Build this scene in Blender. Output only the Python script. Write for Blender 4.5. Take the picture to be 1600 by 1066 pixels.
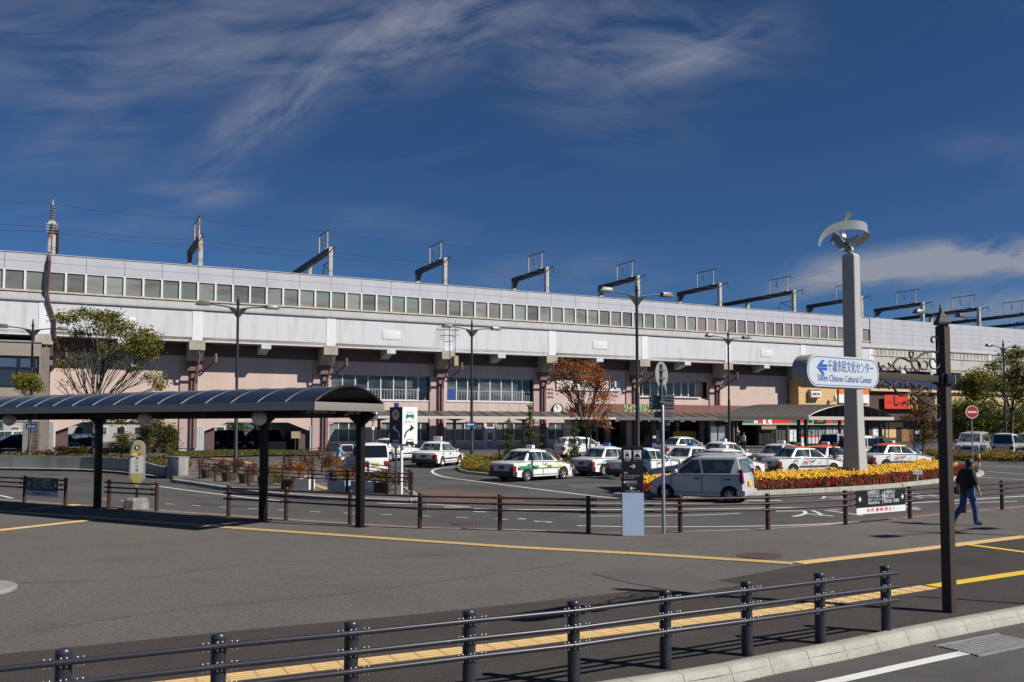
import bpy, bmesh, math, random
from math import sin, cos, pi, radians, sqrt, atan2
from mathutils import Vector, Matrix

for _o in list(bpy.data.objects):
    bpy.data.objects.remove(_o)
SC = bpy.context.scene
COL = SC.collection

# ------------------------------------------------------------------ camera
F = 1389.0            # focal length in photograph pixels (1600 wide)
H = 2.65              # camera height above the roadway
CY, YH = 593.0, 667.0
TH = math.atan((YH - CY) / F)
cam = bpy.data.cameras.new('camera')
cam.lens = 36.0 * F / 1600.0
cam.sensor_width = 36.0
cam.sensor_fit = 'HORIZONTAL'
cam.shift_y = (CY - 533.0) / 1600.0
cam.clip_start = 0.1
cam.clip_end = 6000
camo = bpy.data.objects.new('camera', cam)
COL.objects.link(camo)
camo.location = (0, 0, H)
camo.rotation_euler = (pi / 2 + TH, 0, 0)
SC.camera = camo

# ------------------------------------------------------------------ sky
SUN_EL = radians(41.0)
SUN_AZ = (0.927, -0.375)
W = bpy.data.worlds.new("World")
SC.world = W
W.cycles.sampling_method = 'MANUAL'
W.cycles.sample_map_resolution = 512
W.use_nodes = True
nt = W.node_tree
N, L = nt.nodes, nt.links
N.clear()


def wn(kind, **kw):
    n = N.new(kind)
    for k, v in kw.items():
        setattr(n, k, v)
    return n


def wmath(op, a, b=None, c=None):
    n = N.new('ShaderNodeMath')
    n.operation = op
    for i, s in enumerate((a, b, c)):
        if s is None:
            continue
        if isinstance(s, (int, float)):
            n.inputs[i].default_value = s
        else:
            L.new(s, n.inputs[i])
    return n.outputs[0]


sky = wn('ShaderNodeTexSky', sky_type='NISHITA', sun_disc=False)
sky.sun_elevation = SUN_EL
sky.sun_rotation = atan2(SUN_AZ[0], SUN_AZ[1])
sky.altitude = 600
sky.air_density = 0.75
sky.dust_density = 0.25
sky.ozone_density = 3.0
geo = wn('ShaderNodeTexCoord')
sep = wn('ShaderNodeSeparateXYZ')
L.new(geo.outputs['Generated'], sep.inputs[0])
az = wmath('ARCTAN2', sep.outputs[0], sep.outputs[1])
el = wmath('ARCSINE', sep.outputs[2])
comb = wn('ShaderNodeCombineXYZ')
L.new(az, comb.inputs[0])
L.new(el, comb.inputs[1])


def px_dir(px, py):
    dx = (px - 800) / F
    dy = -(py - CY) / F
    v = Vector((dx, cos(TH) - dy * sin(TH), sin(TH) + dy * cos(TH)))
    return v.normalized()


def azel(px, py):
    v = px_dir(px, py)
    return atan2(v.x, v.y), math.asin(v.z)


def noise(vec, scale, detail=8, rough=0.6, dist=0.0):
    n = wn('ShaderNodeTexNoise')
    n.inputs['Scale'].default_value = scale
    n.inputs['Detail'].default_value = detail
    n.inputs['Roughness'].default_value = rough
    n.inputs['Distortion'].default_value = dist
    L.new(vec, n.inputs['Vector'])
    return n.outputs[0]


# wispy cirrus: banks given by centre, half lengths and slant in the sky, torn by stretched noise
CLOUDS = [  # px, py, half-length, half-width, angle(deg, up to the right), strength
    (90, 60, 430, 85, 3, 0.45), (470, 40, 330, 75, 12, 0.38), (470, 130, 190, 34, 38, 0.55),
    (700, 15, 170, 60, 20, 0.60), (640, 90, 180, 60, 15, 0.28),
    (1020, 55, 230, 70, -8, 0.55), (1085, 85, 150, 26, 14, 0.75), (900, 130, 210, 70, -25, 0.35), (400, 205, 150, 42, 30, 0.35),
    (120, 215, 120, 50, 20, 0.3), (320, 298, 90, 26, 8, 0.6), (190, 350, 140, 26, 0, 0.3),
    (870, 430, 170, 36, 2, 0.35), (1440, 412, 190, 26, 2, 2.2), (1310, 441, 95, 16, 10, 1.8), (1600, 406, 120, 27, -3, 1.9),
    (1570, 478, 110, 24, 0, 1.2), (1570, 238, 90, 24, -14, 0.35), (620, 350, 160, 24, -6, 0.2),
]
total = None
grains = {}
for (cx, cy, a, b, ang, st) in CLOUDS:
    u, v = azel(cx, cy)
    mp = wn('ShaderNodeMapping', vector_type='TEXTURE')
    mp.inputs['Location'].default_value = (u, v, 0)
    mp.inputs['Rotation'].default_value = (0, 0, radians(ang))
    mp.inputs['Scale'].default_value = (a / F * 1.1, b / F * 1.25, 1)
    wv = wn('ShaderNodeVectorMath', operation='ADD')
    L.new(comb.outputs[0], mp.inputs['Vector'])
    ln = wn('ShaderNodeVectorMath', operation='LENGTH')
    L.new(mp.outputs[0], ln.inputs[0])
    mr = wn('ShaderNodeMapRange', interpolation_type='SMOOTHERSTEP')
    mr.inputs['From Min'].default_value = 1.45
    mr.inputs['From Max'].default_value = 0.0
    mr.inputs['To Min'].default_value = 0
    mr.inputs['To Max'].default_value = st
    L.new(ln.outputs['Value'], mr.inputs['Value'])
    # streaks along this bank's own direction (a few shared grains)
    key = 3 if cx > 1250 else min((-12, 8, 36), key=lambda q: abs(q - ang))
    if key not in grains:
        st_map = wn('ShaderNodeMapping', vector_type='TEXTURE')
        st_map.inputs['Rotation'].default_value = (0, 0, radians(key + 4))
        st_map.inputs['Scale'].default_value = (2.6, 0.62, 1) if key != 3 else (2.2, 0.9, 1)
        L.new(comb.outputs[0], st_map.inputs['Vector'])
        nz = noise(st_map.outputs[0], 17 if key != 3 else 17, 8, 0.62, 0.5 if key != 3 else 0.4)
        nm = wn('ShaderNodeMapRange')
        nm.inputs['From Min'].default_value = 0.36
        nm.inputs['From Max'].default_value = 0.78
        L.new(nz, nm.inputs['Value'])
        grains[key] = nm
    nm = grains[key]
    m = wmath('MULTIPLY', mr.outputs[0], nm.outputs[0])
    total = m if total is None else wmath('ADD', total, m)
# faint streaks over the remaining sky
gm = wn('ShaderNodeMapping', vector_type='TEXTURE')
gm.inputs['Rotation'].default_value = (0, 0, radians(15))
gm.inputs['Scale'].default_value = (2.4, 0.6, 1)
L.new(comb.outputs[0], gm.inputs['Vector'])
gn = noise(gm.outputs[0], 5, 6, 0.65, 0.8)
gr = wn('ShaderNodeMapRange')
gr.inputs['From Min'].default_value = 0.52
gr.inputs['From Max'].default_value = 0.85
gr.inputs['To Max'].default_value = 0.12
L.new(gn, gr.inputs['Value'])
total = wmath('ADD', total, gr.outputs[0])
cl = wn('ShaderNodeClamp')
L.new(total, cl.inputs[0])
tint = wn('ShaderNodeMix', data_type='RGBA', blend_type='MULTIPLY')
tint.inputs[0].default_value = 1.0
L.new(sky.outputs[0], tint.inputs[6])
tint.inputs[7].default_value = (0.43, 0.70, 0.97, 1)
cm = wn('ShaderNodeMix', data_type='RGBA')
L.new(cl.outputs[0], cm.inputs[0])
L.new(tint.outputs[2], cm.inputs[6])
cm.inputs[7].default_value = (4.3, 4.7, 5.9, 1)
bg = wn('ShaderNodeBackground')
bg.inputs['Strength'].default_value = 0.047
L.new(cm.outputs[2], bg.inputs['Color'])
wo = wn('ShaderNodeOutputWorld')
L.new(bg.outputs[0], wo.inputs[0])

# ------------------------------------------------------------------ sun
sl = bpy.data.lights.new('sun', 'SUN')
sl.energy = 4.6
sl.angle = radians(0.55)
sl.color = (1.0, 0.95, 0.87)
so = bpy.data.objects.new('sun', sl)
COL.objects.link(so)
sdir = Vector((SUN_AZ[0] * cos(SUN_EL), SUN_AZ[1] * cos(SUN_EL), sin(SUN_EL)))
so.rotation_euler = sdir.to_track_quat('Z', 'Y').to_euler()
so.location = (30, -20, 60)

SC.view_settings.view_transform = 'Standard'
SC.view_settings.look = 'None'
SC.view_settings.exposure = 0.4
SC.view_settings.gamma = 1
SC.view_settings.use_curve_mapping = False
SC.render.engine = 'CYCLES'
SC.cycles.max_bounces = 6
SC.cycles.diffuse_bounces = 2
SC.cycles.glossy_bounces = 3
SC.cycles.transparent_max_bounces = 6
SC.render.resolution_x = 1024
SC.render.resolution_y = 682


# ------------------------------------------------------------------ where things stand
def zg(x, y):
    """Height of the roadway: level near the camera, then rising a little to the station."""
    t = min(max((y - 46.0) / 28.0, 0.0), 1.0)
    return 0.5 * t * t * (3 - 2 * t)


def ray(px, py):
    dx = (px - 800) / F
    dy = -(py - CY) / F
    return dx, cos(TH) - dy * sin(TH), sin(TH) + dy * cos(TH)


def G(px, py, dz=0.0):
    """Ground point seen at a pixel of the photograph (dz above the roadway)."""
    a, b, c = ray(px, py)
    t = (H - dz) / max(-c, 1e-4)
    for _ in range(12):
        t = (H - dz - zg(a * t, b * t)) / max(-c, 1e-4)
    return Vector((a * t, b * t, zg(a * t, b * t) + dz))


def P(px, py, Y):
    a, b, c = ray(px, py)
    t = Y / b
    return Vector((a * t, Y, H + c * t))


# ------------------------------------------------------------------ materials
MATS = {}


def mat(name, col, rough=0.6, metal=0.0, var=0.0, vscale=4.0, bump=0.0, bscale=40.0, spec=0.5,
        col2=None, stretch=None, emit=None, coat=0.0, detail=6, thr=None, coords='Object', blotch=0.0, grain=0.0, gscale=200.0):
    if name in MATS:
        return MATS[name]
    m = bpy.data.materials.new(name)
    m.use_nodes = True
    t = m.node_tree
    b = t.nodes['Principled BSDF']
    b.inputs['Base Color'].default_value = (*col, 1)
    b.inputs['Roughness'].default_value = rough
    b.inputs['Metallic'].default_value = metal
    b.inputs['Specular IOR Level'].default_value = spec
    if coat:
        b.inputs['Coat Weight'].default_value = coat
        b.inputs['Coat Roughness'].default_value = 0.05
    tc = t.nodes.new('ShaderNodeTexCoord')
    src = tc.outputs[coords]
    if stretch:
        mp = t.nodes.new('ShaderNodeMapping')
        mp.inputs['Scale'].default_value = stretch
        t.links.new(src, mp.inputs[0])
        src = mp.outputs[0]
    if var or col2:
        nz = t.nodes.new('ShaderNodeTexNoise')
        nz.inputs['Scale'].default_value = vscale
        nz.inputs['Detail'].default_value = detail
        nz.inputs['Roughness'].default_value = 0.6
        t.links.new(src, nz.inputs['Vector'])
        mr = t.nodes.new('ShaderNodeMapRange')
        lo, hi = thr if thr else (0.3, 0.7)
        mr.inputs['From Min'].default_value = lo
        mr.inputs['From Max'].default_value = hi
        t.links.new(nz.outputs[0], mr.inputs['Value'])
        mx = t.nodes.new('ShaderNodeMix')
        mx.data_type = 'RGBA'
        t.links.new(mr.outputs[0], mx.inputs[0])
        c2 = col2 if col2 else tuple(min(1, c * (1 + var)) for c in col)
        c1 = col if col2 else tuple(c * (1 - var) for c in col)
        mx.inputs[6].default_value = (*c1, 1)
        mx.inputs[7].default_value = (*c2, 1)
        out = mx.outputs[2]
        if grain:
            gnz = t.nodes.new('ShaderNodeTexNoise')
            gnz.inputs['Scale'].default_value = gscale
            gnz.inputs['Detail'].default_value = 3
            t.links.new(tc.outputs[coords], gnz.inputs['Vector'])
            g2 = t.nodes.new('ShaderNodeMapRange')
            g2.inputs['From Min'].default_value = 0.3
            g2.inputs['From Max'].default_value = 0.7
            g2.inputs['To Min'].default_value = 1 - grain
            g2.inputs['To Max'].default_value = 1 + grain
            t.links.new(gnz.outputs[0], g2.inputs['Value'])
            vm = t.nodes.new('ShaderNodeVectorMath')
            vm.operation = 'SCALE'
            t.links.new(out, vm.inputs[0])
            t.links.new(g2.outputs[0], vm.inputs['Scale'])
            out = vm.outputs[0]
        if blotch:
            bz = t.nodes.new('ShaderNodeTexNoise')
            bz.inputs['Scale'].default_value = 0.75
            bz.inputs['Detail'].default_value = 7
            bz.inputs['Roughness'].default_value = 0.7
            bz.inputs['Distortion'].default_value = 0.5
            t.links.new(tc.outputs[coords], bz.inputs['Vector'])
            b2 = t.nodes.new('ShaderNodeMapRange')
            b2.inputs['From Min'].default_value = 0.52
            b2.inputs['From Max'].default_value = 0.70
            b2.inputs['To Min'].default_value = 1.0
            b2.inputs['To Max'].default_value = 1 - blotch
            t.links.new(bz.outputs[0], b2.inputs['Value'])
            vm2 = t.nodes.new('ShaderNodeVectorMath')
            vm2.operation = 'SCALE'
            t.links.new(out, vm2.inputs[0])
            t.links.new(b2.outputs[0], vm2.inputs['Scale'])
            out = vm2.outputs[0]
        t.links.new(out, b.inputs['Base Color'])
    if bump:
        bn = t.nodes.new('ShaderNodeTexNoise')
        bn.inputs['Scale'].default_value = bscale
        bn.inputs['Detail'].default_value = 4
        t.links.new(tc.outputs[coords], bn.inputs['Vector'])
        bb = t.nodes.new('ShaderNodeBump')
        bb.inputs['Strength'].default_value = bump
        bb.inputs['Distance'].default_value = 0.02
        t.links.new(bn.outputs[0], bb.inputs['Height'])
        t.links.new(bb.outputs[0], b.inputs['Normal'])
    if emit:
        b.inputs['Emission Color'].default_value = (*emit[0], 1)
        b.inputs['Emission Strength'].default_value = emit[1]
    MATS[name] = m
    return m


# ------------------------------------------------------------------ mesh builder
class MB:
    def __init__(s):
        s.v, s.f, s.m = [], [], []
        s.cur = 0

    def add(s, vs, fs):
        o = len(s.v)
        s.v += [tuple(p) for p in vs]
        s.f += [tuple(i + o for i in f) for f in fs]
        s.m += [s.cur] * len(fs)
        return s

    def box(s, x0, y0, z0, x1, y1, z1):
        if x0 > x1: x0, x1 = x1, x0
        if y0 > y1: y0, y1 = y1, y0
        if z0 > z1: z0, z1 = z1, z0
        return s.add([(x0, y0, z0), (x1, y0, z0), (x1, y1, z0), (x0, y1, z0), (x0, y0, z1), (x1, y0, z1), (x1, y1, z1), (x0, y1, z1)],
                     [(0, 3, 2, 1), (4, 5, 6, 7), (0, 1, 5, 4), (1, 2, 6, 5), (2, 3, 7, 6), (3, 0, 4, 7)])

    def bar(s, a, b, w, h, up=(0, 0, 1)):
        """square bar from a to b"""
        a, b, up = Vector(a), Vector(b), Vector(up)
        d = (b - a).normalized()
        r = d.cross(up)
        if r.length < 1e-5:
            r = d.cross(Vector((1, 0, 0)))
        r.normalize()
        u = r.cross(d).normalized()
        vs = []
        for p in (a, b):
            for i, j in ((-1, -1), (1, -1), (1, 1), (-1, 1)):
                vs.append(p + r * (w / 2 * i) + u * (h / 2 * j))
        return s.add(vs, [(0, 3, 2, 1), (4, 5, 6, 7), (0, 1, 5, 4), (1, 2, 6, 5), (2, 3, 7, 6), (3, 0, 4, 7)])

    def prism(s, poly, z0, z1):
        n = len(poly)
        a = sum(poly[i][0] * poly[(i + 1) % n][1] - poly[(i + 1) % n][0] * poly[i][1] for i in range(n))
        if a < 0:
            poly = poly[::-1]
        vs = [(p[0], p[1], z0) for p in poly] + [(p[0], p[1], z1) for p in poly]
        fs = [tuple(range(n - 1, -1, -1)), tuple(range(n, 2 * n))]
        fs += [(i, (i + 1) % n, n + (i + 1) % n, n + i) for i in range(n)]
        return s.add(vs, fs)

    def xz_prism(s, poly, y0, y1):
        """polygon in x,z pushed from y0 to y1"""
        n = len(poly)
        a = sum(poly[i][0] * poly[(i + 1) % n][1] - poly[(i + 1) % n][0] * poly[i][1] for i in range(n))
        if a < 0:
            poly = poly[::-1]
        if y0 > y1:
            y0, y1 = y1, y0
        vs = [(p[0], y0, p[1]) for p in poly] + [(p[0], y1, p[1]) for p in poly]
        fs = [tuple(range(n)), tuple(range(2 * n - 1, n - 1, -1))]
        fs += [((i + 1) % n, i, n + i, n + (i + 1) % n) for i in range(n)]
        return s.add(vs, fs)

    def yz_prism(s, poly, x0, x1):
        n = len(poly)
        a = sum(poly[i][0] * poly[(i + 1) % n][1] - poly[(i + 1) % n][0] * poly[i][1] for i in range(n))
        if a < 0:
            poly = poly[::-1]
        if x0 > x1:
            x0, x1 = x1, x0
        vs = [(x0, p[0], p[1]) for p in poly] + [(x1, p[0], p[1]) for p in poly]
        fs = [tuple(range(n - 1, -1, -1)), tuple(range(n, 2 * n))]
        fs += [(i, (i + 1) % n, n + (i + 1) % n, n + i) for i in range(n)]
        return s.add(vs, fs)

    def cyl(s, a, b, r0, r1=None, n=12, cap=True):
        r1 = r0 if r1 is None else r1
        return s.tube([a, b], [r0, r1], n, cap)

    def tube(s, path, rad, n=8, cap=True):
        pts = [Vector(p) for p in path]
        if isinstance(rad, (int, float)):
            rad = [rad] * len(pts)
        o = len(s.v)
        d = (pts[1] - pts[0]).normalized()
        ref = Vector((0, 0, 1)) if abs(d.z) < 0.9 else Vector((1, 0, 0))
        r = d.cross(ref).normalized()
        for i, p in enumerate(pts):
            if i == 0:
                dd = pts[1] - pts[0]
            elif i == len(pts) - 1:
                dd = pts[-1] - pts[-2]
            else:
                dd = pts[i + 1] - pts[i - 1]
            dd.normalize()
            r = (r - dd * r.dot(dd))
            if r.length < 1e-6:
                r = dd.orthogonal()
            r.normalize()
            u = dd.cross(r)
            for k in range(n):
                a = 2 * pi * k / n
                s.v.append(tuple(p + (r * cos(a) + u * sin(a)) * rad[i]))
        for i in range(len(pts) - 1):
            for k in range(n):
                k2 = (k + 1) % n
                s.f.append((o + i * n + k, o + i * n + k2, o + (i + 1) * n + k2, o + (i + 1) * n + k))
                s.m.append(s.cur)
        if cap:
            s.f.append(tuple(o + k for k in range(n - 1, -1, -1)))
            s.f.append(tuple(o + (len(pts) - 1) * n + k for k in range(n)))
            s.m += [s.cur] * 2
        return s

    def lathe(s, prof, n=16, c=(0, 0, 0), axis='z', flip=False):
        """profile (r, h) turned round an axis through c"""
        o = len(s.v)
        for (r, h) in prof:
            for k in range(n):
                a = 2 * pi * k / n
                x, y = r * cos(a), r * sin(a)
                if axis == 'z':
                    p = (c[0] + x, c[1] + y, c[2] + h)
                elif axis == 'y':
                    p = (c[0] + x, c[1] + h, c[2] - y)
                else:
                    p = (c[0] + h, c[1] + x, c[2] + y)
                s.v.append(p)
        for i in range(len(prof) - 1):
            for k in range(n):
                k2 = (k + 1) % n
                f = (o + i * n + k, o + i * n + k2, o + (i + 1) * n + k2, o + (i + 1) * n + k)
                s.f.append(f[::-1] if flip else f)
                s.m.append(s.cur)
        return s

    def ball(s, c, r, n=12, m=8, sq=(1, 1, 1)):
        prof = [(max(1e-4, sin(pi * i / m)), -cos(pi * i / m)) for i in range(m + 1)]
        o = len(s.v)
        for (rr, h) in prof:
            for k in range(n):
                a = 2 * pi * k / n
                s.v.append((c[0] + r * sq[0] * rr * cos(a), c[1] + r * sq[1] * rr * sin(a), c[2] + r * sq[2] * h))
        for i in range(m):
            for k in range(n):
                k2 = (k + 1) % n
                s.f.append((o + i * n + k, o + i * n + k2, o + (i + 1) * n + k2, o + (i + 1) * n + k))
                s.m.append(s.cur)
        return s

    def mesh(s, name, mats, smooth=None):
        me = bpy.data.meshes.new(name)
        me.from_pydata(s.v, [], s.f)
        for mm in (mats if isinstance(mats, (list, tuple)) else [mats]):
            me.materials.append(mm)
        if isinstance(mats, (list, tuple)) and len(mats) > 1:
            me.polygons.foreach_set('material_index', s.m)
        if smooth:
            me.polygons.foreach_set('use_smooth', [True] * len(me.polygons))
            me.set_sharp_from_angle(angle=radians(smooth))
        me.update()
        return me

    def build(s, name, mats, parent=None, smooth=None, loc=None, bevel=0):
        me = s.mesh(name, mats, smooth)
        if bevel:
            bm = bmesh.new()
            bm.from_mesh(me)
            bmesh.ops.remove_doubles(bm, verts=bm.verts, dist=1e-5)
            bmesh.ops.bevel(bm, geom=list(bm.edges), offset=bevel, segments=2, profile=0.7, affect='EDGES', clamp_overlap=True)
            bm.to_mesh(me)
            bm.free()
            me.polygons.foreach_set('use_smooth', [True] * len(me.polygons))
            me.set_sharp_from_angle(angle=radians(40))
        return link(name, me, parent, loc)


def link(name, me, parent=None, loc=None, rot=None):
    o = bpy.data.objects.new(name, me)
    COL.objects.link(o)
    if parent:
        o.parent = parent
    if loc is not None:
        o.location = loc
    if rot is not None:
        o.rotation_euler = (0, 0, rot)
    return o


def tag(o, label, cat, group=None, kind=None):
    if label: o['label'] = label
    if cat: o['category'] = cat
    if group: o['group'] = group
    if kind: o['kind'] = kind
    return o


def thing(name, label, cat, loc=(0, 0, 0), rot=0.0, group=None):
    o = bpy.data.objects.new(name, None)
    COL.objects.link(o)
    o.empty_display_size = 0.2
    o.location = loc
    o.rotation_euler = (0, 0, rot)
    return tag(o, label, cat, group)


def dup(root, loc, rot=0.0, label=None, group=None):
    def cp(o, par):
        c = o.copy()
        COL.objects.link(c)
        c.parent = par
        for ch in o.children:
            cp(ch, c)
        return c
    r = cp(root, None)
    r.location = loc
    r.rotation_euler = (0, 0, rot)
    if label: r['label'] = label
    if group: r['group'] = group
    return r


def structure(o):
    o['kind'] = 'structure'
    return o


def smooth_line(pts, n=6):
    pts = [Vector(p) for p in pts]
    out = []
    for i in range(len(pts) - 1):
        p0 = pts[max(i - 1, 0)]
        p1, p2 = pts[i], pts[i + 1]
        p3 = pts[min(i + 2, len(pts) - 1)]
        for k in range(n):
            t = k / n
            out.append(0.5 * ((2 * p1) + (p2 - p0) * t + (2 * p0 - 5 * p1 + 4 * p2 - p3) * t * t + (3 * p1 - p0 - 3 * p2 + p3) * t ** 3))
    out.append(pts[-1])
    return out


def offset_line(pts, d):
    """move a plan polyline sideways by d (left positive)"""
    out = []
    for i, p in enumerate(pts):
        a = pts[max(i - 1, 0)]
        b = pts[min(i + 1, len(pts) - 1)]
        t = Vector((b[0] - a[0], b[1] - a[1], 0)).normalized()
        out.append(Vector((p[0] - t.y * d, p[1] + t.x * d, 0)))
    return out


def sheet_strip(name, a, b, dz, m, parent=None):
    mb = MB()
    n = len(a)
    vs = []
    for p in a:
        vs.append((p[0], p[1], zg(p[0], p[1]) + dz))
    for p in b:
        vs.append((p[0], p[1], zg(p[0], p[1]) + dz))
    mb.add(vs, [(i, i + 1, n + i + 1, n + i) if True else None for i in range(n - 1)])
    me = mb.mesh(name, m)
    bm = bmesh.new()
    bm.from_mesh(me)
    bmesh.ops.recalc_face_normals(bm, faces=bm.faces)
    if sum(f.normal.z for f in bm.faces) < 0:
        bmesh.ops.reverse_faces(bm, faces=bm.faces)
    bm.to_mesh(me)
    bm.free()
    return link(name, me, parent)


def ribbon(name, pts, w, dz, m, n=6, parent=None, smooth=True):
    l = smooth_line(pts, n) if smooth else [Vector(p) for p in pts]
    return sheet_strip(name, offset_line(l, w / 2), offset_line(l, -w / 2), dz, m, parent)


def flat_poly(name, poly, z, m, parent=None, thick=0.0):
    from mathutils.geometry import tessellate_polygon
    vs = [Vector((p[0], p[1], 0)) for p in poly]
    tr = tessellate_polygon([vs])
    mb = MB()
    top = [(p.x, p.y, z if not callable(z) else z(p.x, p.y)) for p in vs]
    fs = []
    for t in tr:
        a, b, c = (vs[i] for i in t)
        fs.append(t if (b - a).cross(c - a).z > 0 else t[::-1])
    mb.add(top, fs)
    if thick:
        n = len(vs)
        a = sum(vs[i].x * vs[(i + 1) % n].y - vs[(i + 1) % n].x * vs[i].y for i in range(n))
        o = len(mb.v)
        mb.v += [(q[0], q[1], q[2] - thick) for q in top]
        for i in range(n):
            j = (i + 1) % n
            f = (j, i, o + i, o + j)
            if a < 0:
                f = f[::-1]
            mb.f.append(f)
            mb.m.append(0)
    return mb.build(name, m, parent)


# text as thin raised print
_TXT = {}


def text_mesh(body, size, m, align='CENTER', bold=0.0, depth=0.0, spacing=1.0):
    key = (body, size, m.name, align, bold)
    if key in _TXT:
        return _TXT[key]
    cu = bpy.data.curves.new('lettering', 'FONT')
    cu.body = body
    cu.size = size
    cu.align_x = align
    cu.align_y = 'CENTER'
    cu.offset = bold
    cu.extrude = depth
    cu.resolution_u = 2
    cu.space_character = spacing
    o = bpy.data.objects.new('lettering', cu)
    COL.objects.link(o)
    dg = bpy.context.evaluated_depsgraph_get()
    me = bpy.data.meshes.new_from_object(o.evaluated_get(dg))
    bpy.data.objects.remove(o)
    me.materials.clear()
    me.materials.append(m)
    _TXT[key] = me
    return me


def text(body, size, m, parent, loc, face='-y', align='CENTER', bold=0.0, sx=1.0, sy=1.0, name='lettering', rotx=None, rotz=None):
    """text standing upright on a face that looks along -y (or flat on the ground)"""
    me = text_mesh(body, size, m, align, bold)
    o = bpy.data.objects.new(name, me)
    COL.objects.link(o)
    o.parent = parent
    o.location = loc
    e = {'-y': (pi / 2, 0, 0), 'y': (pi / 2, 0, pi), 'x': (pi / 2, 0, pi / 2), '-x': (pi / 2, 0, -pi / 2), 'z': (0, 0, 0)}[face]
    o.rotation_euler = (e[0], e[1], e[2] if rotz is None else rotz)
    o.scale = (sx, sy, 1)
    return o


# ------------------------------------------------------------------ palette
M_asphalt = mat('road_asphalt', blotch=0.22, col=(0.084, 0.078, 0.076), rough=0.9, var=0.2, vscale=0.22, detail=12, bump=0.35, bscale=110, grain=0.35, gscale=60, spec=0.25)
M_plaza = mat('plaza_asphalt', blotch=0.16, col=(0.120, 0.108, 0.097), rough=0.9, var=0.15, vscale=0.16, detail=12, bump=0.5, bscale=90, grain=0.5, gscale=55, spec=0.25)
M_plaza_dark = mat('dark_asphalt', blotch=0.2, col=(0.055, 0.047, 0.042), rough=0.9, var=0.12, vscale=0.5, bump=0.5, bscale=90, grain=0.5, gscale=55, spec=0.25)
M_bike = mat('reddish_lane', (0.13, 0.083, 0.076), 0.9, var=0.14, vscale=0.6, bump=0.3, bscale=90, grain=0.3, gscale=60, spec=0.25)
M_kerb = mat('kerb_concrete', (0.34, 0.33, 0.28), 0.85, var=0.16, vscale=2.5, bump=0.3, bscale=60, grain=0.12, gscale=40)
M_conc = mat('grey_concrete', (0.25, 0.245, 0.235), 0.85, var=0.18, vscale=1.2, bump=0.25, bscale=30)
M_white_line = mat('white_paint', (0.66, 0.65, 0.62), 0.7, col2=(0.36, 0.35, 0.34), vscale=2.2, thr=(0.52, 0.80), grain=0.12, gscale=50)
M_tile = mat('tactile_tile', (0.52, 0.35, 0.15), 0.7, var=0.12, vscale=2.0, grain=0.1, gscale=60)
M_yellow = mat('yellow_paint', (0.74, 0.47, 0.03), 0.6, var=0.08, vscale=2.0)
M_black = mat('black_metal', (0.012, 0.012, 0.014), 0.35, spec=0.5)
M_dark = mat('dark_recess', (0.01, 0.01, 0.011), 0.8)
M_white = mat('white_plain', (0.78, 0.78, 0.77), 0.5)
# ================================================================== GROUND
gmb = MB()
xs = [-2500, -400, -120, -60, -30, -10, 10, 30, 60, 120, 400, 2500]
ys = [-300, -20, 20, 46] + [46 + 2 * i for i in range(1, 15)] + [80, 130, 300, 3500]
for y in ys:
    for x in xs:
        gmb.v.append((x, y, zg(x, y)))
nx = len(xs)
for j in range(len(ys) - 1):
    for i in range(nx - 1):
        gmb.f.append((j * nx + i, j * nx + i + 1, (j + 1) * nx + i + 1, (j + 1) * nx + i))
        gmb.m.append(0)
structure(gmb.build('road', M_asphalt))

# brown fence line round the bus turning circle (foot of each post, photo pixels)
BF_PX = [(-95, 776), (-28, 780), (38, 785), (102, 789.5), (170, 794), (244.5, 799), (357, 807), (447, 813), (547, 820), (656, 826), (781, 829), (919.5, 833),
         (1063, 832), (1200, 828), (1321.5, 820), (1422, 810.5), (1507, 801.5), (1566, 796.5), (1632, 790)]
BF = [G(px, py, 0.12) for px, py in BF_PX]
ext_l = BF[0] + (BF[0] - BF[1]).normalized() * 40
ext_r = BF[-1] + (BF[-1] - BF[-2]).normalized() * 60
fence_curve = [ext_l] + smooth_line(BF, 6) + [ext_r]
edge = offset_line(fence_curve, 0.28)

# front kerb line
KB_PX = [(1100, 1041), (1200, 1021), (1287, 1005.5), (1435, 975.5), (1600, 946)]
KB = [G(px, py, 0.15) for px, py in KB_PX]
kdir = (KB[1] - KB[0]).normalized()
kend = (KB[-1] - KB[-2]).normalized()
kb0 = Vector((0.9, 0.44, 0)).normalized()
kline = [KB[0] - kb0 * 40] + smooth_line([KB[0] - kb0 * 3, KB[0] - kb0 * 1.2] + KB + [KB[-1] + kend * 1.5, KB[-1] + kend * 3], 10) + [KB[-1] + kend * 25 + Vector((0, 3, 0))]
kin = offset_line(kline, 0.0)

plaza_poly = [(p.x, p.y) for p in edge] + [(p.x, p.y) for p in reversed(kin)]
structure(flat_poly('plaza', plaza_poly, 0.12, M_plaza, thick=0.13))

# pale edging of the plaza along the turning circle
structure(sheet_strip('plaza_edging', edge, offset_line(fence_curve, 0.14), 0.124, mat('edging', (0.27, 0.25, 0.22), 0.8, var=0.15, vscale=3)))

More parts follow.
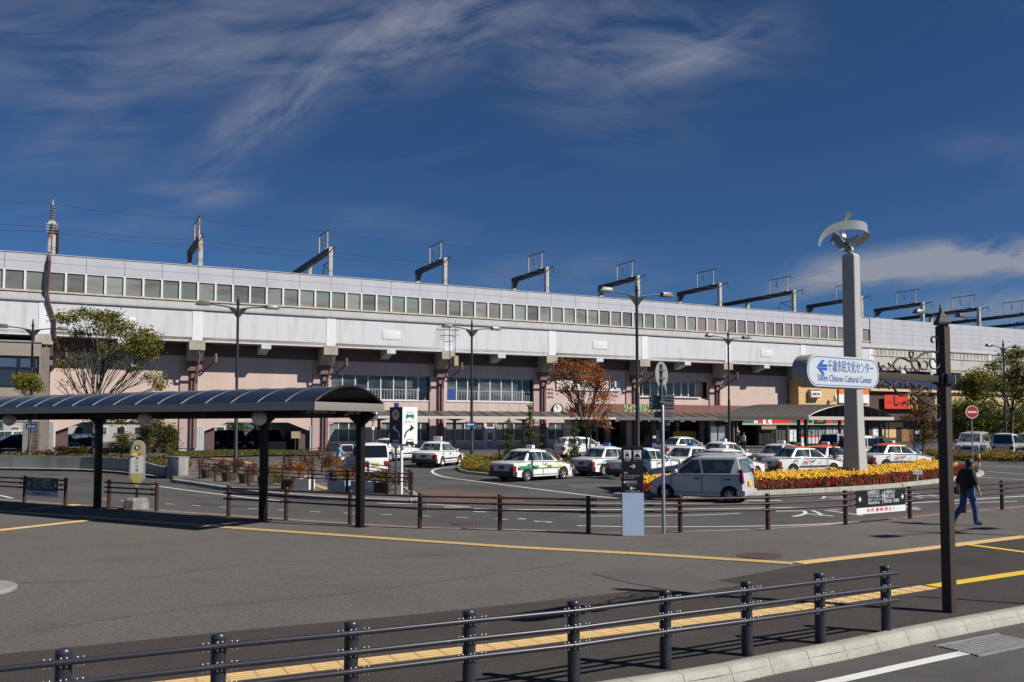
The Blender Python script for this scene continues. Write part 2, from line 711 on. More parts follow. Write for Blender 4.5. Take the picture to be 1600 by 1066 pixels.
# darker, newer asphalt toward the camera
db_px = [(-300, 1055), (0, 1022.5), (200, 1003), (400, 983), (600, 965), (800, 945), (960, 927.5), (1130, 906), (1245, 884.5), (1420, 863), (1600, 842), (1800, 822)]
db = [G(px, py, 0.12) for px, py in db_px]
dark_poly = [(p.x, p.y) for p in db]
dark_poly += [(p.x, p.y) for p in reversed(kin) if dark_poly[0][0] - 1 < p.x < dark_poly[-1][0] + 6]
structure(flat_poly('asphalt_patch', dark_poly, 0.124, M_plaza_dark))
pp = [G(x, y, 0.12) for x, y in [(925, 897), (975, 888), (1060, 897), (1160, 915), (1080, 928), (985, 912)]]
structure(flat_poly('asphalt_patch', [(p.x, p.y) for p in pp], 0.128, mat('patch2', (0.088, 0.078, 0.069), 0.9, var=0.1, vscale=1, grain=0.4, gscale=55)))

# front kerb stones, one by one
kerb = thing('kerb', 'pale concrete kerb curving along the road in the bottom right corner', 'kerb')
kerb['kind'] = 'structure'
del kerb['category']
klen = [0.0]
for i in range(1, len(kline)):
    klen.append(klen[-1] + (kline[i] - kline[i - 1]).length)


def along(line, lens, s):
    s = max(0, min(s, lens[-1] - 1e-6))
    for i in range(1, len(line)):
        if lens[i] >= s:
            t = (s - lens[i - 1]) / max(1e-9, lens[i] - lens[i - 1])
            p = line[i - 1].lerp(line[i], t)
            d = (line[i] - line[i - 1]).normalized()
            return Vector((p.x, p.y, 0)), Vector((d.x, d.y, 0)).normalized()


smid = 37.2
for k in range(-6, 26):
    s0 = smid + k * 0.6
    p0, d0 = along(kline, klen, s0 + 0.004)
    p1, d1 = along(kline, klen, s0 + 0.596)
    mb = MB()
    prof = [(0.0, 0.0), (0.0, 0.148), (-0.012, 0.156), (-0.15, 0.156), (-0.17, 0.146), (-0.235, 0.012), (-0.235, 0.0)]
    vs = []
    for p, d in ((p0, d0), (p1, d1)):
        nrm = Vector((-d.y, d.x, 0))
        for (o_, z_) in prof:
            vs.append((p.x + nrm.x * o_, p.y + nrm.y * o_, z_))
    n_ = len(prof)
    fs = [(i, i + 1, n_ + i + 1, n_ + i) for i in range(n_ - 1)] + [tuple(range(n_ - 1, -1, -1)), tuple(range(n_, 2 * n_))]
    mb.add(vs, fs)
    me = mb.mesh('kerb_stone', M_kerb)
    bm = bmesh.new(); bm.from_mesh(me); bmesh.ops.recalc_face_normals(bm, faces=bm.faces); bm.to_mesh(me); bm.free()
    me.polygons.foreach_set('use_smooth', [True] * len(me.polygons))
    me.set_sharp_from_angle(angle=radians(62))
    link('kerb_stone', me, kerb)
# joint filler just behind the stones
fill = [p for p in kline]
structure(sheet_strip('kerb_bed', offset_line(kline, -0.01), offset_line(kline, -0.2), 0.09, M_dark))

# road edge line and drain grate on the near road
wl = [G(1060, 1122), G(1200, 1087), G(1313, 1063), G(1430, 1037), G(1530, 1016), G(1640, 996), G(1800, 968)]
tag(structure(ribbon('edge_line', wl, 0.15, 0.005, M_white_line)), None, None)
grate = thing('drain_grate', 'steel grid drain cover beside the kerb in the bottom right corner', 'drain cover', G(1545, 1008), 0.52)
mb = MB()
mb.box(-0.62, -0.26, 0.001, 0.62, 0.26, 0.004)
mb.build('pit', M_dark, grate)
mb = MB()
for i in range(25):
    x = -0.6 + i * 0.05
    mb.box(x - 0.011, -0.25, 0.004, x + 0.011, 0.25, 0.013)
for i in range(9):
    y = -0.24 + i * 0.06
    mb.box(-0.61, y - 0.013, 0.006, 0.61, y + 0.013, 0.015)
mb.box(-0.64, -0.28, 0.0, 0.64, -0.25, 0.017); mb.box(-0.64, 0.25, 0.0, 0.64, 0.28, 0.017)
mb.build('grid', mat('steel_grate', (0.30, 0.295, 0.28), 0.55, metal=0.3, var=0.2, vscale=8), grate)

# tactile paving: every tile its own piece
tile_mesh = None


def get_tile():
    global tile_mesh
    if tile_mesh is None:
        mb = MB()
        mb.box(-0.147, -0.147, 0, 0.147, 0.147, 0.006)
        for k in range(4):
            y = -0.1125 + k * 0.075
            mb.add([(-0.135, y - 0.017, 0.006), (0.135, y - 0.017, 0.006), (0.135, y + 0.017, 0.006), (-0.135, y + 0.017, 0.006),
                    (-0.13, y - 0.010, 0.011), (0.13, y - 0.010, 0.011), (0.13, y + 0.010, 0.011), (-0.13, y + 0.010, 0.011)],
                   [(4, 5, 6, 7), (0, 1, 5, 4), (1, 2, 6, 5), (2, 3, 7, 6), (3, 0, 4, 7)])
        tile_mesh = mb.mesh('tile', M_tile)
    return tile_mesh


def tactile(pxs, label, z=0.12, maxn=300, dz=0.006):
    pts = [G(a, b, z) for a, b in pxs]
    root = thing('tactile_paving', label, 'tactile paving', pts[0])
    o = pts[0].copy()
    n = 0
    for i in range(len(pts) - 1):
        a, b = pts[i], pts[i + 1]
        d = Vector((b.x - a.x, b.y - a.y, 0))
        Ln = d.length
        d.normalize()
        k = max(1, round(Ln / 0.3))
        for j in range(k):
            if n >= maxn: break
            p = a + d * (Ln * (j + 0.5) / k)
            q = link('tile', get_tile(), root, (p.x - o.x, p.y - o.y, dz), atan2(d.y, d.x))
            n += 1
        # bedding under joints
    return root


M_bed = mat('tile_bedding', (0.16, 0.10, 0.05), 0.9)


def tactile_full(pxs, label, z=0.12):
    pts = [G(a, b, z) for a, b in pxs]
    structure(ribbon('tile_bedding', pts, 0.30, z + 0.0065, M_bed, smooth=False))
    return tactile(pxs, label, z)


tactile_full([(1238, 881), (1000, 866), (800, 855.5), (400, 828), (250, 817), (145, 809), (0, 799.5), (-90, 794)], 'long tan tactile strip running beside the bus shelter to the left')
tactile_full([(1246, 880.5), (1420, 861), (1600, 839), (1720, 826)], 'tan tactile strip from the corner at the right past the brown signpost')
tactile_full([(143, 813), (0, 829), (-90, 840)], 'short tan tactile strip branching to the left edge of the plaza')
tactile_full([(40, 796.5), (122, 789)], 'short tan tactile strip under the shelter leading to the fence gap')
tactile_full([(1452, 918), (1240, 951.5), (800, 1008), (400, 1055), (100, 1090)], 'tan tactile strip behind the grey pipe fence in front')
yl = [G(1456, 917, 0.12), G(1530, 906, 0.12), G(1600, 895.5, 0.12), G(1720, 878, 0.12)]
structure(ribbon('yellow_line', yl, 0.24, 0.132, M_yellow, smooth=False))
yl = [G(1506, 851, 0.12), G(1600, 863.5, 0.12), G(1720, 880, 0.12)]
structure(ribbon('yellow_line', yl, 0.20, 0.1335, M_yellow, smooth=False))

# bike lane and white lines of the turning circle
structure(sheet_strip('reddish_lane', edge, offset_line(fence_curve, 1.45), 0.004, M_bike))


def wline(pxs, w, n=6, dz=0.008, **k):
    return structure(ribbon('white_line', [G(a, b) for a, b in pxs], w, dz, M_white_line, n, **k))


dash_px = [(160, 780), (225, 785.5), (346, 792.5), (450, 798), (560, 803), (700, 808), (860, 816), (905, 822)]
dl = smooth_line([G(a, b) for a, b in dash_px], 20)
dlen = [0.0]
for i in range(1, len(dl)):
    dlen.append(dlen[-1] + (dl[i] - dl[i - 1]).length)
s_ = 0.0
while s_ < dlen[-1] - 1:
    a_, _ = along(dl, dlen, s_)
    b_, _ = along(dl, dlen, s_ + 0.4)
    structure(ribbon('dash', [a_, b_], 0.08, 0.008, M_white_line, 1))
    s_ += 1.25
wline([(902, 822), (1000, 823.5), (1150, 823), (1270, 820), (1345, 815.5)], 0.12)
wline([(740, 795), (800, 796.5), (1000, 796.5), (1200, 794), (1330, 790.5), (1450, 785), (1600, 775.5), (1700, 769)], 0.17)
wline([(905, 807), (1060, 806), (1158, 802.5)], 0.10)
wline([(920, 786.5), (1060, 787), (1170, 785)], 0.12)
wline([(1490, 787), (1590, 783.5)], 0.12)
wline([(717, 729.5), (690, 731.5), (676, 735.5), (680, 741), (700, 746.5), (750, 753), (800, 759.5), (920, 774.5), (985, 781)], 0.16)
wline([(560, 783), (600, 787), (660, 788), (700, 790), (735, 793)], 0.12)
for (x0, y0, x1, y1) in [(694, 793, 722, 793), (740, 800, 760, 800.5), (810, 811, 822, 811.5), (836, 815, 846, 815.5), (855, 816, 862, 816.5)]:
    wline([(x0, y0), (x1, y1)], 0.16, 1)
wline([(225, 757), (290, 766), (346, 773), (400, 779), (440, 783)], 0.14)
wline([(0, 774.5), (20, 779)], 0.14, 1)
wline([(1535, 728), (1600, 730), (1690, 733)], 0.12)
wline([(1540, 737), (1600, 741)], 0.12, 1)
wline([(1520, 745), (1600, 750), (1680, 755)], 0.14)

# big lettering on the road (bus, taxi)
for (px, py, body, sz, rz) in [(1300, 802, 'バ', 1.5, 0.08), (1255, 803, 'ス', 1.5, 0.08), (1310, 779.5, 'タ', 1.4, 0.1), (1395, 792, '専', 1.6, 0.2), (1440, 774.5, '用', 1.5, 0.28), (1190, 783, 'ー', 1.8, 0.0)]:
    g = G(px, py, 0.009)
    o = link('road_lettering', text_mesh(body, sz * 0.9, M_white_line, bold=-0.012), None, g, rz)
    o.scale = (1.25, 1.9, 1)
    structure(o)
# repairs and cracks in the old asphalt of the turning circle
M_patchr = mat('asphalt_repair', (0.062, 0.058, 0.057), 0.92, var=0.12, vscale=.6, grain=0.3, gscale=60, spec=.2)
M_patchl = mat('asphalt_faded', (0.105, 0.098, 0.093), 0.92, var=0.1, vscale=.6, grain=0.3, gscale=60, spec=.2)
for q, mm in (([(640, 768), (700, 765), (905, 786), (880, 792), (700, 785)], M_bike), ([(880, 757), (1010, 752), (1020, 757), (900, 764)], M_patchl),
              ([(820, 781), (905, 784), (900, 787), (815, 784)], M_patchr), ([(300, 786), (420, 792), (415, 795), (295, 789)], M_patchr)):
    structure(flat_poly('road_patch', [(G(a, b).x, G(a, b).y) for a, b in q], 0.0045 if mm is not M_bike else 0.003, mm))
M_crack = mat('crack_seal', (0.03, 0.029, 0.03), 0.8)
rc_ = random.Random(5)
for q in ([(745, 752), (800, 755), (880, 766), (960, 776)], [(640, 757), (680, 757), (760, 762)], [(170, 762), (230, 770), (330, 780), (430, 788)], [(880, 762), (960, 770), (1010, 769)], [(560, 786), (640, 795), (760, 802), (880, 806)],
          [(1180, 790), (1300, 786), (1420, 779)], [(0, 752), (90, 757), (150, 762)], [(1430, 768), (1500, 762), (1600, 757)]):
    pts = smooth_line([G(a, b) for a, b in q], 8)
    pts = [Vector((p.x + rc_.gauss(0, .05), p.y + rc_.gauss(0, .08), 0)) for p in pts]
    structure(ribbon('crack_seal', pts, 0.035, 0.0065, M_crack, 1))
for q in ([(0, 912), (200, 905), (420, 880), (700, 868)], [(60, 985), (300, 950), (560, 925), (900, 880)], [(480, 1000), (700, 968), (905, 930)]):
    pts = smooth_line([G(a, b, .12) for a, b in q], 12)
    pts = [Vector((p.x + rc_.gauss(0, .02), p.y + rc_.gauss(0, .03), 0)) for p in pts]
    structure(ribbon('pavement_seam', pts, 0.02, 0.1225, M_plaza_dark, 1))
# round pad at the left edge
o = MB().lathe([(0.001, 0.05), (0.78, 0.05), (0.80, 0.035), (0.80, 0.0)], 40, flip=True).build('round_slab', M_conc, None, loc=G(-66, 925, 0.12))
tag(o, 'round pale concrete slab cut off by the left edge of the plaza', 'concrete slab')
# manhole
for (px, py, r, lab) in [(1188, 868.5, 0.44, 'large rusty manhole cover set in the plaza left of the signpost'), (727, 818, 0.4, 'dark rusty manhole cover in the reddish lane behind the fence')]:
    g = G(px, py, 0.125 if py > 830 else 0.006)
    mh = thing('manhole_cover', lab, 'manhole cover', g)
    mb = MB()
    mb.lathe([(0.001, 0.006), (r - 0.06, 0.006), (r - 0.05, 0.002), (r - 0.04, 0.006), (r, 0.006), (r, 0)], 32, flip=True)
    for i in range(-4, 5):
        for j in range(-4, 5):
            if i * i + j * j < 15:
                mb.box(i * .1 - .03, j * .1 - .015, .006, i * .1 + .03, j * .1 + .015, .011)
    mb.build('cover', mat('rusty_iron', (0.082, 0.058, 0.05), 0.8, var=0.3, vscale=6), mh)

# ================================================================== VIADUCT FRAME
UX, UY = 0.8924, 0.4515
BR = atan2(UY, UX)
CW = 77.67
FOOT = Vector((-CW * UY, CW * UX, 0))


def plane_pt(px, py, d):
    """(t along, z) where a pixel meets the upright plane d metres in front of the station wall"""
    a, b, c = ray(px, py)
    r = a / b
    C = CW - d
    t = C * (r * UX + UY) / (UX - r * UY)
    Y = C * UX + t * UY
    return t, H + c / b * Y


def T(px, d=0.0, py=640):
    return plane_pt(px, py, d)[0]


def Z(py, px=800, d=0.0):
    return plane_pt(px, py, d)[1]


GD = 2.0                      # girder face stands this far in front of the wall
zA, zB, zC, zD, zE = (Z(y, 800, GD) for y in (453.6, 475.3, 500.2, 510.7, 554.0))
t0 = T(309, GD, 500)
BAYL = (T(1255, GD, 560) - t0) / 6.0
M_girder = mat('white_girder', (0.57, 0.57, 0.59), 0.75, col2=(0.39, 0.38, 0.36), vscale=1.0, thr=(0.5, 0.82), stretch=(1.6, 1, 0.22), detail=10, bump=0.1, bscale=8)
M_pil = mat('white_strip', (0.68, 0.69, 0.73), 0.7, var=0.06, vscale=1, stretch=(2, 1, .3))
M_soffit = mat('beige_concrete', (0.36, 0.33, 0.27), 0.85, var=0.2, vscale=1.0)
M_panel = mat('grey_panel', (0.45, 0.45, 0.48), 0.5, var=0.09, vscale=0.5, stretch=(1, 1, .4))
M_apron = mat('grey_apron', (0.33, 0.325, 0.33), 0.8, var=0.12, vscale=0.6, stretch=(2, 1, 0.4))
M_frame = mat('window_frame', (0.68, 0.68, 0.70), 0.5)
M_sill = mat('cream_sill', (0.50, 0.46, 0.36), 0.7, var=0.2, vscale=2)
M_old = mat('stained_concrete', (0.46, 0.44, 0.41), 0.85, col2=(0.26, 0.22, 0.16), vscale=0.7, thr=(0.5, 0.75), stretch=(1, 1, 0.6), bump=0.1, bscale=6)
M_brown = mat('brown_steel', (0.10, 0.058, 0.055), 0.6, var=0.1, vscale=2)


def glassy(name, c1, c2, c3, scale, rough=0.12):
    m = mat(name, c1, rough, spec=0.6)
    t = m.node_tree
    b = t.nodes['Principled BSDF']
    tc = t.nodes.new('ShaderNodeTexCoord')
    mp = t.nodes.new('ShaderNodeMapping')
    mp.inputs['Scale'].default_value = scale
    nz = t.nodes.new('ShaderNodeTexNoise')
    nz.inputs['Scale'].default_value = 1.0
    nz.inputs['Detail'].default_value = 4
    nz.inputs['Distortion'].default_value = 0.6
    cr = t.nodes.new('ShaderNodeValToRGB')
    t.links.new(tc.outputs['Object'], mp.inputs[0])
    t.links.new(mp.outputs[0], nz.inputs['Vector'])
    t.links.new(nz.outputs[0], cr.inputs[0])
    e = cr.color_ramp.elements
    e[0].position = 0.33; e[0].color = (*c1, 1)
    e[1].position = 0.68; e[1].color = (*c3, 1)
    k = cr.color_ramp.elements.new(0.5); k.color = (*c2, 1)
    oi = t.nodes.new('ShaderNodeObjectInfo')
    mr = t.nodes.new('ShaderNodeMapRange')
    mr.inputs['To Min'].default_value = 0.7
    mr.inputs['To Max'].default_value = 1.4
    t.links.new(oi.outputs['Random'], mr.inputs['Value'])
    vm = t.nodes.new('ShaderNodeVectorMath')
    vm.operation = 'SCALE'
    t.links.new(cr.outputs[0], vm.inputs[0])
    t.links.new(mr.outputs[0], vm.inputs['Scale'])
    t.links.new(vm.outputs[0], b.inputs['Base Color'])
    return m


M_pg1 = glassy('platform_glass', (0.14, 0.135, 0.125), (0.21, 0.195, 0.175), (0.17, 0.235, 0.21), (0.35, 0.3, 1.6), 0.25)
M_pg2 = glassy('platform_glass_green', (0.15, 0.19, 0.155), (0.22, 0.22, 0.20), (0.30, 0.18, 0.19), (0.7, 0.3, 1.3), 0.25)

via = thing('railway_viaduct', 'long elevated railway station viaduct with white girders and glazed platform wall', 'viaduct', FOOT, BR)


def lb(x0, d0, z0, x1, d1, z1, mb=None):
    """box in viaduct space, d = metres in front of the wall"""
    mb = mb or MB()
    return mb.box(x0, -d0, z0, x1, -d1, z1)


K0, K1 = -4, 17
KW = 7          # windows stop after this bay
unit = BAYL
for k in range(K0, K1):
    x0 = t0 + k * BAYL
    x1 = x0 + BAYL
    old = k >= KW
    gm_ = M_old if old else M_girder
    mb = lb(x0 + 0.02, GD, zE, x1 - 0.02, -10.5, zE + 0.35)      # deck
    mb.build('deck', M_soffit, via)
    mb = lb(x0 + 0.012, GD, zE, x1 - 0.012, GD - 0.5, zD - 0.12)
    # recessed horizontal construction joint
    mb.box(x0 + 0.02, -GD - 0.02, zE - 0.02, x1 - 0.02, -GD + 0.06, zE + 0.10)
    mb.build('girder', gm_, via)
    if old:
        mb = MB()
        for i in range(16):
            xx = x0 + 0.35 + i * BAYL / 16
            mb.box(xx, -GD - 0.05, zD - 0.85, xx + 0.10, -GD, zD - 0.16)
        mb.box(x0 + .02, -GD - 0.08, zD - 1.0, x1 - .02, -GD, zD - 0.86)
        mb.build('parapet_ribs', gm_, via)
    # bright strip at each pier and its crossbeam
    mb = lb(x0 - 0.4, GD + 0.03, zE + 0.05, x0 + 0.4, GD, zD - 0.16)
    mb.build('joint_strip', M_pil, via)
    mb = MB()
    mb.yz_prism([(-GD - 0.06, zE - 0.68), (-GD - 0.06, zE + 0.10), (-GD + 0.3, zE + 0.1), (0.6, zE), (0.6, zE - 1.5), (-0.9, zE - 1.5), (-GD + 0.5, zE - 0.68)], x0 - 0.62, x0 + 0.62)
    mb.build('crossbeam', M_soffit if not old else M_old, via)
    mb = MB()
    xm = x0 + BAYL / 2
    mb.yz_prism([(-GD - 0.05, zE - 0.38), (-GD - 0.05, zE + 0.05), (0.5, zE), (0.5, zE - 0.95), (-GD + 0.7, zE - 0.38)], xm - 0.4, xm + 0.4)
    mb.build('crossbeam', M_girder, via)
    if not old and k % 2 == 1 or k in (-1,):
        pass
    if not old and k >= -1 and k % 2 == 1 and k < 7 or k == -1 + 0:
        mb = lb(x0 + BAYL * 0.5 - 0.85, GD + 0.04, zE + 0.9, x0 + BAYL * 0.5 + 0.85, GD, zE + 1.7)
        mb.build('access_panel', mat('hatch_white', (0.66, 0.66, 0.67), 0.7, var=.05, vscale=2), via, bevel=0.02)
    # apron and ledge
    mb = MB()
    mb.yz_prism([(-GD + 0.25, zC), (-GD - 0.12, zD + 0.02), (-GD - 0.12, zD - 0.10), (-GD + 0.4, zD - 0.10), (-GD + 0.4, zC)], x0 + 0.008, x1 - 0.008)
    mb.build('apron', M_apron, via)
    mb = lb(x0, GD - 0.02, zD - 0.22, x1, GD - 0.3, zD - 0.09)
    mb.build('ledge_gap_shade', M_dark, via)  # near-black box: the shade under the ledge is put into its colour
    if not old:
        # sill and upper panels, glazing
        mb = lb(x0 + .01, GD - 0.10, zC - 0.03, x1 - .01, GD - 0.35, zC + 0.09)
        mb.build('sill', M_sill, via)
        for j in range(4):
            a = x0 + j * BAYL / 4
            b = a + BAYL / 4
            zm = (zA + zB) / 2 + 0.03
            for (za, zb) in ((zB + 0.03, zm - 0.01), (zm + 0.01, zA)):
                mb = lb(a + 0.014, GD - 0.13, za, b - 0.014, GD - 0.35, zb)
                mb.build('wall_panel', M_panel, via)
            for q in range(2):
                wa = a + q * BAYL / 8
                wb = wa + BAYL / 8
                mb = lb(wa - 0.075, GD - 0.10, zC + 0.09, wa + 0.075, GD - 0.32, zB)
                mb.build('mullion', M_frame, via)
                mb = lb(wa + 0.075, GD - 0.21, zC + 0.09, wb - 0.075, GD - 0.25, zB)
                mb.build('pane', M_pg1 if k < 4 else M_pg2, via)
        mb = lb(x0, GD - 0.12, zB, x1, GD - 0.33, zB + 0.035)
        mb.build('head_rail', M_frame, via)
    else:
        hh = (zA - zD) / 6.0
        cols = 6
        for j in range(cols):
            a = x0 + j * BAYL / cols
            b = a + BAYL / cols
            for r in range(6):
                mb = lb(a + 0.012, GD - 0.05, zD + r * hh + 0.008, b - 0.012, GD - 0.25, zD + (r + 1) * hh - 0.008)
                mb.build('wall_panel', M_panel, via)
    mb = lb(x0, GD - 0.27, zC, x1, GD - 0.36, zA - 0.02)
    if old:
        mb = lb(x0, GD - 0.20, zD, x1, GD - 0.30, zA - 0.02)
    else:
        mb = lb(x0, GD - 0.30, zB, x1, GD - 0.36, zA - 0.02)
    mb.build('wall_backing', M_dark, via)
# cap and far wall of the platform
lb(t0 + K0 * BAYL, GD - 0.08, zA, t0 + K1 * BAYL, GD - 0.4, zA + 0.05).build('coping', M_panel, via)
lb(t0 + K0 * BAYL, -10.2, zE, t0 + K1 * BAYL, -10.5, zA - 1.2).build('far_wall', M_panel, via)
lb(t0 + K0 * BAYL, GD - 0.5, zD - 0.5, t0 + K1 * BAYL, -10.2, zD - 0.3).build('platform_floor', M_conc, via)
# pier columns behind and under the deck
for k in range(K0, K1):
    x0 = t0 + k * BAYL
    for yy in (0.9, 9.5):
        lb(x0 - 0.5, -yy, 0.3, x0 + 0.5, -yy - 1.0, zE).build('pier', M_conc, via)

# ---------------------------------------------------------------- catenary gantries
M_gant = mat('gantry_pale', (0.42, 0.40, 0.36), 0.7, col2=(0.26, 0.12, 0.05), vscale=1.3, thr=(0.60, 0.72))
M_gdark = mat('gantry_dark', (0.035, 0.036, 0.042), 0.6, var=0.2, vscale=2)
M_rust = mat('gantry_rusty', (0.45, 0.42, 0.37), 0.8, col2=(0.24, 0.10, 0.04), vscale=1.3, thr=(0.48, 0.62))
GNT = -3.2
zG = Z(412.7, 800, GNT)
pxg = [77, 313, 512, 706, 862, 1006, 1130, 1252, 1350, 1441, 1524, 1600, 1665]
tg0 = T(313, GNT, 400)
tgs = (T(1441, GNT, 470) - tg0) / 8.0
gan_lab = ['rusty pale mast rising above the platform wall at the far left', 'leaning rust streaked frame gantry second from the left',
           'gantry with a long sloping beam and bracket, above the bus shelter end', 'dark gantry frame above the pair of TV aerials',
           'gantry frame left of the tall street lamp', 'gantry partly hidden behind the tall twin street lamp', 'gantry right of the tall street lamp before the long truss one',
           'long gantry reaching far left, just left of the monument', 'gantry right behind the monument shaft', 'gantry left of the signpost finial',
           'gantry with truss beam right behind the signpost finial', 'gantry at the right edge with long beam', 'last gantry beyond the right edge of the wall']
for i, px in enumerate(pxg):
    tx = tg0 + (i - 1) * tgs
    base = FOOT + Vector((UX * tx, UY * tx, 0)) + Vector((-UY, UX, 0)) * (-GNT)
    g = thing('catenary_gantry', gan_lab[i], 'gantry', (base.x, base.y, zD - 0.3), BR, 'catenary gantries along the platform')
    h = zG - zD + 0.3
    span = {0: 0.9, 1: 7.6, 2: 14.0, 7: 15.0, 8: 9.0, 10: 14.0, 11: 15.0, 12: 15}.get(i, 7.6)
    pm = M_rust if i in (0, 1) else M_gant
    w = 0.36 if i > 0 else 0.55
    col_ = MB().box(-w / 2, -0.2, 0, w / 2, 0.2, h)
    col_.build('column', pm, g, bevel=0.02)
    if i > 0:
        MB().box(-w / 2, span - 0.2, 0, w / 2, span + 0.2, h - 0.05).build('column', pm, g, bevel=0.02)
        MB().box(-w / 2 - 0.02, 0.2, h - 0.5, w / 2 + 0.02, span + 0.22, h - 0.02).build('beam', M_gdark, g)
        MB().add([(-w / 2, span - 0.2, h - 0.5), (w / 2, span - 0.2, h - 0.5), (w / 2, span - 0.2, h - 1.2), (-w / 2, span - 0.2, h - 1.2), (-w / 2, span - 0.9, h - 0.5), (w / 2, span - 0.9, h - 0.5)],
                 [(0, 1, 2, 3), (0, 3, 4), (1, 5, 2), (3, 2, 5, 4), (0, 4, 5, 1)]).build('bracket', M_gdark, g)
        ya, yb = 1.1, 4.1
        MB().cyl((0, ya, h), (0, ya, h + 1.75), 0.07, n=8).build('upright', pm, g)
        MB().cyl((0, yb, h), (0, yb, h + 1.75), 0.07, n=8).build('upright', pm, g)
        MB().box(-0.3, ya - 0.25, h - 0.03, 0.3, ya + 0.25, h + 0.08).build('foot_plate', pm, g)
        MB().tube([(0, ya - 0.7, h + 1.55), (0, ya - 0.7, h + 1.8), (0, yb + 0.05, h + 1.8)], 0.05, 6).build('top_rail', M_gdark, g)
        ins = MB()
        for q in range(5):
            z_ = h + 0.75 + q * 0.14
            ins.lathe([(0.02, z_ - 0.05), (0.13, z_), (0.13, z_ + 0.03), (0.02, z_ + 0.08)], 10, (0, (ya + yb) / 2 + .2, 0))
        ins.cyl((0, (ya + yb) / 2 + .2, h + 0.65), (0, (ya + yb) / 2 + .2, h + 1.8), 0.03, n=6)
        ins.build('insulator', mat('insulator_grey', (0.2, 0.19, 0.18), 0.4), g)
        # wire arm toward the square
        MB().tube([(0, -0.2, h - 0.35), (0, -1.5, h - 0.12), (0, -1.5, h - 0.75)], 0.055, 6).build('wire_arm', M_gdark, g)
        if i in (2, 7, 10, 11, 12):
            MB().box(-w / 2, span * 0.55 - .2, 0, w / 2, span * 0.55 + .2, h - 0.5).build('column', M_rust if i == 2 else pm, g)
            tr = MB()
            for q in range(8):
                yy = span * 0.5 + q * span * 0.06
            MB().tube([(0, 0.2, h - 2.2), (0, 2.2, h - 1.3), (0, 2.6, h - 2.4)], 0.05, 6).build('cantilever', M_gdark, g)
            MB().tube([(0, 0.2, h - 1.3), (0, 2.2, h - 1.3)], 0.05, 6).build('cantilever', M_gdark, g)
    else:
        MB().tube([(0, -0.35, h - 0.2), (0, -0.7, h - 1.5), (0, -0.7, h - 3.0), (0.1, -0.3, h - 4.0)], 0.05, 6).build('cable_arm', M_gdark, g)
        MB().cyl((0, 0, h), (0, 0, h + 1.8), 0.09, 0.06, n=8).build('upright', pm, g)
        ins = MB()
        for q in range(6):
            z_ = h + 0.3 + q * 0.2
            ins.lathe([(0.05, z_ - 0.05), (0.2, z_), (0.2, z_ + 0.04), (0.05, z_ + 0.1)], 10, (0.0, 0, 0))
        ins.build('insulator', mat('insulator_grey', (0.2, 0.19, 0.18), 0.4), g)
        MB().box(0.28, -0.15, h - 2.6, 0.5, 0.15, h - 0.7).build('cable_box', M_dark, g)
        for q in range(4):
            MB().box(-0.42, -0.3, h - 0.3 - q * 0.22, 0.42, -0.2, h - 0.22 - q * 0.22).build('clamp', M_rust, g)
    # ladders of clamps
# cables down the left mast
mast = FOOT + Vector((UX * (tg0 - tgs), UY * (tg0 - tgs), 0))
cb = thing('feeder_cable', 'thick dark cables running down the front of the wall at the far left', 'cable', FOOT, BR)
tc_ = T(75, GD, 440)
for q, c_ in enumerate(((0.02, 0.02, 0.02), (0.12, 0.03, 0.03))):
    MB().tube([(tc_ + q * .12, 2.8, zA + 0.4), (tc_ + q * .12, -GD - 0.1 + .3, zA + 0.2), (tc_ + q * .12, -GD - 0.1, zA - 0.5), (tc_ + q * .12 - .1, -GD - 0.15, zC), (tc_ + q * .12, -GD - 0.2, zD - 0.1), (tc_ + q * .12 + .45, -GD - 0.15, zD - 1.6),
               (tc_ + q * .12 + .5, -GD - 0.15, zE - 0.2), (tc_ + q * .12 + .9, -GD + 0.3, zE - 1.4)], 0.065, 8).build('cable', mat('cable%d' % q, c_, 0.5), cb)

# overhead wires
M_wire = mat('wire', (0.03, 0.03, 0.035), 0.5)


def wire(name, dz, doff, r, sag, label):
    w = thing(name, label, 'overhead wire', FOOT, BR)
    pts = []
    for i in range(-3, 16):
        xa = tg0 + (i - 1) * tgs
        for q in range(6):
            s = q / 6
            pts.append((xa + s * tgs, -doff, zG + dz - sag * 4 * s * (1 - s)))
    MB().tube(pts, r, 5).build('wire', M_wire, w)


wire('overhead_wire', 1.55, GNT - 0.4, 0.014, 0.25, 'highest thin wire strung above all the gantries')
wire('overhead_wire', -0.75, GNT + 1.5, 0.014, 0.2, 'upper of two close wires strung along the gantry arms')
wire('overhead_wire', -1.05, GNT + 1.1, 0.014, 0.25, 'lower of two close wires strung along the gantry arms')
wire('overhead_wire', -2.2, GNT - 3.0, 0.011, 0.1, 'low contact wire just above the platform wall')
# ================================================================== STATION BUILDING
M_pink = mat('pink_tile_wall', (0.54, 0.41, 0.365), 0.75, var=0.09, vscale=0.5, stretch=(1, 1, .3), detail=9, bump=0.05, bscale=20)
M_pinkd = mat('mauve_pier', (0.19, 0.11, 0.112), 0.7, var=0.1, vscale=1.5)
M_pinkl = mat('pink_pilaster', (0.43, 0.31, 0.29), 0.75, var=0.06, vscale=0.8)
M_glass = glassy('window_glass', (0.016, 0.020, 0.022), (0.045, 0.055, 0.058), (0.12, 0.14, 0.15), (0.25, 0.2, 0.9), 0.08)
M_blind = mat('window_blind', (0.20, 0.225, 0.22), 0.45, var=0.15, vscale=1.2, stretch=(6, 1, 0.3))
M_rail = mat('pale_rail', (0.42, 0.42, 0.42), 0.5)
M_shoppan = mat('pale_pink_seam', (0.30, 0.20, 0.19), 0.8)

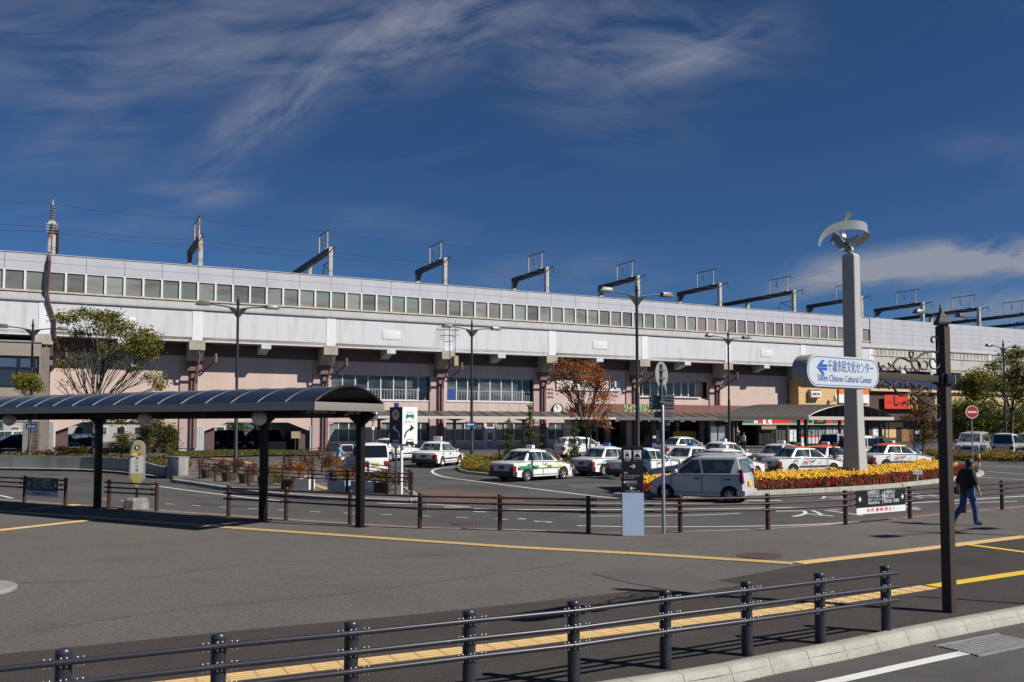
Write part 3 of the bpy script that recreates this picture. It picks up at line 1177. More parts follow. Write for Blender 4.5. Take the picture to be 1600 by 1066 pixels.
st = thing('station_building', 'pink tiled station building with dark piers and long windows under the railway viaduct', 'station', FOOT, BR)
Z2a, Z2b = Z(585.5, 590), Z(625, 600)
Z1a, Z1b = Z(660, 600), Z(690, 600)
zg0 = 0.2
ZBAND = Z(561, 440)


def pier_t(k):
    # piers stand under the crossbeams
    return t0 + k * BAYL


def wall_cells(name, m, ta, tb, za, zb, holes, d0=0.0, thick=0.3, parent=st):
    """wall with rectangular openings (ta,tb,za,zb)"""
    xs_ = sorted({ta, tb} | {h[0] for h in holes} | {h[1] for h in holes})
    zs_ = sorted({za, zb} | {h[2] for h in holes} | {h[3] for h in holes})
    xs_ = [x for x in xs_ if ta <= x <= tb]
    zs_ = [z for z in zs_ if za <= z <= zb]
    mb = MB()
    for i in range(len(xs_) - 1):
        j0 = None
        for j in range(len(zs_) - 1):
            cx, cz = (xs_[i] + xs_[i + 1]) / 2, (zs_[j] + zs_[j + 1]) / 2
            solid = not any(h[0] < cx < h[1] and h[2] < cz < h[3] for h in holes)
            if solid and j0 is None:
                j0 = j
            if j0 is not None and (not solid or j == len(zs_) - 2):
                j1 = j + 1 if solid else j
                mb.box(xs_[i], -d0, zs_[j0], xs_[i + 1], -d0 + thick, zs_[j1])
                j0 = None
    return mb.build(name, m, parent)


def window(ta, tb, za, zb, edges, d=0.0, rec=0.22, parent=st, blinds=(), rail=False, glass=None):
    """window part with one pane object per light"""
    fr = MB()
    fr.box(ta, -d + rec - 0.05, za, tb, -d + rec + 0.05, za + 0.07)
    fr.box(ta, -d + rec - 0.05, zb - 0.06, tb, -d + rec + 0.05, zb)
    for e in edges:
        fr.box(e - 0.045, -d + rec - 0.06, za + 0.07, e + 0.045, -d + rec + 0.04, zb - 0.06)
    fr.box(ta - 0.05, -d - 0.06, za - 0.10, tb + 0.05, -d + rec - 0.05, za)
    w = fr.build('window', M_frame, parent)
    for i in range(len(edges) - 1):
        a, b = edges[i] + 0.045, edges[i + 1] - 0.045
        MB().box(a, -d + rec, za + 0.07, b, -d + rec + 0.02, zb - 0.06).build('pane', glass or M_glass, w)
        if i in blinds:
            MB().box(a + 0.05, -d + rec - 0.012, za + 0.1, b - (b - a) * random.choice((0.05, 0.3, 0.45)), -d + rec - 0.004, zb - 0.1).build('blind', M_blind, w)
    if rail:
        r = MB()
        r.box(ta, -d + rec - 0.04, za + 0.95, tb, -d + rec - 0.015, za + 1.0)
        n = int((tb - ta) / 0.28)
        for i in range(n):
            x = ta + (i + 0.5) * (tb - ta) / n
            r.box(x - 0.018, -d + rec - 0.035, za + 0.05, x + 0.018, -d + rec - 0.02, za + 0.95)
        r.build('guard_rail', M_rail, w)
    return w


tL = T(490, 0, 680)
tR = T(1232, 0, 600)
w2a = [T(x, 0, 605) for x in (517.5, 536, 556, 576, 596, 616, 635.5, 654.5, 672.5)]
w2b = [T(x, 0, 605) for x in (698.7, 714.5, 732, 749.5, 767, 784.5, 801.5, 817.5, 834.5)]
w2c = [T(x, 0, 605) for x in (999.5, 1011.5, 1023.5, 1036, 1048, 1060, 1072, 1083, 1094)]
w2c_end = T(1107, 0, 605)
w1 = [[T(x, 0, 675) for x in q] for q in ((514.5, 529.5, 545.5, 559.5), (595.7, 612.5, 629, 645, 658, 672), (697, 712, 727, 742, 756), (776, 790, 804, 818, 828), (857, 869, 881.5))]
Z2c_a, Z2c_b = Z(595.5, 1050), Z(620, 1050)
door_a, door_b = T(758.5, 0, 680), T(774.5, 0, 680)
ent_a, ent_b = T(893, 0, 670), T(1231, 0, 670)
ZENT = Z(653, 1000)
holes = [(w2a[0], w2a[-1], Z2b, Z2a), (w2b[0], w2b[-1], Z2b, Z2a), (w2c[0], w2c_end, Z2c_b - 0.3, Z2c_a)]
holes += [(q[0], q[-1], Z1b, Z1a) for q in w1]
holes += [(door_a, door_b, zg0, Z1a), (ent_a, ent_b, zg0, ZENT)]
wall_cells('wall', M_pink, tL, tR, zg0, ZBAND, holes)
# window group 1 and 2, upstairs
window(w2a[0], w2a[-1], Z2b, Z2a, w2a, rec=0.25, rail=True, blinds=())
window(w2b[0], w2b[-1], Z2b, Z2a, w2b, rec=0.25, rail=True)
bp = MB().box(w2b[0] + .1, 0.20, Z2b + .1, w2b[1] - .1, 0.215, Z2b + 1.15).build('blue_notice', mat('blue_notice', (0.02, 0.05, 0.26), 0.5), st)
window(w2c[0], w2c[-1], Z2c_b, Z2c_a, w2c, rec=0.9)
MB().box(w2c[0], 0.3, Z2c_b - 0.3, w2c_end, 1.0, Z2c_b - 0.1).build('recess_floor', M_pink, st)
MB().box(w2c[-1], 0.95, Z2c_b - 0.3, w2c_end, 1.05, Z2c_a).build('recess_wall', M_pink, st)
for q, bl in zip(w1, ((0,), (0, 1, 3), (0, 1, 2), (0, 1), ())):
    window(q[0], q[-1], Z1b, Z1a, q, rec=0.18, blinds=bl)
# backing volume behind all windows
lb(tL, -0.32, zg0, tR, -0.45, ZENT - 0.5).build  # (unused)
bk = MB()
bk.box(tL + 0.1, 1.1, zg0, ent_a, 1.2, ZBAND)
bk.box(ent_a, 1.1, ZENT + 0.1, tR, 1.2, ZBAND)
bk.build('inner_wall', M_dark, st)
MB().box(tL + .05, 0.3, zg0, tL + 0.15, 10, ZBAND).build('end_wall', M_pinkd, st)
MB().box(tR - .2, 0.3, zg0, tR, 10, ZBAND).build('end_wall', M_pink, st)
# door
dr = MB().box(door_a, 0.1, zg0 + 0.15, door_b, 0.18, Z1a - 0.05).build('door', M_frame, st)
MB().box(door_a + 0.28, 0.085, Z1b + 0.1, door_b - 0.28, 0.1, Z1a - 1.0).build('pane', M_glass, dr)
MB().box(door_a + 0.2, 0.085, zg0 + 0.45, door_b - 0.2, 0.1, Z1b - 0.1).build('kick_panel', mat('door_grey', (0.30, 0.31, 0.34), 0.5), dr)
MB().box(door_a + 0.2, 0.085, Z1a - 0.42, door_b - 0.2, 0.1, Z1a - 0.12).build('transom', M_glass, dr)
MB().cyl((door_b - 0.16, 0.0, Z1b + .05), (door_b - 0.16, 0.1, Z1b + .05), 0.05, n=8).build('handle', M_black, dr)
# vertical panel joints over the pink wall
jn = MB()
x = tL + 0.8
while x < tR - 0.5:
    segs = [(Z1a + 0.15, Z2b - 0.15), (Z2a + 0.15, ZBAND - 0.1), (zg0, Z1b - 0.15)]
    for za, zb in segs:
        inhole = ent_a - 0.1 < x < ent_b + 0.1 and zb < ZENT + 0.3
        if not inhole and not (door_a - .1 < x < door_b + .1 and zb < Z1b + .1):
            jn.box(x - 0.012, -0.004, za, x + 0.012, 0.01, zb)
    x += 1.15
jo = jn.build('panel_joints', M_shoppan, st)
jo['kind'] = 'stuff'
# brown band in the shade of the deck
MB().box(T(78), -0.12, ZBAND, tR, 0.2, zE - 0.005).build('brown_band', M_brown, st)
# piers, down pipes and struts
k_list = list(range(-1, 8))
for k in k_list:
    x = pier_t(k)
    if x > tR: continue
    zb_ = zg0
    if x < tL + 0.5:
        zb_ = Z(700, 300)
    MB().box(x - 0.62, -0.5, zE - 2.3, x + 0.62, 0.25, zE - 1.5).build('pier_head', M_pinkd, st, bevel=0.04)
    MB().box(x - 0.22, -0.30, zb_, x + 0.30, -0.005, zE - 2.3).build('pier', M_pinkd, st)
    MB().box(x - 1.05, -0.12, zb_, x - 0.42, -0.004, ZBAND - 0.005).build('pilaster', M_pinkl, st)
    MB().tube([(x + 0.05, -1.9, zE - 0.1), (x + 0.2, -1.9, zE - 1.2), (x + 0.1, -0.4, zE - 2.9), (x + 0.05, -0.36, zE - 3.4), (x + 0.05, -0.36, zb_)], 0.09, 8).build('down_pipe', M_pinkd, st, smooth=60)
    MB().tube([(x + 1.5, -1.7, zE - 1.6), (x + 1.5, -1.7, zE - 0.9)], 0.12, 8).build('pipe_stub', M_pinkd, st)
    MB().tube([(x + 1.45, -1.7, zE - 1.5), (x + 0.4, -0.4, zE - 2.7)], 0.08, 8).build('pipe_arm', M_pinkd, st)

# ---- left part: wall carried over open bays
tA = T(78, 0, 600)
ZO = Z(660, 330)          # head of the openings
wall_cells('wall', M_pink, tA, tL, ZO, ZBAND, [])
M_corr = mat('corrugated_sheet', (0.42, 0.44, 0.47), 0.6, var=0.08, vscale=2)
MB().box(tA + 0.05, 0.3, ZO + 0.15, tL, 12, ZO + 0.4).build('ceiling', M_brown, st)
MB().box(tA, -0.03, Z(641, 300), tL, 0.0, Z(638, 300)).build('string_course', M_frame, st)
for xa, xb in ((T(78, 0, 690), T(86, 0, 690)), (T(279, 0, 690), T(318, 0, 690)), (T(484, 0, 690), T(490, 0, 690))):
    MB().box(xa, 0.0, 0.2, xb, 0.3, ZO).build('pier_wall', M_pink, st)
    cor = MB()
    n = max(2, int((xb - xa) / 0.16))
    for i in range(n):
        a = xa + i * (xb - xa) / n
        cor.box(a, -0.06, 0.4, a + (xb - xa) / n * 0.6, -0.004, ZO - 0.35)
    cor.box(xa - 0.02, -0.035, 0.4, xb + 0.02, -0.003, ZO - 0.30)
    co = cor.build('corrugated_cladding', M_corr, st)
    # haunches
    for sx_, s_ in ((xa, -1), (xb, 1)):
        MB().xz_prism([(sx_, ZO), (sx_ + s_ * 1.9, ZO), (sx_, ZO - 0.75)], 0.0, 0.3).build('haunch', M_pink, st)
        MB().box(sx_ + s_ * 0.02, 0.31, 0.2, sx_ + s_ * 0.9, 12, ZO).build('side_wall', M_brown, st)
# a lit white box high on the wall at the left
MB().box(T(204, 0, 571), -0.4, Z(574, 208), T(213, 0, 571), -0.02, Z(568, 208)).build('lamp_box', M_white, st)

# ---- entrance
mi = MB()
nm_ = 14
for i in range(nm_ + 1):
    x = ent_a + (ent_b - ent_a) * i / nm_
    mi.box(x - 0.06, 2.6, zg0, x + 0.06, 2.75, ZENT)
mi.box(ent_a, 2.6, ZENT - 1.1, ent_b, 2.72, ZENT - 1.0)
ef = mi.build('entrance_frame', M_black, st)
for i in range(nm_):
    x0_ = ent_a + (ent_b - ent_a) * i / nm_ + 0.07
    x1_ = ent_a + (ent_b - ent_a) * (i + 1) / nm_ - 0.07
    MB().box(x0_, 2.66, zg0, x1_, 2.68, ZENT - 0.02).build('pane', M_glass, ef)
for i, x in enumerate((T(950, 0, 660), T(1022, 0, 660), T(1097, 0, 660), T(1150, 0, 660))):
    MB().box(x - 0.3, 0.0, zg0, x + 0.3, 0.35, ZENT).build('entrance_column', M_pinkd if i != 3 else M_pinkl, st)
M_poster = mat('poster_white', (0.70, 0.72, 0.72), 0.6, col2=(0.25, 0.3, 0.33), vscale=3.0, thr=(0.55, 0.6))
M_yel = mat('poster_yellow', (0.72, 0.47, 0.03), 0.6)
M_bluep = mat('poster_blue', (0.05, 0.11, 0.38), 0.6)


def board(pxa, pxb, pya, pyb, m, d=-1.2, name='poster', parent=None):
    c = (pxa + pxb) / 2
    return MB().box(T(pxa, d, pya), -d, Z(pyb, c, d), T(pxb, d, pya), -d + 0.05, Z(pya, c, d)).build(name, m, parent or st)


board(1015, 1031, 673, 692, M_poster)
board(1052, 1088, 674, 681, M_yel)
board(1052, 1088, 681.5, 690, M_poster)
board(1093, 1100, 679, 690, M_bluep)
board(1150, 1156, 671, 692, mat('post_pale', (0.45, 0.38, 0.32), 0.6))
board(946, 954, 674, 687, M_poster)
board(975, 985, 672, 680, mat('poster_tan', (0.28, 0.25, 0.2), 0.6))
for i in range(12):
    x = 960 + i * 17
    MB().box(T(x, -1.9, 662), 1.6, ZENT - 0.35, T(x + 5, -1.9, 662), 1.7, ZENT - 0.31).build('ceiling_light', mat('ceiling_lamp', (0.7, 0.7, 0.65), 0.5, emit=((1, 0.95, 0.8), 0.5)), st)
# brown fascia with green lettering
fa, fb = T(905, 1.2, 640), T(1176, 1.2, 640)
M_fascia = mat('brown_fascia', (0.20, 0.085, 0.065), 0.65, var=0.08, vscale=1)
zf0, zf1 = Z(646.5, 1000, 1.2), Z(632, 1000, 1.2)
nf = 26
for i in range(nf):
    a = fa + (fb - fa) * i / nf
    b = fa + (fb - fa) * (i + 1) / nf
    MB().box(a + 0.01, -1.2, zf0, b - 0.01, -1.1, zf1).build('fascia_panel', M_fascia, st)
MB().box(fa, -1.1, zf0, fb, -0.31, zf1 - 0.02).build('fascia_box', M_fascia, st)
M_green = mat('green_letters', (0.22, 0.62, 0.22), 0.5)
text('ツインクルプラザ', 0.95, M_green, st, ((T(967, 1.2, 639) + T(1040, 1.2, 639)) / 2, -1.215, Z(639.2, 1003, 1.2)), bold=0.03, sx=0.62)
# wall sign
sa, sb = T(869, 0, 602), T(968, 0, 602)
zs0, zs1 = Z(610.5, 920), Z(594, 920)
sg = MB().box(sa, -0.14, zs0, sb - 0.9, -0.02, zs1).build('name_panel', M_white, st)
MB().box(sb - 0.88, -0.14, zs0, sb, -0.02, zs1).build('name_panel', mat('pale_blue_panel', (0.48, 0.53, 0.60), 0.5), st)
text('千歳駅', 0.95, M_black, st, (T(920, 0, 600), -0.155, (zs0 + zs1) / 2 + 0.12), bold=0.03)
text('JR', 1.05, M_black, st, (T(955, 0, 600), -0.155, (zs0 + zs1) / 2 + 0.05), bold=0.05)
text('Chitose Station', 0.42, M_black, st, (T(932, 0, 600), -0.155, zs0 + 0.22), bold=0.01)
# small notes of ironwork on the wall
orn = MB()
for i in range(6):
    x, z = T(853 + (i % 2) * 5, 0, 610), Z(609 + (i // 2) * 6, 856)
    orn.tube([(x, -0.06, z), (x + 0.3, -0.08, z + 0.16), (x + 0.45, -0.06, z - 0.05)], 0.035, 5)
orn.build('wall_ornament', M_pinkd, st)
# clock
clk = thing('wall_clock', 'round white clock on the pink wall left of the red maple', 'clock', FOOT + Vector((UX * T(870.5, 0, 639), UY * T(870.5, 0, 639), 0)) + Vector((UY, -UX, 0)) * 0.02, BR)
zc = Z(639.5, 870)
MB().lathe([(0.001, 0), (0.60, 0), (0.60, -0.18), (0.54, -0.20), (0.53, -0.16)], 32, (0, 0, zc), 'y').build('case', M_black, clk, smooth=30)
MB().lathe([(0.53, -0.15), (0.001, -0.15)], 32, (0, 0, zc), 'y').build('dial', mat('clock_dial', (0.72, 0.71, 0.66), 0.4), clk)
for nm2, ang, ln in (('hour_hand', radians(-18), 0.27), ('minute_hand', radians(-30), 0.42)):
    MB().bar((0, -0.165, zc), (sin(ang) * ln, -0.165, zc + cos(ang) * ln), 0.05, 0.012, (0, 1, 0)).build(nm2, M_black, clk)
tk = MB()
for i in range(12):
    a = i * pi / 6
    tk.bar((sin(a) * .44, -0.162, zc + cos(a) * .44), (sin(a) * .50, -0.162, zc + cos(a) * .50), 0.03, 0.01, (0, 1, 0))
tk.build('hour_marks', M_black, clk)

# ---- walkway roof along the wall
WD = 3.6
wk = thing('walkway_canopy', 'low brown metal walkway roof with pale gutter along the station wall', 'canopy', FOOT, BR)
M_roofb = mat('brown_roof_sheet', (0.085, 0.073, 0.068), 0.55, var=0.12, vscale=1.5)
M_gutter = mat('pale_gutter', (0.50, 0.47, 0.43), 0.55)
za_ = Z(655, 800, WD)
ta_, tb_ = T(566, WD, 650), T(1183, WD, 650)
tm_ = T(962, WD, 650)
i = 0
x = ta_
while x < tb_ - 0.1:
    x2 = min(x + 1.5, tb_)
    MB().add([(x + .012, -WD, za_ + 0.25), (x2 - .012, -WD, za_ + 0.25), (x2 - .012, -1.3, za_ + 0.75), (x + .012, -1.3, za_ + 0.75),
              (x + .012, -WD, za_ + 0.18), (x2 - .012, -WD, za_ + 0.18), (x2 - .012, -1.3, za_ + 0.68), (x + .012, -1.3, za_ + 0.68)],
             [(0, 1, 2, 3), (7, 6, 5, 4), (0, 4, 5, 1), (1, 5, 6, 2), (3, 2, 6, 7), (0, 3, 7, 4)]).build('roof_sheet', M_roofb, wk)
    MB().bar((x, -WD, za_ + 0.27), (x, -1.3, za_ + 0.77), 0.05, 0.06).build('roof_rib', M_black, wk)
    x = x2
MB().box(ta_, -WD - 0.06, za_, tm_, -WD + 0.1, za_ + 0.24).build('gutter', M_gutter, wk)
MB().box(tm_ + 0.01, -WD - 0.06, za_ - 0.05, tb_, -WD + 0.1, za_ + 0.3).build('gutter', mat('grey_gutter', (0.13, 0.125, 0.125), 0.5), wk)
for px in (592, 710, 818, 1150):
    x = T(px, WD - 0.8, 680)
    MB().box(x - 0.11, -WD + 0.7, 0.2, x + 0.11, -WD + 0.92, za_ + 0.3).build('post', M_black, wk)
    MB().add([(x - 1.5, -WD + 0.72, za_ + 0.22), (x + 1.5, -WD + 0.72, za_ + 0.22), (x + 1.5, -WD + 0.72, za_ + 0.1), (x + .11, -WD + 0.72, za_ - 0.2), (x - .11, -WD + 0.72, za_ - 0.2), (x - 1.5, -WD + 0.72, za_ + 0.1)],
             [(0, 1, 2, 3, 4, 5)]).build('bracket', M_black, wk)
M_globe = mat('globe_lamp', (0.50, 0.485, 0.46), 0.3, var=0.05, vscale=2)
for px in (951, 1043):
    x = T(px, WD - .5, 659)
    MB().ball((x, -WD + 0.5, za_ - 0.33), 0.28, 14, 9).build('globe_lamp', M_globe, wk, smooth=60)

# ================================================================== SHOPS AT THE RIGHT
SD = 1.75
shop = thing('shop_block', 'yellow and brown shop block with signs in the right part of the station', 'shops', FOOT, BR)
sA, sB = T(1248, SD, 620), T(1700, SD, 620)
M_ochre = mat('yellow_wall', (0.60, 0.41, 0.18), 0.75, var=0.06, vscale=0.5)
M_brownw = mat('brown_shop_wall', (0.07, 0.04, 0.028), 0.75, var=0.15, vscale=1)
zy0, zy1 = Z(634, 1290, SD), Z(600, 1290, SD)
sM = T(1358, SD, 620)
MB().box(sA, -SD, zy0, sM, 0.3, zy1 + 0.9).build('yellow_wall', M_ochre, shop)
lnm = MB()
for i in range(1, 7):
    z = zy0 + (zy1 + .9 - zy0) * i / 7
    lnm.box(sA, -SD - 0.003, z - 0.012, sM, -SD + 0.02, z + 0.012)
o = lnm.build('board_joints', mat('ochre_joint', (0.36, 0.23, 0.08), 0.8), shop); o['kind'] = 'stuff'
MB().box(sM + 0.01, -SD + 0.2, Z(657, 1400, SD), sB, 0.3, zy1 + 0.9).build('brown_wall', M_brownw, shop)
MB().box(sM, -SD - 0.25, Z(612.5, 1420, SD), sB, -SD + 0.19, Z(605.5, 1420, SD)).build('cream_band', mat('cream_band', (0.62, 0.45, 0.24), 0.7), shop)
MB().box(sM - 0.5, -SD - 0.5, Z(605, 1420, SD), sB, 0.3, Z(590, 1420, SD)).build('navy_canopy', mat('navy_sheet', (0.012, 0.022, 0.085), 0.5), shop)
MB().box(T(1330, 0, 560), -SD + 0.5, Z(589.7, 1420, SD), sB, 0.3, Z(576, 1420, SD)).build('brown_fascia', M_brown, shop)
tan_a = T(1462, SD, 620)
MB().box(tan_a, -SD + 0.12, Z(640, 1530, SD), sB, -SD + 0.2, Z(613, 1530, SD)).build('tan_wall', mat('tan_wall', (0.52, 0.38, 0.2), 0.7, var=0.08, vscale=.6), shop)


def sboard(pxa, pxb, pya, pyb, m, dd=0.12, name='sign_panel', d=SD, th=0.1):
    c = (pxa + pxb) / 2
    return MB().box(T(pxa, d + dd, pya), -d - dd, Z(pyb, c, d + dd), T(pxb, d + dd, pya), -d - dd + th, Z(pya, c, d + dd)).build(name, m, shop)


M_red = mat('sign_red', (0.62, 0.035, 0.015), 0.5)
M_orange = mat('sign_orange', (0.75, 0.20, 0.02), 0.5)
M_sgreen = mat('sign_green', (0.01, 0.16, 0.07), 0.5)
# convenience store roundel box
sboard(1268, 1283, 608, 622, M_white, 0.5, th=0.5)
sboard(1269, 1282.5, 608.4, 610.5, mat('sign_darkred', (0.35, 0.03, 0.03), 0.5), 0.52, th=0.01)
sboard(1269, 1282.5, 620, 621.8, mat('sign_pink', (0.55, 0.12, 0.12), 0.5), 0.52, th=0.01)
text('sun', 0.36, M_sgreen, shop, (T(1272.6, SD + .52, 615), -SD - 0.53, Z(615.3, 1275, SD + .52)), bold=0.03)
text('us', 0.36, M_sgreen, shop, (T(1279.6, SD + .52, 615), -SD - 0.53, Z(615.3, 1275, SD + .52)), bold=0.03)
text('K', 0.5, mat('sign_gold', (0.6, 0.4, 0.05), 0.5), shop, (T(1276.2, SD + .52, 615), -SD - 0.53, Z(615.3, 1275, SD + .52)), bold=0.03)
# satellite dish
MB().ball((T(1305, SD + 0.6, 622), -SD - 0.6, Z(622, 1305, SD + .6)), 0.42, 14, 8, (0.45, 0.5, 1)).build('dish', M_white, shop, smooth=60)
MB().bar((T(1305, SD + 0.5, 622), -SD - 0.5, Z(622, 1305, SD + .6)), (T(1307, SD, 622), -SD, Z(622, 1305, SD)), 0.05, 0.05).build('dish_arm', M_black, shop)
sboard(1311, 1358, 606, 616, M_orange, 0.18)
sboard(1311, 1358, 616.3, 630, M_white, 0.18)
text('写真プリント', 0.62, M_orange, shop, (T(1334, SD + .18, 623), -SD - 0.195, Z(623.5, 1334, SD + .18)), bold=0.02, sx=0.8)
sboard(1382, 1418.5, 617.5, 639, M_red, 0.3)
text('し', 1.45, M_black, shop, (T(1400, SD + .3, 628), -SD - 0.32, Z(628, 1400, SD + .3)), bold=0.05, sx=0.9)
text('っ屋', 0.7, M_black, shop, (T(1411, SD + .3, 631), -SD - 0.32, Z(631.5, 1411, SD + .3)), bold=0.02, sx=0.85)
text('にいまる', 0.28, M_black, shop, (T(1389.5, SD + .3, 628), -SD - 0.32, Z(629, 1389, SD + .3)))
sboard(1419.2, 1434, 617.5, 639, mat('sign_yellow', (0.72, 0.50, 0.10), 0.5, col2=(0.5, 0.14, 0.04), vscale=1.8, thr=(0.55, 0.6)), 0.3)
# lower storey: store front
zl0, zl1 = 0.45, Z(634, 1290, SD) - 0.02
fA = T(1182, -0.5, 670)
MB().box(fA, 0.5, zl0, sB, 0.8, zl1).build('store_back_wall', mat('store_dark', (0.03, 0.027, 0.025), 0.6, var=0.3, vscale=1), shop)
MB().box(tR, -0.28, Z(655, 1250, .3) + .1, sA, 0.3, zE).build('link_wall', mat('brown_link', (0.14, 0.10, 0.08), 0.7), shop)
stripe = [(1160, 1178, M_sgreen), (1178, 1184, M_white), (1184, 1237, M_red), (1237, 1246, M_sgreen), (1246, 1262, M_red), (1262, 1270, M_sgreen), (1270, 1271, M_white), (1271, 1289, M_red), (1289, 1293, M_sgreen), (1293, 1301, M_red), (1301, 1307, M_sgreen), (1307, 1330, M_red)]
for a, b, m in stripe:
    MB().box(T(a, 0.3, 658) + .01, -0.3, Z(661.5, 1250, .3), T(b, 0.3, 658) - .01, -0.22, Z(654, 1250, .3)).build('store_stripe', m, shop)
MB().box(T(1160, 0.3, 658), -0.3, Z(664, 1250, .3), T(1330, 0.3, 658), -0.2, Z(661.6, 1250, .3)).build('store_stripe', mat('stripe_pale', (0.4, 0.38, 0.34), .6), shop)
MB().box(T(1272, .32, 658), -0.36, Z(662, 1280, .3), T(1290, .32, 658), -0.31, Z(654, 1280, .3)).build('store_sign', mat('sign_dark', (0.03, 0.025, 0.015), 0.4), shop)
text('ATM', 0.42, mat('sign_gold', (0.6, 0.4, 0.05), 0.5), shop, (T(1281, .3, 658), -0.37, Z(658, 1281, .3)))
board(1192, 1206, 655, 663.5, M_white, 0.35, 'store_sign', shop)
text('K', 0.6, M_red, shop, (T(1199, .36, 659), -0.37, Z(659, 1199, .36)), bold=0.04)
board(1190, 1213, 665, 671, mat('poster_sand', (0.28, 0.22, 0.12), 0.6), 0.2, 'poster', shop)
# glazing of the store and the pale shelves inside
gl = MB()
for i in range(15):
    x = T(1186, 0.1, 680) + i * 1.15
    gl.box(x - .03, -0.1, zl0, x + .03, -0.04, Z(664.5, 1250, .1))
gl.build('store_frame', M_black, shop)
for (a, b, y0, y1, m) in [(1250, 1262, 667, 680, M_glass), (1263, 1290, 667, 681, mat('store_goods', (0.22, 0.27, 0.27), 0.5, col2=(0.02, 0.11, 0.08), vscale=2.5, thr=(.5, .55))), (1252, 1330, 681.2, 683, M_red),
                         (1252, 1330, 683.2, 693, mat('store_white', (0.55, 0.56, 0.56), .5)), (1291, 1318, 667, 681, mat('store_goods2', (0.40, 0.42, 0.42), 0.5, var=0.3, vscale=2)),
                         (1232, 1246, 670, 690, M_poster), (1212, 1232, 665, 695, mat('store_grey', (0.06, 0.055, 0.055), 0.6)), (1186, 1211, 672, 694, mat('store_d2', (0.012, 0.011, 0.011), 0.5, col2=(0.08, 0.05, 0.04), vscale=1.6, thr=(.6, .66))),  # store_d2 carries the deep canopy shade in its near-black colour
                         (1350, 1358, 655, 664, M_white), (1350, 1357, 665, 690, M_white)]:
    board(a, b, y0, y1, m, -0.2, 'shop_window', shop)
for (a, b, y0, y1, m) in [(1364, 1372, 668, 682, M_poster), (1374, 1381, 668.5, 681, mat('poster_warm', (0.55, 0.47, 0.36), 0.6, col2=(0.5, 0.2, 0.08), vscale=3, thr=(.55, .6))), (1384, 1387, 660, 684, M_ochre),
                         (1389, 1411, 660, 668, M_ochre), (1389, 1400, 668.2, 684, M_ochre), (1409, 1420, 668, 690, mat('wood_lattice', (0.25, 0.12, 0.03), 0.6, var=0.3, vscale=2, stretch=(8, 1, 1))), (1401, 1408, 669, 690, M_dark)]:
    board(a, b, y0, y1, m, 0.6, 'shop_panel', shop)
MB().box(T(1358, .6, 670), -0.58, zl0, T(1440, .6, 670), -0.3, Z(640, 1400, .6)).build('shop_front', M_brownw, shop)

# ---- bus shelter in front of the shops
sh_c = G(1322, 712)
S2 = thing('bus_shelter', 'brown arched bus shelter with pale end beam in front of the convenience store', 'shelter', FOOT, BR)
D2, D2b = 12.0, 6.6
zs2 = Z(656, 1263, D2)
xL2, xR2 = T(1263, D2, 655) - 12.0, T(1263, D2, 655)
# arch runs along the wall direction; its open end looks right toward the camera side
M_arch = mat('brown_arch_sheet', (0.055, 0.048, 0.042), 0.8, var=0.12, vscale=1.2)
depth2 = T(1396, D2, 655) - T(1263, D2, 655)
npan = 9
Wd2 = 12.0
aL = T(1155, D2, 655)
aR = T(1263, D2, 655)
eR = T(1396, D2, 655)


def arc(s, rise=1.25):
    return rise * sin(pi * s) ** 0.8


# the end beam spans (aR..eR); the arch sheets run back from it to the left and away
for j in range(npan):
    f0, f1 = j / npan, (j + 1) / npan
    mb = MB()
    nseg = 14
    vs = []
    for f in (f0 + 0.006, f1 - 0.006):
        for q in range(nseg + 1):
            s = q / nseg
            x = aR + s * (eR - aR) - f * (aR - aL)
            vs.append((x, -D2 + f * 3.0, zs2 + 0.32 + arc(s)))
    n1 = nseg + 1
    mb.add(vs, [(q, q + 1, n1 + q + 1, n1 + q) for q in range(nseg)])
    mb.add([(v[0], v[1], v[2] - 0.05) for v in vs], [(q, n1 + q, n1 + q + 1, q + 1) for q in range(nseg)])
    mb.build('roof_panel', M_arch, S2, smooth=50)
MB().bar((aR, -D2 - .02, zs2 + 0.16), (eR, -D2 - .02, zs2 + 0.16), 0.14, 0.34).build('end_beam', M_gutter, S2)
MB().bar((aR, -D2, zs2 + 0.16), (aL, -D2 + 3, zs2 + 0.16), 0.14, 0.32).build('side_beam', mat('brown_beam', (0.10, 0.085, 0.07), 0.5), S2)
MB().bar((eR, -D2, zs2 + 0.16), (eR - (aR - aL), -D2 + 3, zs2 + 0.16), 0.14, 0.32).build('side_beam', mat('brown_beam', (0.10, 0.085, 0.07), 0.5), S2)
rb = MB()
for q in range(12):
    s = q / 11
    x = aR + s * (eR - aR)
    rb.bar((x, -D2 + 0.05, zs2 + 0.32), (x, -D2 + 0.05, zs2 + 0.32 + arc(s)), 0.05, 0.05)
pts = [(aR + q / 14 * (eR - aR), -D2 + .05, zs2 + 0.30 + arc(q / 14)) for q in range(15)]
rb.tube(pts, 0.05, 6)
rb.build('end_ribs', M_black, S2)
for px in (1248, 1259, 1312, 1376):
    dd_ = D2 - 0.4 if px != 1248 else D2 - 2.0
    x = T(px, dd_, 670)
    MB().box(x - 0.12, -dd_ - .12, 0.2, x + 0.12, -dd_ + .12, zs2 + 0.1).build('post', M_black, S2)

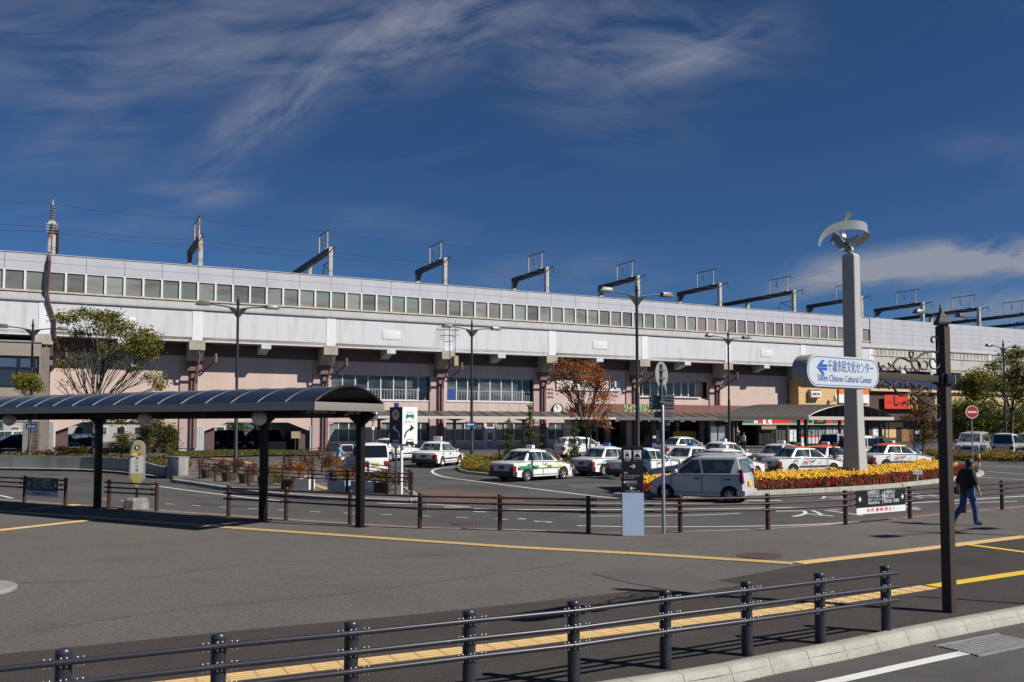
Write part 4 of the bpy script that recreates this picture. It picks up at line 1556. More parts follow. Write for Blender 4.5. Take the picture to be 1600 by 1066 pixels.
# ================================================================== LEFT BUILDING
LD = 3.0
lbd = thing('office_building', 'brown concrete building with a wide dark window at the left edge', 'building', FOOT, BR)
M_lc = mat('brown_concrete', (0.27, 0.235, 0.20), 0.85, var=0.12, vscale=0.6, bump=0.1, bscale=10)
xa, xb = T(-260, LD, 600), T(63, LD, 600)
zt = Z(534.5, 30, LD)
zw1, zw0 = Z(556, 30, LD), Z(606, 30, LD)
wx = [T(x, LD, 580) for x in (-120, -75, -35, 29, 62)]
wx[-1] = T(61, LD, 580)
zlow = Z(659, 30, LD)
wall_cells('wall', M_lc, xa, xb, zlow, zt, [(wx[0], wx[-1], zw0, zw1)], LD, 0.4, lbd)
MB().box(xb + .01, -LD + 0.3, zlow - .6, T(76, LD - .5, 600), 9, zt - 0.3).build('corner_pier', mat('brown_concrete_dark', (0.19, 0.165, 0.145), 0.85, var=0.15, vscale=.8), lbd)
MB().box(xa, -LD - 0.08, zt, xb + .05, 9, zt + 0.12).build('coping', M_conc, lbd)
MB().box(xa, -LD + 0.41, zlow, xb, 9, zt - 0.05).build('core', M_dark, lbd)
fr = MB()
zmid = zw0 + (zw1 - zw0) * 0.62
fr.box(wx[0], -LD + .1, zw0, wx[-1], -LD + .2, zw0 + .14)
fr.box(wx[0], -LD + .1, zw1 - .14, wx[-1], -LD + .2, zw1)
fr.box(wx[0], -LD + .1, zmid - .07, wx[-1], -LD + .2, zmid + .07)
for e in wx + [T(53, LD, 580)]:
    fr.box(e - .09, -LD + .08, zw0, e + .09, -LD + .21, zw1)
wf = fr.build('window', M_black, lbd)
gmat = mat('blue_glass', (0.10, 0.14, 0.20), 0.06, metal=0.5, var=0.2, vscale=0.4)
for i in range(len(wx) - 1):
    for za, zb in ((zw0 + .14, zmid - .07), (zmid + .07, zw1 - .14)):
        MB().box(wx[i] + .09, -LD + .15, za, wx[i + 1] - .09, -LD + .17, zb).build('pane', gmat if za > zmid else mat('dark_blue_glass', (0.03, 0.045, 0.07), 0.06, metal=0.3), wf)
for px in (47, 62):
    x = T(px, LD, 690)
    MB().box(x - 0.5, -LD + .05, 0.2, x + 0.6, -LD + 0.9, zlow).build('pillar', mat('brown_concrete_dark', (0.19, 0.165, 0.145), 0.85), lbd)
xx0, xx1 = T(65, 0.5, 690), T(83, 0.5, 690)
MB().box(xx0, -.5, 0.2, xx1, 6, zlow).build('grey_pier', M_conc, lbd)
sgx0, sgx1 = T(24, LD, 650), T(41, LD, 650)
MB().box(sgx0, -LD - .08, Z(655, 33, LD), sgx1, -LD - .005, Z(645.5, 33, LD)).build('sign_board', M_black, lbd)
text('2 出口', 0.42, M_white, lbd, ((sgx0 + sgx1) / 2, -LD - .09, Z(649.5, 33, LD)), bold=0.01)
text('千歳駅東口', 0.18, M_white, lbd, ((sgx0 + sgx1) / 2, -LD - .09, Z(653, 33, LD)))
text('6', 0.8, M_white, lbd, (T(-1, LD, 650), -LD - .01, Z(650, 0, LD)))
# ================================================================== CARS
def paint(name, c, metal=0.0):
    return mat(name, c, 0.28, metal=metal, coat=0.6, spec=0.5)


P_white = paint('white_paintwork', (0.74, 0.74, 0.73))
P_silver = paint('silver_paintwork', (0.47, 0.465, 0.46), 0.0)
P_orange = mat('orange_paintwork', (0.60, 0.10, 0.03), 0.5, spec=0.25)
P_dark = paint('dark_paintwork', (0.012, 0.012, 0.015))
P_blue = paint('blue_paintwork', (0.012, 0.022, 0.075))
P_grey = paint('grey_paintwork', (0.16, 0.15, 0.15), 0.3)
M_cglass = mat('car_glass', (0.016, 0.022, 0.024), 0.04, spec=0.7, col2=(0.12, 0.16, 0.155), vscale=2.2, thr=(0.42, 0.6))
M_cglassd = mat('tinted_glass', (0.008, 0.008, 0.010), 0.05, spec=0.7)
M_rubber = mat('rubber', (0.012, 0.012, 0.012), 0.85)
M_bumper = mat('black_bumper', (0.02, 0.02, 0.022), 0.55)
M_hub = mat('hub_silver', (0.45, 0.45, 0.45), 0.35, metal=0.6)
M_tail = mat('tail_lamp', (0.22, 0.012, 0.012), 0.2)
M_amber = mat('amber_lamp', (0.40, 0.10, 0.03), 0.2)
M_lens = mat('head_lamp', (0.55, 0.56, 0.56), 0.12)
M_pgreen = mat('plate_green', (0.01, 0.09, 0.05), 0.5)
M_pyellow = mat('plate_yellow', (0.72, 0.50, 0.04), 0.5)
M_seam = mat('door_seam', (0.07, 0.07, 0.07), 0.7)


def arch_pts(cx, r, n=9):
    return [(cx + r * cos(pi - pi * i / n), 0.30 + r * sin(pi - pi * i / n)) for i in range(n + 1)]


CAR = {
    'sedan': dict(L=4.60, W=1.70, WB=2.70, xr=-1.36, wr=0.315, zb=0.22,
                  top=[(2.28, 0.36), (2.30, 0.62), (2.22, 0.76), (1.15, 0.93), (0.92, 0.955), (-1.42, 0.99), (-2.20, 0.965), (-2.29, 0.88), (-2.30, 0.40)],
                  gh=[(0.98, 0.94), (0.22, 1.475), (-0.98, 1.50), (-1.50, 0.975)], wb=0.80, wt=0.60, split=[0.02, 0.47, 0.97], cut=0.13),
    'kei': dict(L=3.39, W=1.475, WB=2.36, xr=-1.20, wr=0.275, zb=0.20,
                top=[(1.66, 0.34), (1.69, 0.55), (1.60, 0.80), (1.30, 0.90), (0.98, 0.95), (-1.62, 1.0), (-1.67, 0.9), (-1.69, 0.36)],
                gh=[(1.00, 0.94), (0.14, 1.56), (-1.44, 1.60), (-1.62, 1.0)], wb=0.715, wt=0.58, split=[0.0, 0.46, 0.90], cut=0.1),
    'keivan': dict(L=3.39, W=1.475, WB=2.40, xr=-1.15, wr=0.275, zb=0.20,
                   top=[(1.66, 0.34), (1.69, 0.60), (1.60, 0.85), (1.38, 0.97), (-1.64, 1.02), (-1.68, 0.9), (-1.69, 0.36)],
                   gh=[(1.42, 0.96), (0.80, 1.68), (-1.56, 1.74), (-1.64, 1.0)], wb=0.72, wt=0.62, split=[0.0, 0.36, 0.66, 0.95], cut=0.1),
    'minivan': dict(L=4.60, W=1.72, WB=2.75, xr=-1.30, wr=0.32, zb=0.24,
                    top=[(2.26, 0.36), (2.30, 0.66), (2.22, 0.86), (1.50, 1.06), (-2.20, 1.12), (-2.28, 1.0), (-2.30, 0.40)],
                    gh=[(1.52, 1.06), (0.72, 1.78), (-1.95, 1.82), (-2.20, 1.1)], wb=0.83, wt=0.68, split=[0.0, 0.33, 0.66, 0.95], cut=0.12),
    'wagon': dict(L=4.45, W=1.69, WB=2.60, xr=-1.30, wr=0.30, zb=0.22,
                  top=[(2.20, 0.36), (2.22, 0.62), (2.14, 0.76), (1.10, 0.93), (0.9, 0.96), (-2.10, 0.99), (-2.20, 0.9), (-2.23, 0.40)],
                  gh=[(0.98, 0.94), (0.15, 1.44), (-1.75, 1.45), (-2.12, 0.98)], wb=0.79, wt=0.60, split=[0.0, 0.33, 0.64, 0.95], cut=0.1),
}


def quad_on(p00, p10, p11, p01, u0, u1, v0, v1, u0t=None, u1t=None):
    def at(u, v):
        a = p00.lerp(p10, u)
        b = p01.lerp(p11, u)
        return a.lerp(b, v)
    return [at(u0, v0), at(u1, v0), at(u1 if u1t is None else u1t, v1), at(u0 if u0t is None else u0t, v1)]


def slab(q, th, inward):
    n = (q[1] - q[0]).cross(q[3] - q[0]).normalized()
    if n.dot(inward) > 0:
        n = -n
    a = [p + n * th for p in q]
    b = [p - n * 0.01 for p in q]
    mb = MB()
    mb.add(a + b, [(0, 1, 2, 3), (7, 6, 5, 4), (0, 4, 5, 1), (1, 5, 6, 2), (2, 6, 7, 3), (3, 7, 4, 0)])
    return mb


def fix(me):
    bm = bmesh.new()
    bm.from_mesh(me)
    bmesh.ops.recalc_face_normals(bm, faces=bm.faces)
    bm.to_mesh(me)
    bm.free()
    return me


def wheel_parts(parent, x, y, r, side, alloy=False):
    t = MB()
    w = 0.10
    t.lathe([(r * 0.60, -w), (r * 0.93, -w), (r, -w * 0.6), (r, w * 0.6), (r * 0.93, w), (r * 0.60, w)], 24, (0, 0, 0), 'y', flip=True)
    me = fix(t.mesh('wheel', M_rubber, 35))
    wo_ = link('wheel', me, parent, (x, y, r))
    s = -1 if side < 0 else 1
    h = MB()
    if alloy:
        h.lathe([(r * 0.62, s * w * 0.9), (r * 0.56, s * w * 0.75), (r * 0.54, s * w * 0.2)], 20, (0, 0, 0), 'y')
        for k in range(6):
            a = k * pi / 3 + 0.2
            h.bar((0, s * w * 0.7, 0), (cos(a) * r * .58, s * w * .75, sin(a) * r * .58), r * 0.16, 0.03, (0, 1, 0))
        h.lathe([(0.001, s * w * 0.9), (r * .16, s * w * .9), (r * .18, s * w * .6)], 10, (0, 0, 0), 'y')
    else:
        h.lathe([(0.001, s * w * 0.85), (r * 0.16, s * w * 0.85), (r * 0.2, s * w * 0.55), (r * 0.42, s * w * 0.6), (r * 0.5, s * w * 0.85), (r * 0.62, s * w * 0.9), (r * 0.62, s * w * .5)], 20, (0, 0, 0), 'y')
    link('rim', fix(h.mesh('rim', M_hub, 35)), wo_)
    d = MB().lathe([(0.001, s * w * 0.3), (r * 0.58, s * w * 0.3)], 16, (0, 0, 0), 'y')
    link('brake_disc', fix(d.mesh('brake_disc', M_dark)), wo_)
    return wo_


def make_car(name, label, cat, kind, body_m, roof_m=None, taxi=None, group=None, bumper=None, plate=None, stripe=None, door_text=None, tint=False, alloy=False, tall_lamps=False, rails=False, lens=None):
    c = CAR[kind]
    root = thing(name, label, cat, group=group)
    W2 = c['W'] / 2
    xf, xr = c['xr'] + c['WB'], c['xr']
    ar = c['wr'] + 0.055
    zb = c['zb']
    top = c['top']
    # side outline with wheel arches, clockwise from front bottom
    low = []
    low += [(top[0][0] - 0.05, zb + 0.02), (xf + ar, zb)]
    low += [(xf + ar * cos(pi * i / 10), max(zb, c['wr'] + ar * sin(pi * i / 10) * 1.0)) for i in range(0, 11)][1:-1]
    low += [(xf - ar, zb), (xr + ar, zb)]
    low += [(xr + ar * cos(pi * i / 10), max(zb, c['wr'] + ar * sin(pi * i / 10) * 1.0)) for i in range(0, 11)][1:-1]
    low += [(xr - ar, zb), (top[-1][0] + 0.05, zb + 0.06)]
    outline = top[::-1]            # rear bottom -> front bottom over the roofline
    ntop = len(outline)
    full = outline + low
    cxm = 0.0

    def ins(p, k, istop):
        """shrink an outline point for the rounded flanks"""
        x, z = p
        if istop:
            return (x - math.copysign(0.06 * k * (abs(x) / (c['L'] / 2)) ** 6, x), z - 0.045 * k * (1 if z > 0.6 else 0))
        return (x, z)
    secs = [(-W2 + 0.035, 1.0, 0.0), (-W2, 0.75, 0.62), (-W2 + 0.02, 0.3, 0.85), (-W2 + 0.12, 0.0, 1.0)]
    ring = []
    # the flank: bottom row narrower, belt narrower (tumblehome)
    layers = [(-W2 + 0.05, 1.0), (-W2 + 0.0, 0.55), (-W2 + 0.10, 0.0), (W2 - 0.10, 0.0), (W2, 0.55), (W2 - 0.05, 1.0)]
    vs = []
    for (y, k) in layers:
        for i, p in enumerate(full):
            x, z = ins(p, k, i < ntop)
            yy = y
            # taper the plan toward nose and tail, lean the sides in above the waist
            tap = max(0.0, (abs(x) - c['L'] / 2 + 0.55) / 0.55)
            yy *= 1 - 0.06 * tap ** 2
            if z > 0.75:
                yy *= 1 - 0.045 * (z - 0.75) / 0.25
            vs.append((x, yy, z))
    nf_ = len(full)
    fs = []
    for s in range(len(layers) - 1):
        for i in range(nf_):
            j = (i + 1) % nf_
            fs.append((s * nf_ + i, s * nf_ + j, (s + 1) * nf_ + j, (s + 1) * nf_ + i))
    fs.append(tuple(range(nf_)))
    fs.append(tuple(reversed(range((len(layers) - 1) * nf_, len(layers) * nf_))))
    mb = MB().add(vs, fs)
    me = fix(mb.mesh('body', body_m))
    bm = bmesh.new(); bm.from_mesh(me)
    bmesh.ops.triangulate(bm, faces=[f for f in bm.faces if len(f.verts) > 4])
    bm.to_mesh(me); bm.free()
    me.polygons.foreach_set('use_smooth', [True] * len(me.polygons))
    me.set_sharp_from_angle(angle=radians(28))
    link('body', me, root)
    # greenhouse
    g = c['gh']
    wb, wt = c['wb'], c['wt']
    cz = 0.03
    gv = []
    for (x, z), w in zip(g, (wb, wt, wt, wb)):
        gv += [Vector((x, -w, z)), Vector((x, w, z))]
    mid = (Vector(((g[1][0] + g[2][0]) / 2, 0, max(g[1][1], g[2][1]) + 0.02)))
    mb = MB()
    mb.add([tuple(v) for v in gv], [(0, 2, 4, 6), (7, 5, 3, 1), (0, 1, 3, 2), (2, 3, 5, 4), (4, 5, 7, 6), (6, 7, 1, 0)])
    me = fix(mb.mesh('cabin', [roof_m or body_m, body_m]))
    bm = bmesh.new(); bm.from_mesh(me)
    bmesh.ops.bevel(bm, geom=[e for e in bm.edges if min(v.co.z for v in e.verts) > g[0][1] + 0.1 or max(v.co.z for v in e.verts) > g[0][1] + 0.2], offset=0.045, segments=2, profile=0.6, affect='EDGES', clamp_overlap=True)
    for v in bm.verts:
        if v.co.z > max(g[1][1], g[2][1]) - 0.03 and abs(v.co.y) < 0.3:
            v.co.z += 0.02
    bm.normal_update()
    for f in bm.faces:
        f.material_index = 0 if (roof_m is None or f.calc_center_median().z > max(g[1][1], g[2][1]) - 0.10) else 1
    bm.to_mesh(me); bm.free()
    me.polygons.foreach_set('use_smooth', [True] * len(me.polygons))
    me.set_sharp_from_angle(angle=radians(40))
    link('cabin', me, root)
    rf = MB()
    nu, nv = 9, 7
    for i in range(nu):
        for j in range(nv):
            u, v = i / (nu - 1) * 2 - 1, j / (nv - 1) * 2 - 1
            xx = (g[1][0] + g[2][0]) / 2 + u * (g[1][0] - g[2][0]) / 2 * 0.985
            zz_ = g[2][1] + (g[1][1] - g[2][1]) * (u + 1) / 2
            rf.v.append((xx, v * wt * 0.95, zz_ - 0.006 + 0.085 * (1 - u ** 4) ** 0.7 * (1 - v ** 4) ** 0.7))
    for i in range(nu - 1):
        for j in range(nv - 1):
            rf.f.append((i * nv + j, (i + 1) * nv + j, (i + 1) * nv + j + 1, i * nv + j + 1))
            rf.m.append(0)
    link('roof', fix(rf.mesh('roof', roof_m or body_m, 60)), root)
    zmin = 0.07
    gm = M_cglassd if tint else M_cglass
    zz = Vector((0, 0, 0))
    # windscreen, rear window
    q = quad_on(gv[0], gv[1], gv[3], gv[2], 0.05, 0.95, 0.07, 0.90)
    slab(q, 0.012, Vector((-1, 0, 0))).build('windscreen', M_cglass, root)
    q = quad_on(gv[6], gv[7], gv[5], gv[4], 0.06, 0.94, 0.08 if kind != 'keivan' else 0.02, 0.88)
    slab(q, 0.012, Vector((1, 0, 0))).build('rear_window', gm, root)
    # side windows
    sp = c['split']
    for side in (0, 1):
        p0, p3 = gv[0 + side], gv[6 + side]
        p1, p2 = gv[2 + side], gv[4 + side]
        n = len(sp) - 1
        for i in range(n):
            u0, u1 = sp[i] + (0.05 if i == 0 else 0.012), sp[i + 1] - (0.045 if i == n - 1 else 0.012)
            ut0 = 0.03 if i == 0 else (sp[i] * (p0 - p3).length - (p0.x - p1.x)) / (p1 - p2).length + 0.015
            ut1 = 0.95 if i == n - 1 else (sp[i + 1] * (p0 - p3).length - (p0.x - p1.x)) / (p1 - p2).length - 0.015
            ut1 = min(0.95, ut1)
            q = quad_on(p0, p3, p2, p1, u0, u1, 0.07, 0.86, ut0, ut1)
            slab(q, 0.012, Vector((0, 1 if side == 0 else -1, 0))).build('side_window', (M_cglassd if (tint and i > 0) else M_cglass), root)
    # wheels
    for x in (xf, xr):
        for s in (-1, 1):
            wheel_parts(root, x, s * (W2 - 0.105), c['wr'], s, alloy)
    MB().box(-c['L'] / 2 + 0.35, -W2 + 0.24, 0.16, c['L'] / 2 - 0.35, W2 - 0.24, 0.72).build('underbody', M_dark, root)
    bmp = bumper or body_m
    xfr, xrr = c['L'] / 2, -c['L'] / 2
    for (x0, x1, nm_) in ((xfr - 0.22, xfr + 0.05, 'front_bumper'), (xrr - 0.06, xrr + 0.24, 'rear_bumper')):
        MB().box(x0, -W2 + 0.01, 0.26, x1, W2 - 0.01, 0.52 if kind == 'sedan' else 0.46).build(nm_, bmp, root, bevel=0.05)
    # lamps
    zl = {'sedan': (0.53, 0.78), 'wagon': (0.56, 0.80), 'kei': (0.56, 0.95), 'keivan': (0.6, 0.85), 'minivan': (0.62, 1.0)}[kind]
    for s in (-1, 1):
        if tall_lamps or kind in ('kei', 'minivan'):
            MB().add([(xrr - 0.01, s * (W2 - 0.14), 0.70), (xrr - 0.01, s * (W2 - 0.0), 0.70), (xrr + 0.13, s * (W2 + 0.004), 0.72), (xrr + 0.06, s * (W2 - 0.15), 1.18), (xrr + 0.06, s * (W2 - 0.05), 1.18), (xrr + 0.15, s * (W2 - 0.045), 1.18)], [(0, 1, 4, 3), (1, 2, 5, 4), (0, 3, 5, 2), (3, 4, 5), (0, 2, 1)]).build('tail_lamp', M_tail, root)
        else:
            MB().box(xrr - 0.02, s * (W2 - 0.30), zl[0], xrr + 0.2, s * (W2 - 0.04), zl[1]).build('tail_lamp', M_tail, root, bevel=0.02)
            MB().box(xrr - 0.028, s * (W2 - 0.29), zl[1] - 0.09, xrr + 0.1, s * (W2 - 0.05), zl[1] - 0.015).build('indicator', M_amber, root)
        MB().box(xfr - 0.25, s * (W2 - 0.48), 0.56, xfr - 0.012, s * (W2 - 0.07), 0.74 if kind != 'minivan' else 0.86).build('head_lamp', lens or M_lens, root, bevel=0.03)
        if taxi:
            MB().box(xfr - 0.24, s * (W2 - 0.06), 0.58, xfr - 0.12, s * (W2 - 0.035), 0.70).build('indicator', M_amber, root)
        # mirror
        if taxi:
            MB().ball((1.25, s * (W2 - 0.12), 1.0), 0.075, 8, 6, (0.8, 1.2, 0.9)).build('fender_mirror', body_m if not stripe else P_white, root, smooth=60)
            MB().bar((1.25, s * (W2 - 0.14), 0.9), (1.25, s * (W2 - 0.12), 0.97), 0.03, 0.03).build('mirror_stalk', M_bumper, root)
        else:
            MB().ball((g[0][0] - 0.28, s * (W2 + 0.06), g[0][1] + 0.12), 0.10, 8, 6, (0.7, 1.0, 0.9)).build('door_mirror', body_m, root, smooth=60)
    MB().box(xfr - 0.02, -0.42, 0.57, xfr + 0.012, 0.42, 0.72).build('grille', M_bumper, root)
    pm = plate or M_white
    MB().box(xrr - 0.035, -0.17, 0.60, xrr - 0.005, 0.17, 0.76).build('rear_plate', pm, root)
    MB().box(xfr + 0.052, -0.17, 0.34, xfr + 0.062, 0.17, 0.49).build('front_plate', pm, root)
    if kind == 'sedan':
        MB().box(xrr - 0.012, -0.5, 0.57, xrr + 0.05, 0.5, 0.80).build('boot_panel', mat('boot_grey', (0.42, 0.42, 0.44), 0.3), root)
    # door seams, handles, trim
    for s in (-1, 1):
        y = s * (W2 + 0.002)
        sm = MB()
        xs_ = [g[0][0] - 0.05] + [g[0][0] + (g[3][0] - g[0][0]) * q for q in sp[1:-1]]
        xs_.append(xr + ar * 0.75)
        for i, x in enumerate(xs_):
            z0 = 0.30 if i < len(xs_) - 1 else 0.60
            sm.bar((x, y - s * 0.004, z0), (x, y - s * 0.03, g[0][1] - 0.02), 0.016, 0.014, (0, 1, 0))
        sm.bar((xf - ar - 0.02, s * (W2 - 0.012), 0.33), (xr + ar + .02, s * (W2 - 0.012), 0.33), 0.014, 0.016)
        sm.build('door_seams', M_seam, root)
        for i in range(min(2, len(sp) - 1)):
            x = g[0][0] + (g[3][0] - g[0][0]) * sp[i + 1] + 0.20
            MB().box(x - 0.08, s * (W2 - 0.02), 0.80, x + 0.08, s * (W2 + 0.018), 0.84).build('door_handle', M_bumper if kind in ('kei', 'sedan') else body_m, root)
        if taxi and not stripe:
            MB().box(xr + ar, s * (W2 - 0.01), 0.50, xf - ar, s * (W2 + 0.016), 0.545).build('trim_strip', M_bumper, root)
    if stripe:
        ms, m2 = stripe
        for s in (-1, 1):
            MB().box(-1.95, s * (W2 - 0.01), 0.62, -0.55, s * (W2 + 0.006), 0.76).build('stripe', ms, root)
            MB().box(-0.55, s * (W2 - 0.01), 0.64, 1.3, s * (W2 + 0.005), 0.76).build('stripe', m2, root)
            text('SAKURA TAXI' if False else 'TAXI', 0.16, M_sgreen, root, (0.2, s * (W2 + 0.012), 0.70), '-y' if s < 0 else 'y', bold=0.01)
    if door_text:
        for s in (-1, 1):
            fc = '-y' if s < 0 else 'y'
            for (body_, sz, m_, x, z) in door_text:
                text(body_, sz, m_, root, (x, s * (W2 + 0.014), z), fc, bold=0.006)
    if rails:
        for s in (-1, 1):
            MB().tube([(g[1][0] - .1, s * wt * .92, g[1][1] + .01), (g[1][0] - .25, s * wt * .92, g[1][1] + .07), (g[2][0] + .2, s * wt * .92, g[2][1] + .07), (g[2][0] + .05, s * wt * .92, g[2][1])], 0.02, 6).build('roof_rail', M_hub, root)
    if taxi:
        ts, tmat = taxi
        xm = (g[1][0] + g[2][0]) / 2 + 0.15
        zt_ = max(g[1][1], g[2][1]) + 0.07
        if ts == 'dome':
            MB().box(xm - 0.10, -0.22, zt_, xm + 0.10, 0.22, zt_ + 0.17).build('taxi_sign', tmat, root, bevel=0.05)
            text('TAXI', 0.11, M_bluep, root, (xm - 0.104, 0, zt_ + 0.10), '-x', bold=0.003)
        else:
            MB().box(xm - 0.06, -0.28, zt_ + 0.02, xm + 0.08, 0.28, zt_ + 0.30).build('taxi_sign', tmat, root, bevel=0.03)
            text('個人', 0.2, M_bluep, root, (xm - 0.064, 0, zt_ + 0.16), '-x', bold=0.004)
        # head rests and passengers' seats seen through the glass are dark shapes
    return root


def pxof(p):
    v = Vector((p[0], p[1], p[2] - H))
    fwd = v.y * cos(TH) + v.z * sin(TH)
    up = -v.y * sin(TH) + v.z * cos(TH)
    return 800 + F * v.x / fwd, CY - F * up / fwd


def by_wheels(root, kind, rx, ry, fx, away=True, near='right'):
    """stand a car so that its near-side rear wheel touches (rx, ry) and the front one falls at fx"""
    c = CAR[kind]
    R = G(rx, ry)
    best = None
    rng = range(0, 900) if near == 'right' else range(900, 1800)
    for q in rng:
        a = radians(q / 10.0 if away else -q / 10.0)
        if near == 'left':
            a = radians(q / 10.0) if away else radians(360 - q / 10.0)
        Fp = R + Vector((cos(a), sin(a), 0)) * c['WB']
        e = abs(pxof(Fp)[0] - fx)
        if best is None or e < best[0]:
            best = (e, a)
    a = best[1]
    y = -(c['W'] / 2 - 0.1) if near == 'right' else (c['W'] / 2 - 0.1)
    ca, sa = cos(a), sin(a)
    ox = R.x - (c['xr'] * ca - y * sa)
    oy = R.y - (c['xr'] * sa + y * ca)
    root.location = (ox, oy, zg(ox, oy))
    root.rotation_euler = (0, 0, a)


def stand(root, px, Y, deg):
    X = (px - 800) / F * Y
    root.location = (X, Y, zg(X, Y))
    root.rotation_euler = (0, 0, radians(deg))


TG = 'taxis waiting in front of the station'
M_lensw = mat('taxi_lens', (0.70, 0.70, 0.68), 0.35)
M_txr = mat('red_print', (0.55, 0.06, 0.05), 0.5)
M_txg = mat('grey_print', (0.42, 0.46, 0.5), 0.5)
M_txb = mat('blue_print', (0.25, 0.42, 0.55), 0.5)
orange_proto = make_car('taxi', 'orange roofed white taxi next to the silver hatchback, in front row by the flowers', 'taxi', 'sedan', P_white, P_orange, ('dome', M_lensw), TG, M_bumper, M_pgreen,
                        door_text=[('470円', 0.17, M_txr, -0.52, 0.72), ('ハイヤー', 0.09, M_txr, -0.52, 0.85), ('無線', 0.10, M_txg, 0.45, 0.74)])
by_wheels(orange_proto, 'sedan', 1239, 744, 1302)
o2 = dup(orange_proto, (0, 0, 0), 0, 'orange roofed white taxi just right of the monument shaft')
by_wheels(o2, 'sedan', 1384, 735.5, 1441)
o3 = dup(orange_proto, (0, 0, 0), 0, 'orange roofed white taxi with the dark suited man standing at its side')
stand(o3, 1292, 51.5, 40)

green = make_car('taxi', 'white taxi with a green side stripe driving alone past the small flower island', 'taxi', 'sedan', P_white, None, ('dome', M_lensw), TG, M_bumper, M_pgreen,
                 stripe=(mat('stripe_green', (0.03, 0.26, 0.08), 0.4), mat('stripe_gold', (0.55, 0.62, 0.25), 0.4, col2=(0.72, 0.70, 0.45), vscale=4, thr=(.45, .55))), alloy=True)
by_wheels(green, 'sedan', 822, 752.5, 878.5)

white_proto = make_car('taxi', 'white taxi seen from behind, driving between the sign board and the blue arrow', 'taxi', 'sedan', P_white, None, ('box', M_lensw), TG, M_bumper, M_pgreen,
                       door_text=[('無線', 0.08, M_txr, 0.45, 0.72)])
by_wheels(white_proto, 'sedan', 689.5, 730.5, 716)
wb2 = dup(white_proto, (0, 0, 0), 0, 'white taxi behind the white box van at the kerb')
by_wheels(wb2, 'sedan', 608.6, 722, 648)

blue_proto = make_car('taxi', 'white taxi with pale blue band and blue roof lamp, leftmost of the waiting rank', 'taxi', 'sedan', P_white, None, ('dome', mat('blue_lens', (0.03, 0.17, 0.42), 0.3)), TG, M_bumper, M_pgreen,
                      door_text=[('CITY TAXI', 0.14, M_txb, -1.2, 0.78)])
for s in (-1, 1):
    MB().box(-1.9, s * 0.84, 0.66, -0.5, s * 0.857, 0.70).build('stripe', mat('stripe_pale_blue', (0.35, 0.58, 0.62), 0.4), blue_proto)
by_wheels(blue_proto, 'sedan', 943, 744, 994)
b2 = dup(blue_proto, (0, 0, 0), 0, 'white taxi with blue roof lamp right behind the round sign pole')
stand(b2, 1083, 50.0, 42)
plain = make_car('taxi', 'white taxi with yellow sticker, its front wheel beside the silver hatchback tail', 'taxi', 'sedan', P_white, None, ('dome', M_lensw), TG, M_bumper, M_pgreen)
by_wheels(plain, 'sedan', 1128, 751, 1181)
p2_ = dup(plain, (0, 0, 0), 0, 'white taxi in the back row behind the orange roofed one')
stand(p2_, 1224, 53.5, 40)
p3_ = dup(plain, (0, 0, 0), 0, 'small distant white taxi beside the man in the blue shirt')
stand(p3_, 1133, 56.5, 40)
sil = make_car('sedan', 'white sedan with grey boot half hidden behind the black direction pillar', 'car', 'sedan', P_white, None, None, None, M_bumper, M_white)
by_wheels(sil, 'sedan', 1002, 749, 1055)
farw = make_car('estate_car', 'white estate car with the sun glinting on its roof beyond the conifers', 'car', 'wagon', P_white, None, None, None, None, M_white)
stand(farw, 912, 66, 27)
fars = make_car('sedan', 'pale silver sedan parked before the yellow poster at the entrance', 'car', 'sedan', P_silver, None, None, None, None, M_white)
stand(fars, 1071, 65, 27)
wag = make_car('estate_car', 'silver estate car with roof rails just behind the silver hatchback', 'car', 'wagon', P_silver, None, None, None, None, M_white, rails=True)
stand(wag, 1097, 40.2, 146)
kei = make_car('hatchback', 'small silver hatchback driving left in front of the flower island', 'car', 'kei', P_silver, None, None, None, None, M_pyellow, tint=False, alloy=True)
by_wheels(kei, 'kei', 1141, 786.5, 1041, True, 'left')
# white box van with its doors open
van = make_car('box_van', 'white box van with open side door at the kerb behind the planters', 'van', 'keivan', P_white, None, None, None, None, M_pyellow, tint=True)
stand(van, 578, 48.5, 111)
dl_ = MB()
dl_.box(0.62, 0.74, 0.32, 0.66, 1.55, 1.0)
for (a, b) in (((.64, .78, 1.0), (.60, .80, 1.66)), ((.60, .80, 1.66), (.60, 1.4, 1.66)), ((.60, 1.4, 1.66), (.64, 1.52, 1.0))):
    dl_.bar(a, b, 0.05, 0.06)
dl_.build('open_door', P_white, van)
mv = make_car('minivan', 'white minivan facing the square behind the hedge at the right', 'van', 'minivan', P_silver, None, None, None, None, M_white, tint=True, alloy=True)
mv.children[0].data.materials[0] = paint('pale_silver_paintwork', (0.55, 0.55, 0.57), 0.1)
stand(mv, 1519, 67.5, 232)
kv2 = make_car('kei_van', 'white boxy van seen from behind next to the minivan at the right', 'van', 'keivan', P_white, None, None, None, None, M_pyellow, tint=True, tall_lamps=False)
stand(kv2, 1571, 66.0, 52)
sv = make_car('minivan', 'grey minivan parked behind the monument shaft', 'van', 'minivan', P_grey, None, None, None, None, M_white, tint=True)
stand(sv, 1325, 62.5, 30)
sv2 = dup(mv, (0, 0, 0), 0, 'grey car cut off by the right edge beside the white van')
stand(sv2, 1612, 66, 222)
sv3 = dup(kv2, (0, 0, 0), 0, 'white van partly hidden by the monument, nose to the store')
stand(sv3, 1352, 61.0, 25)
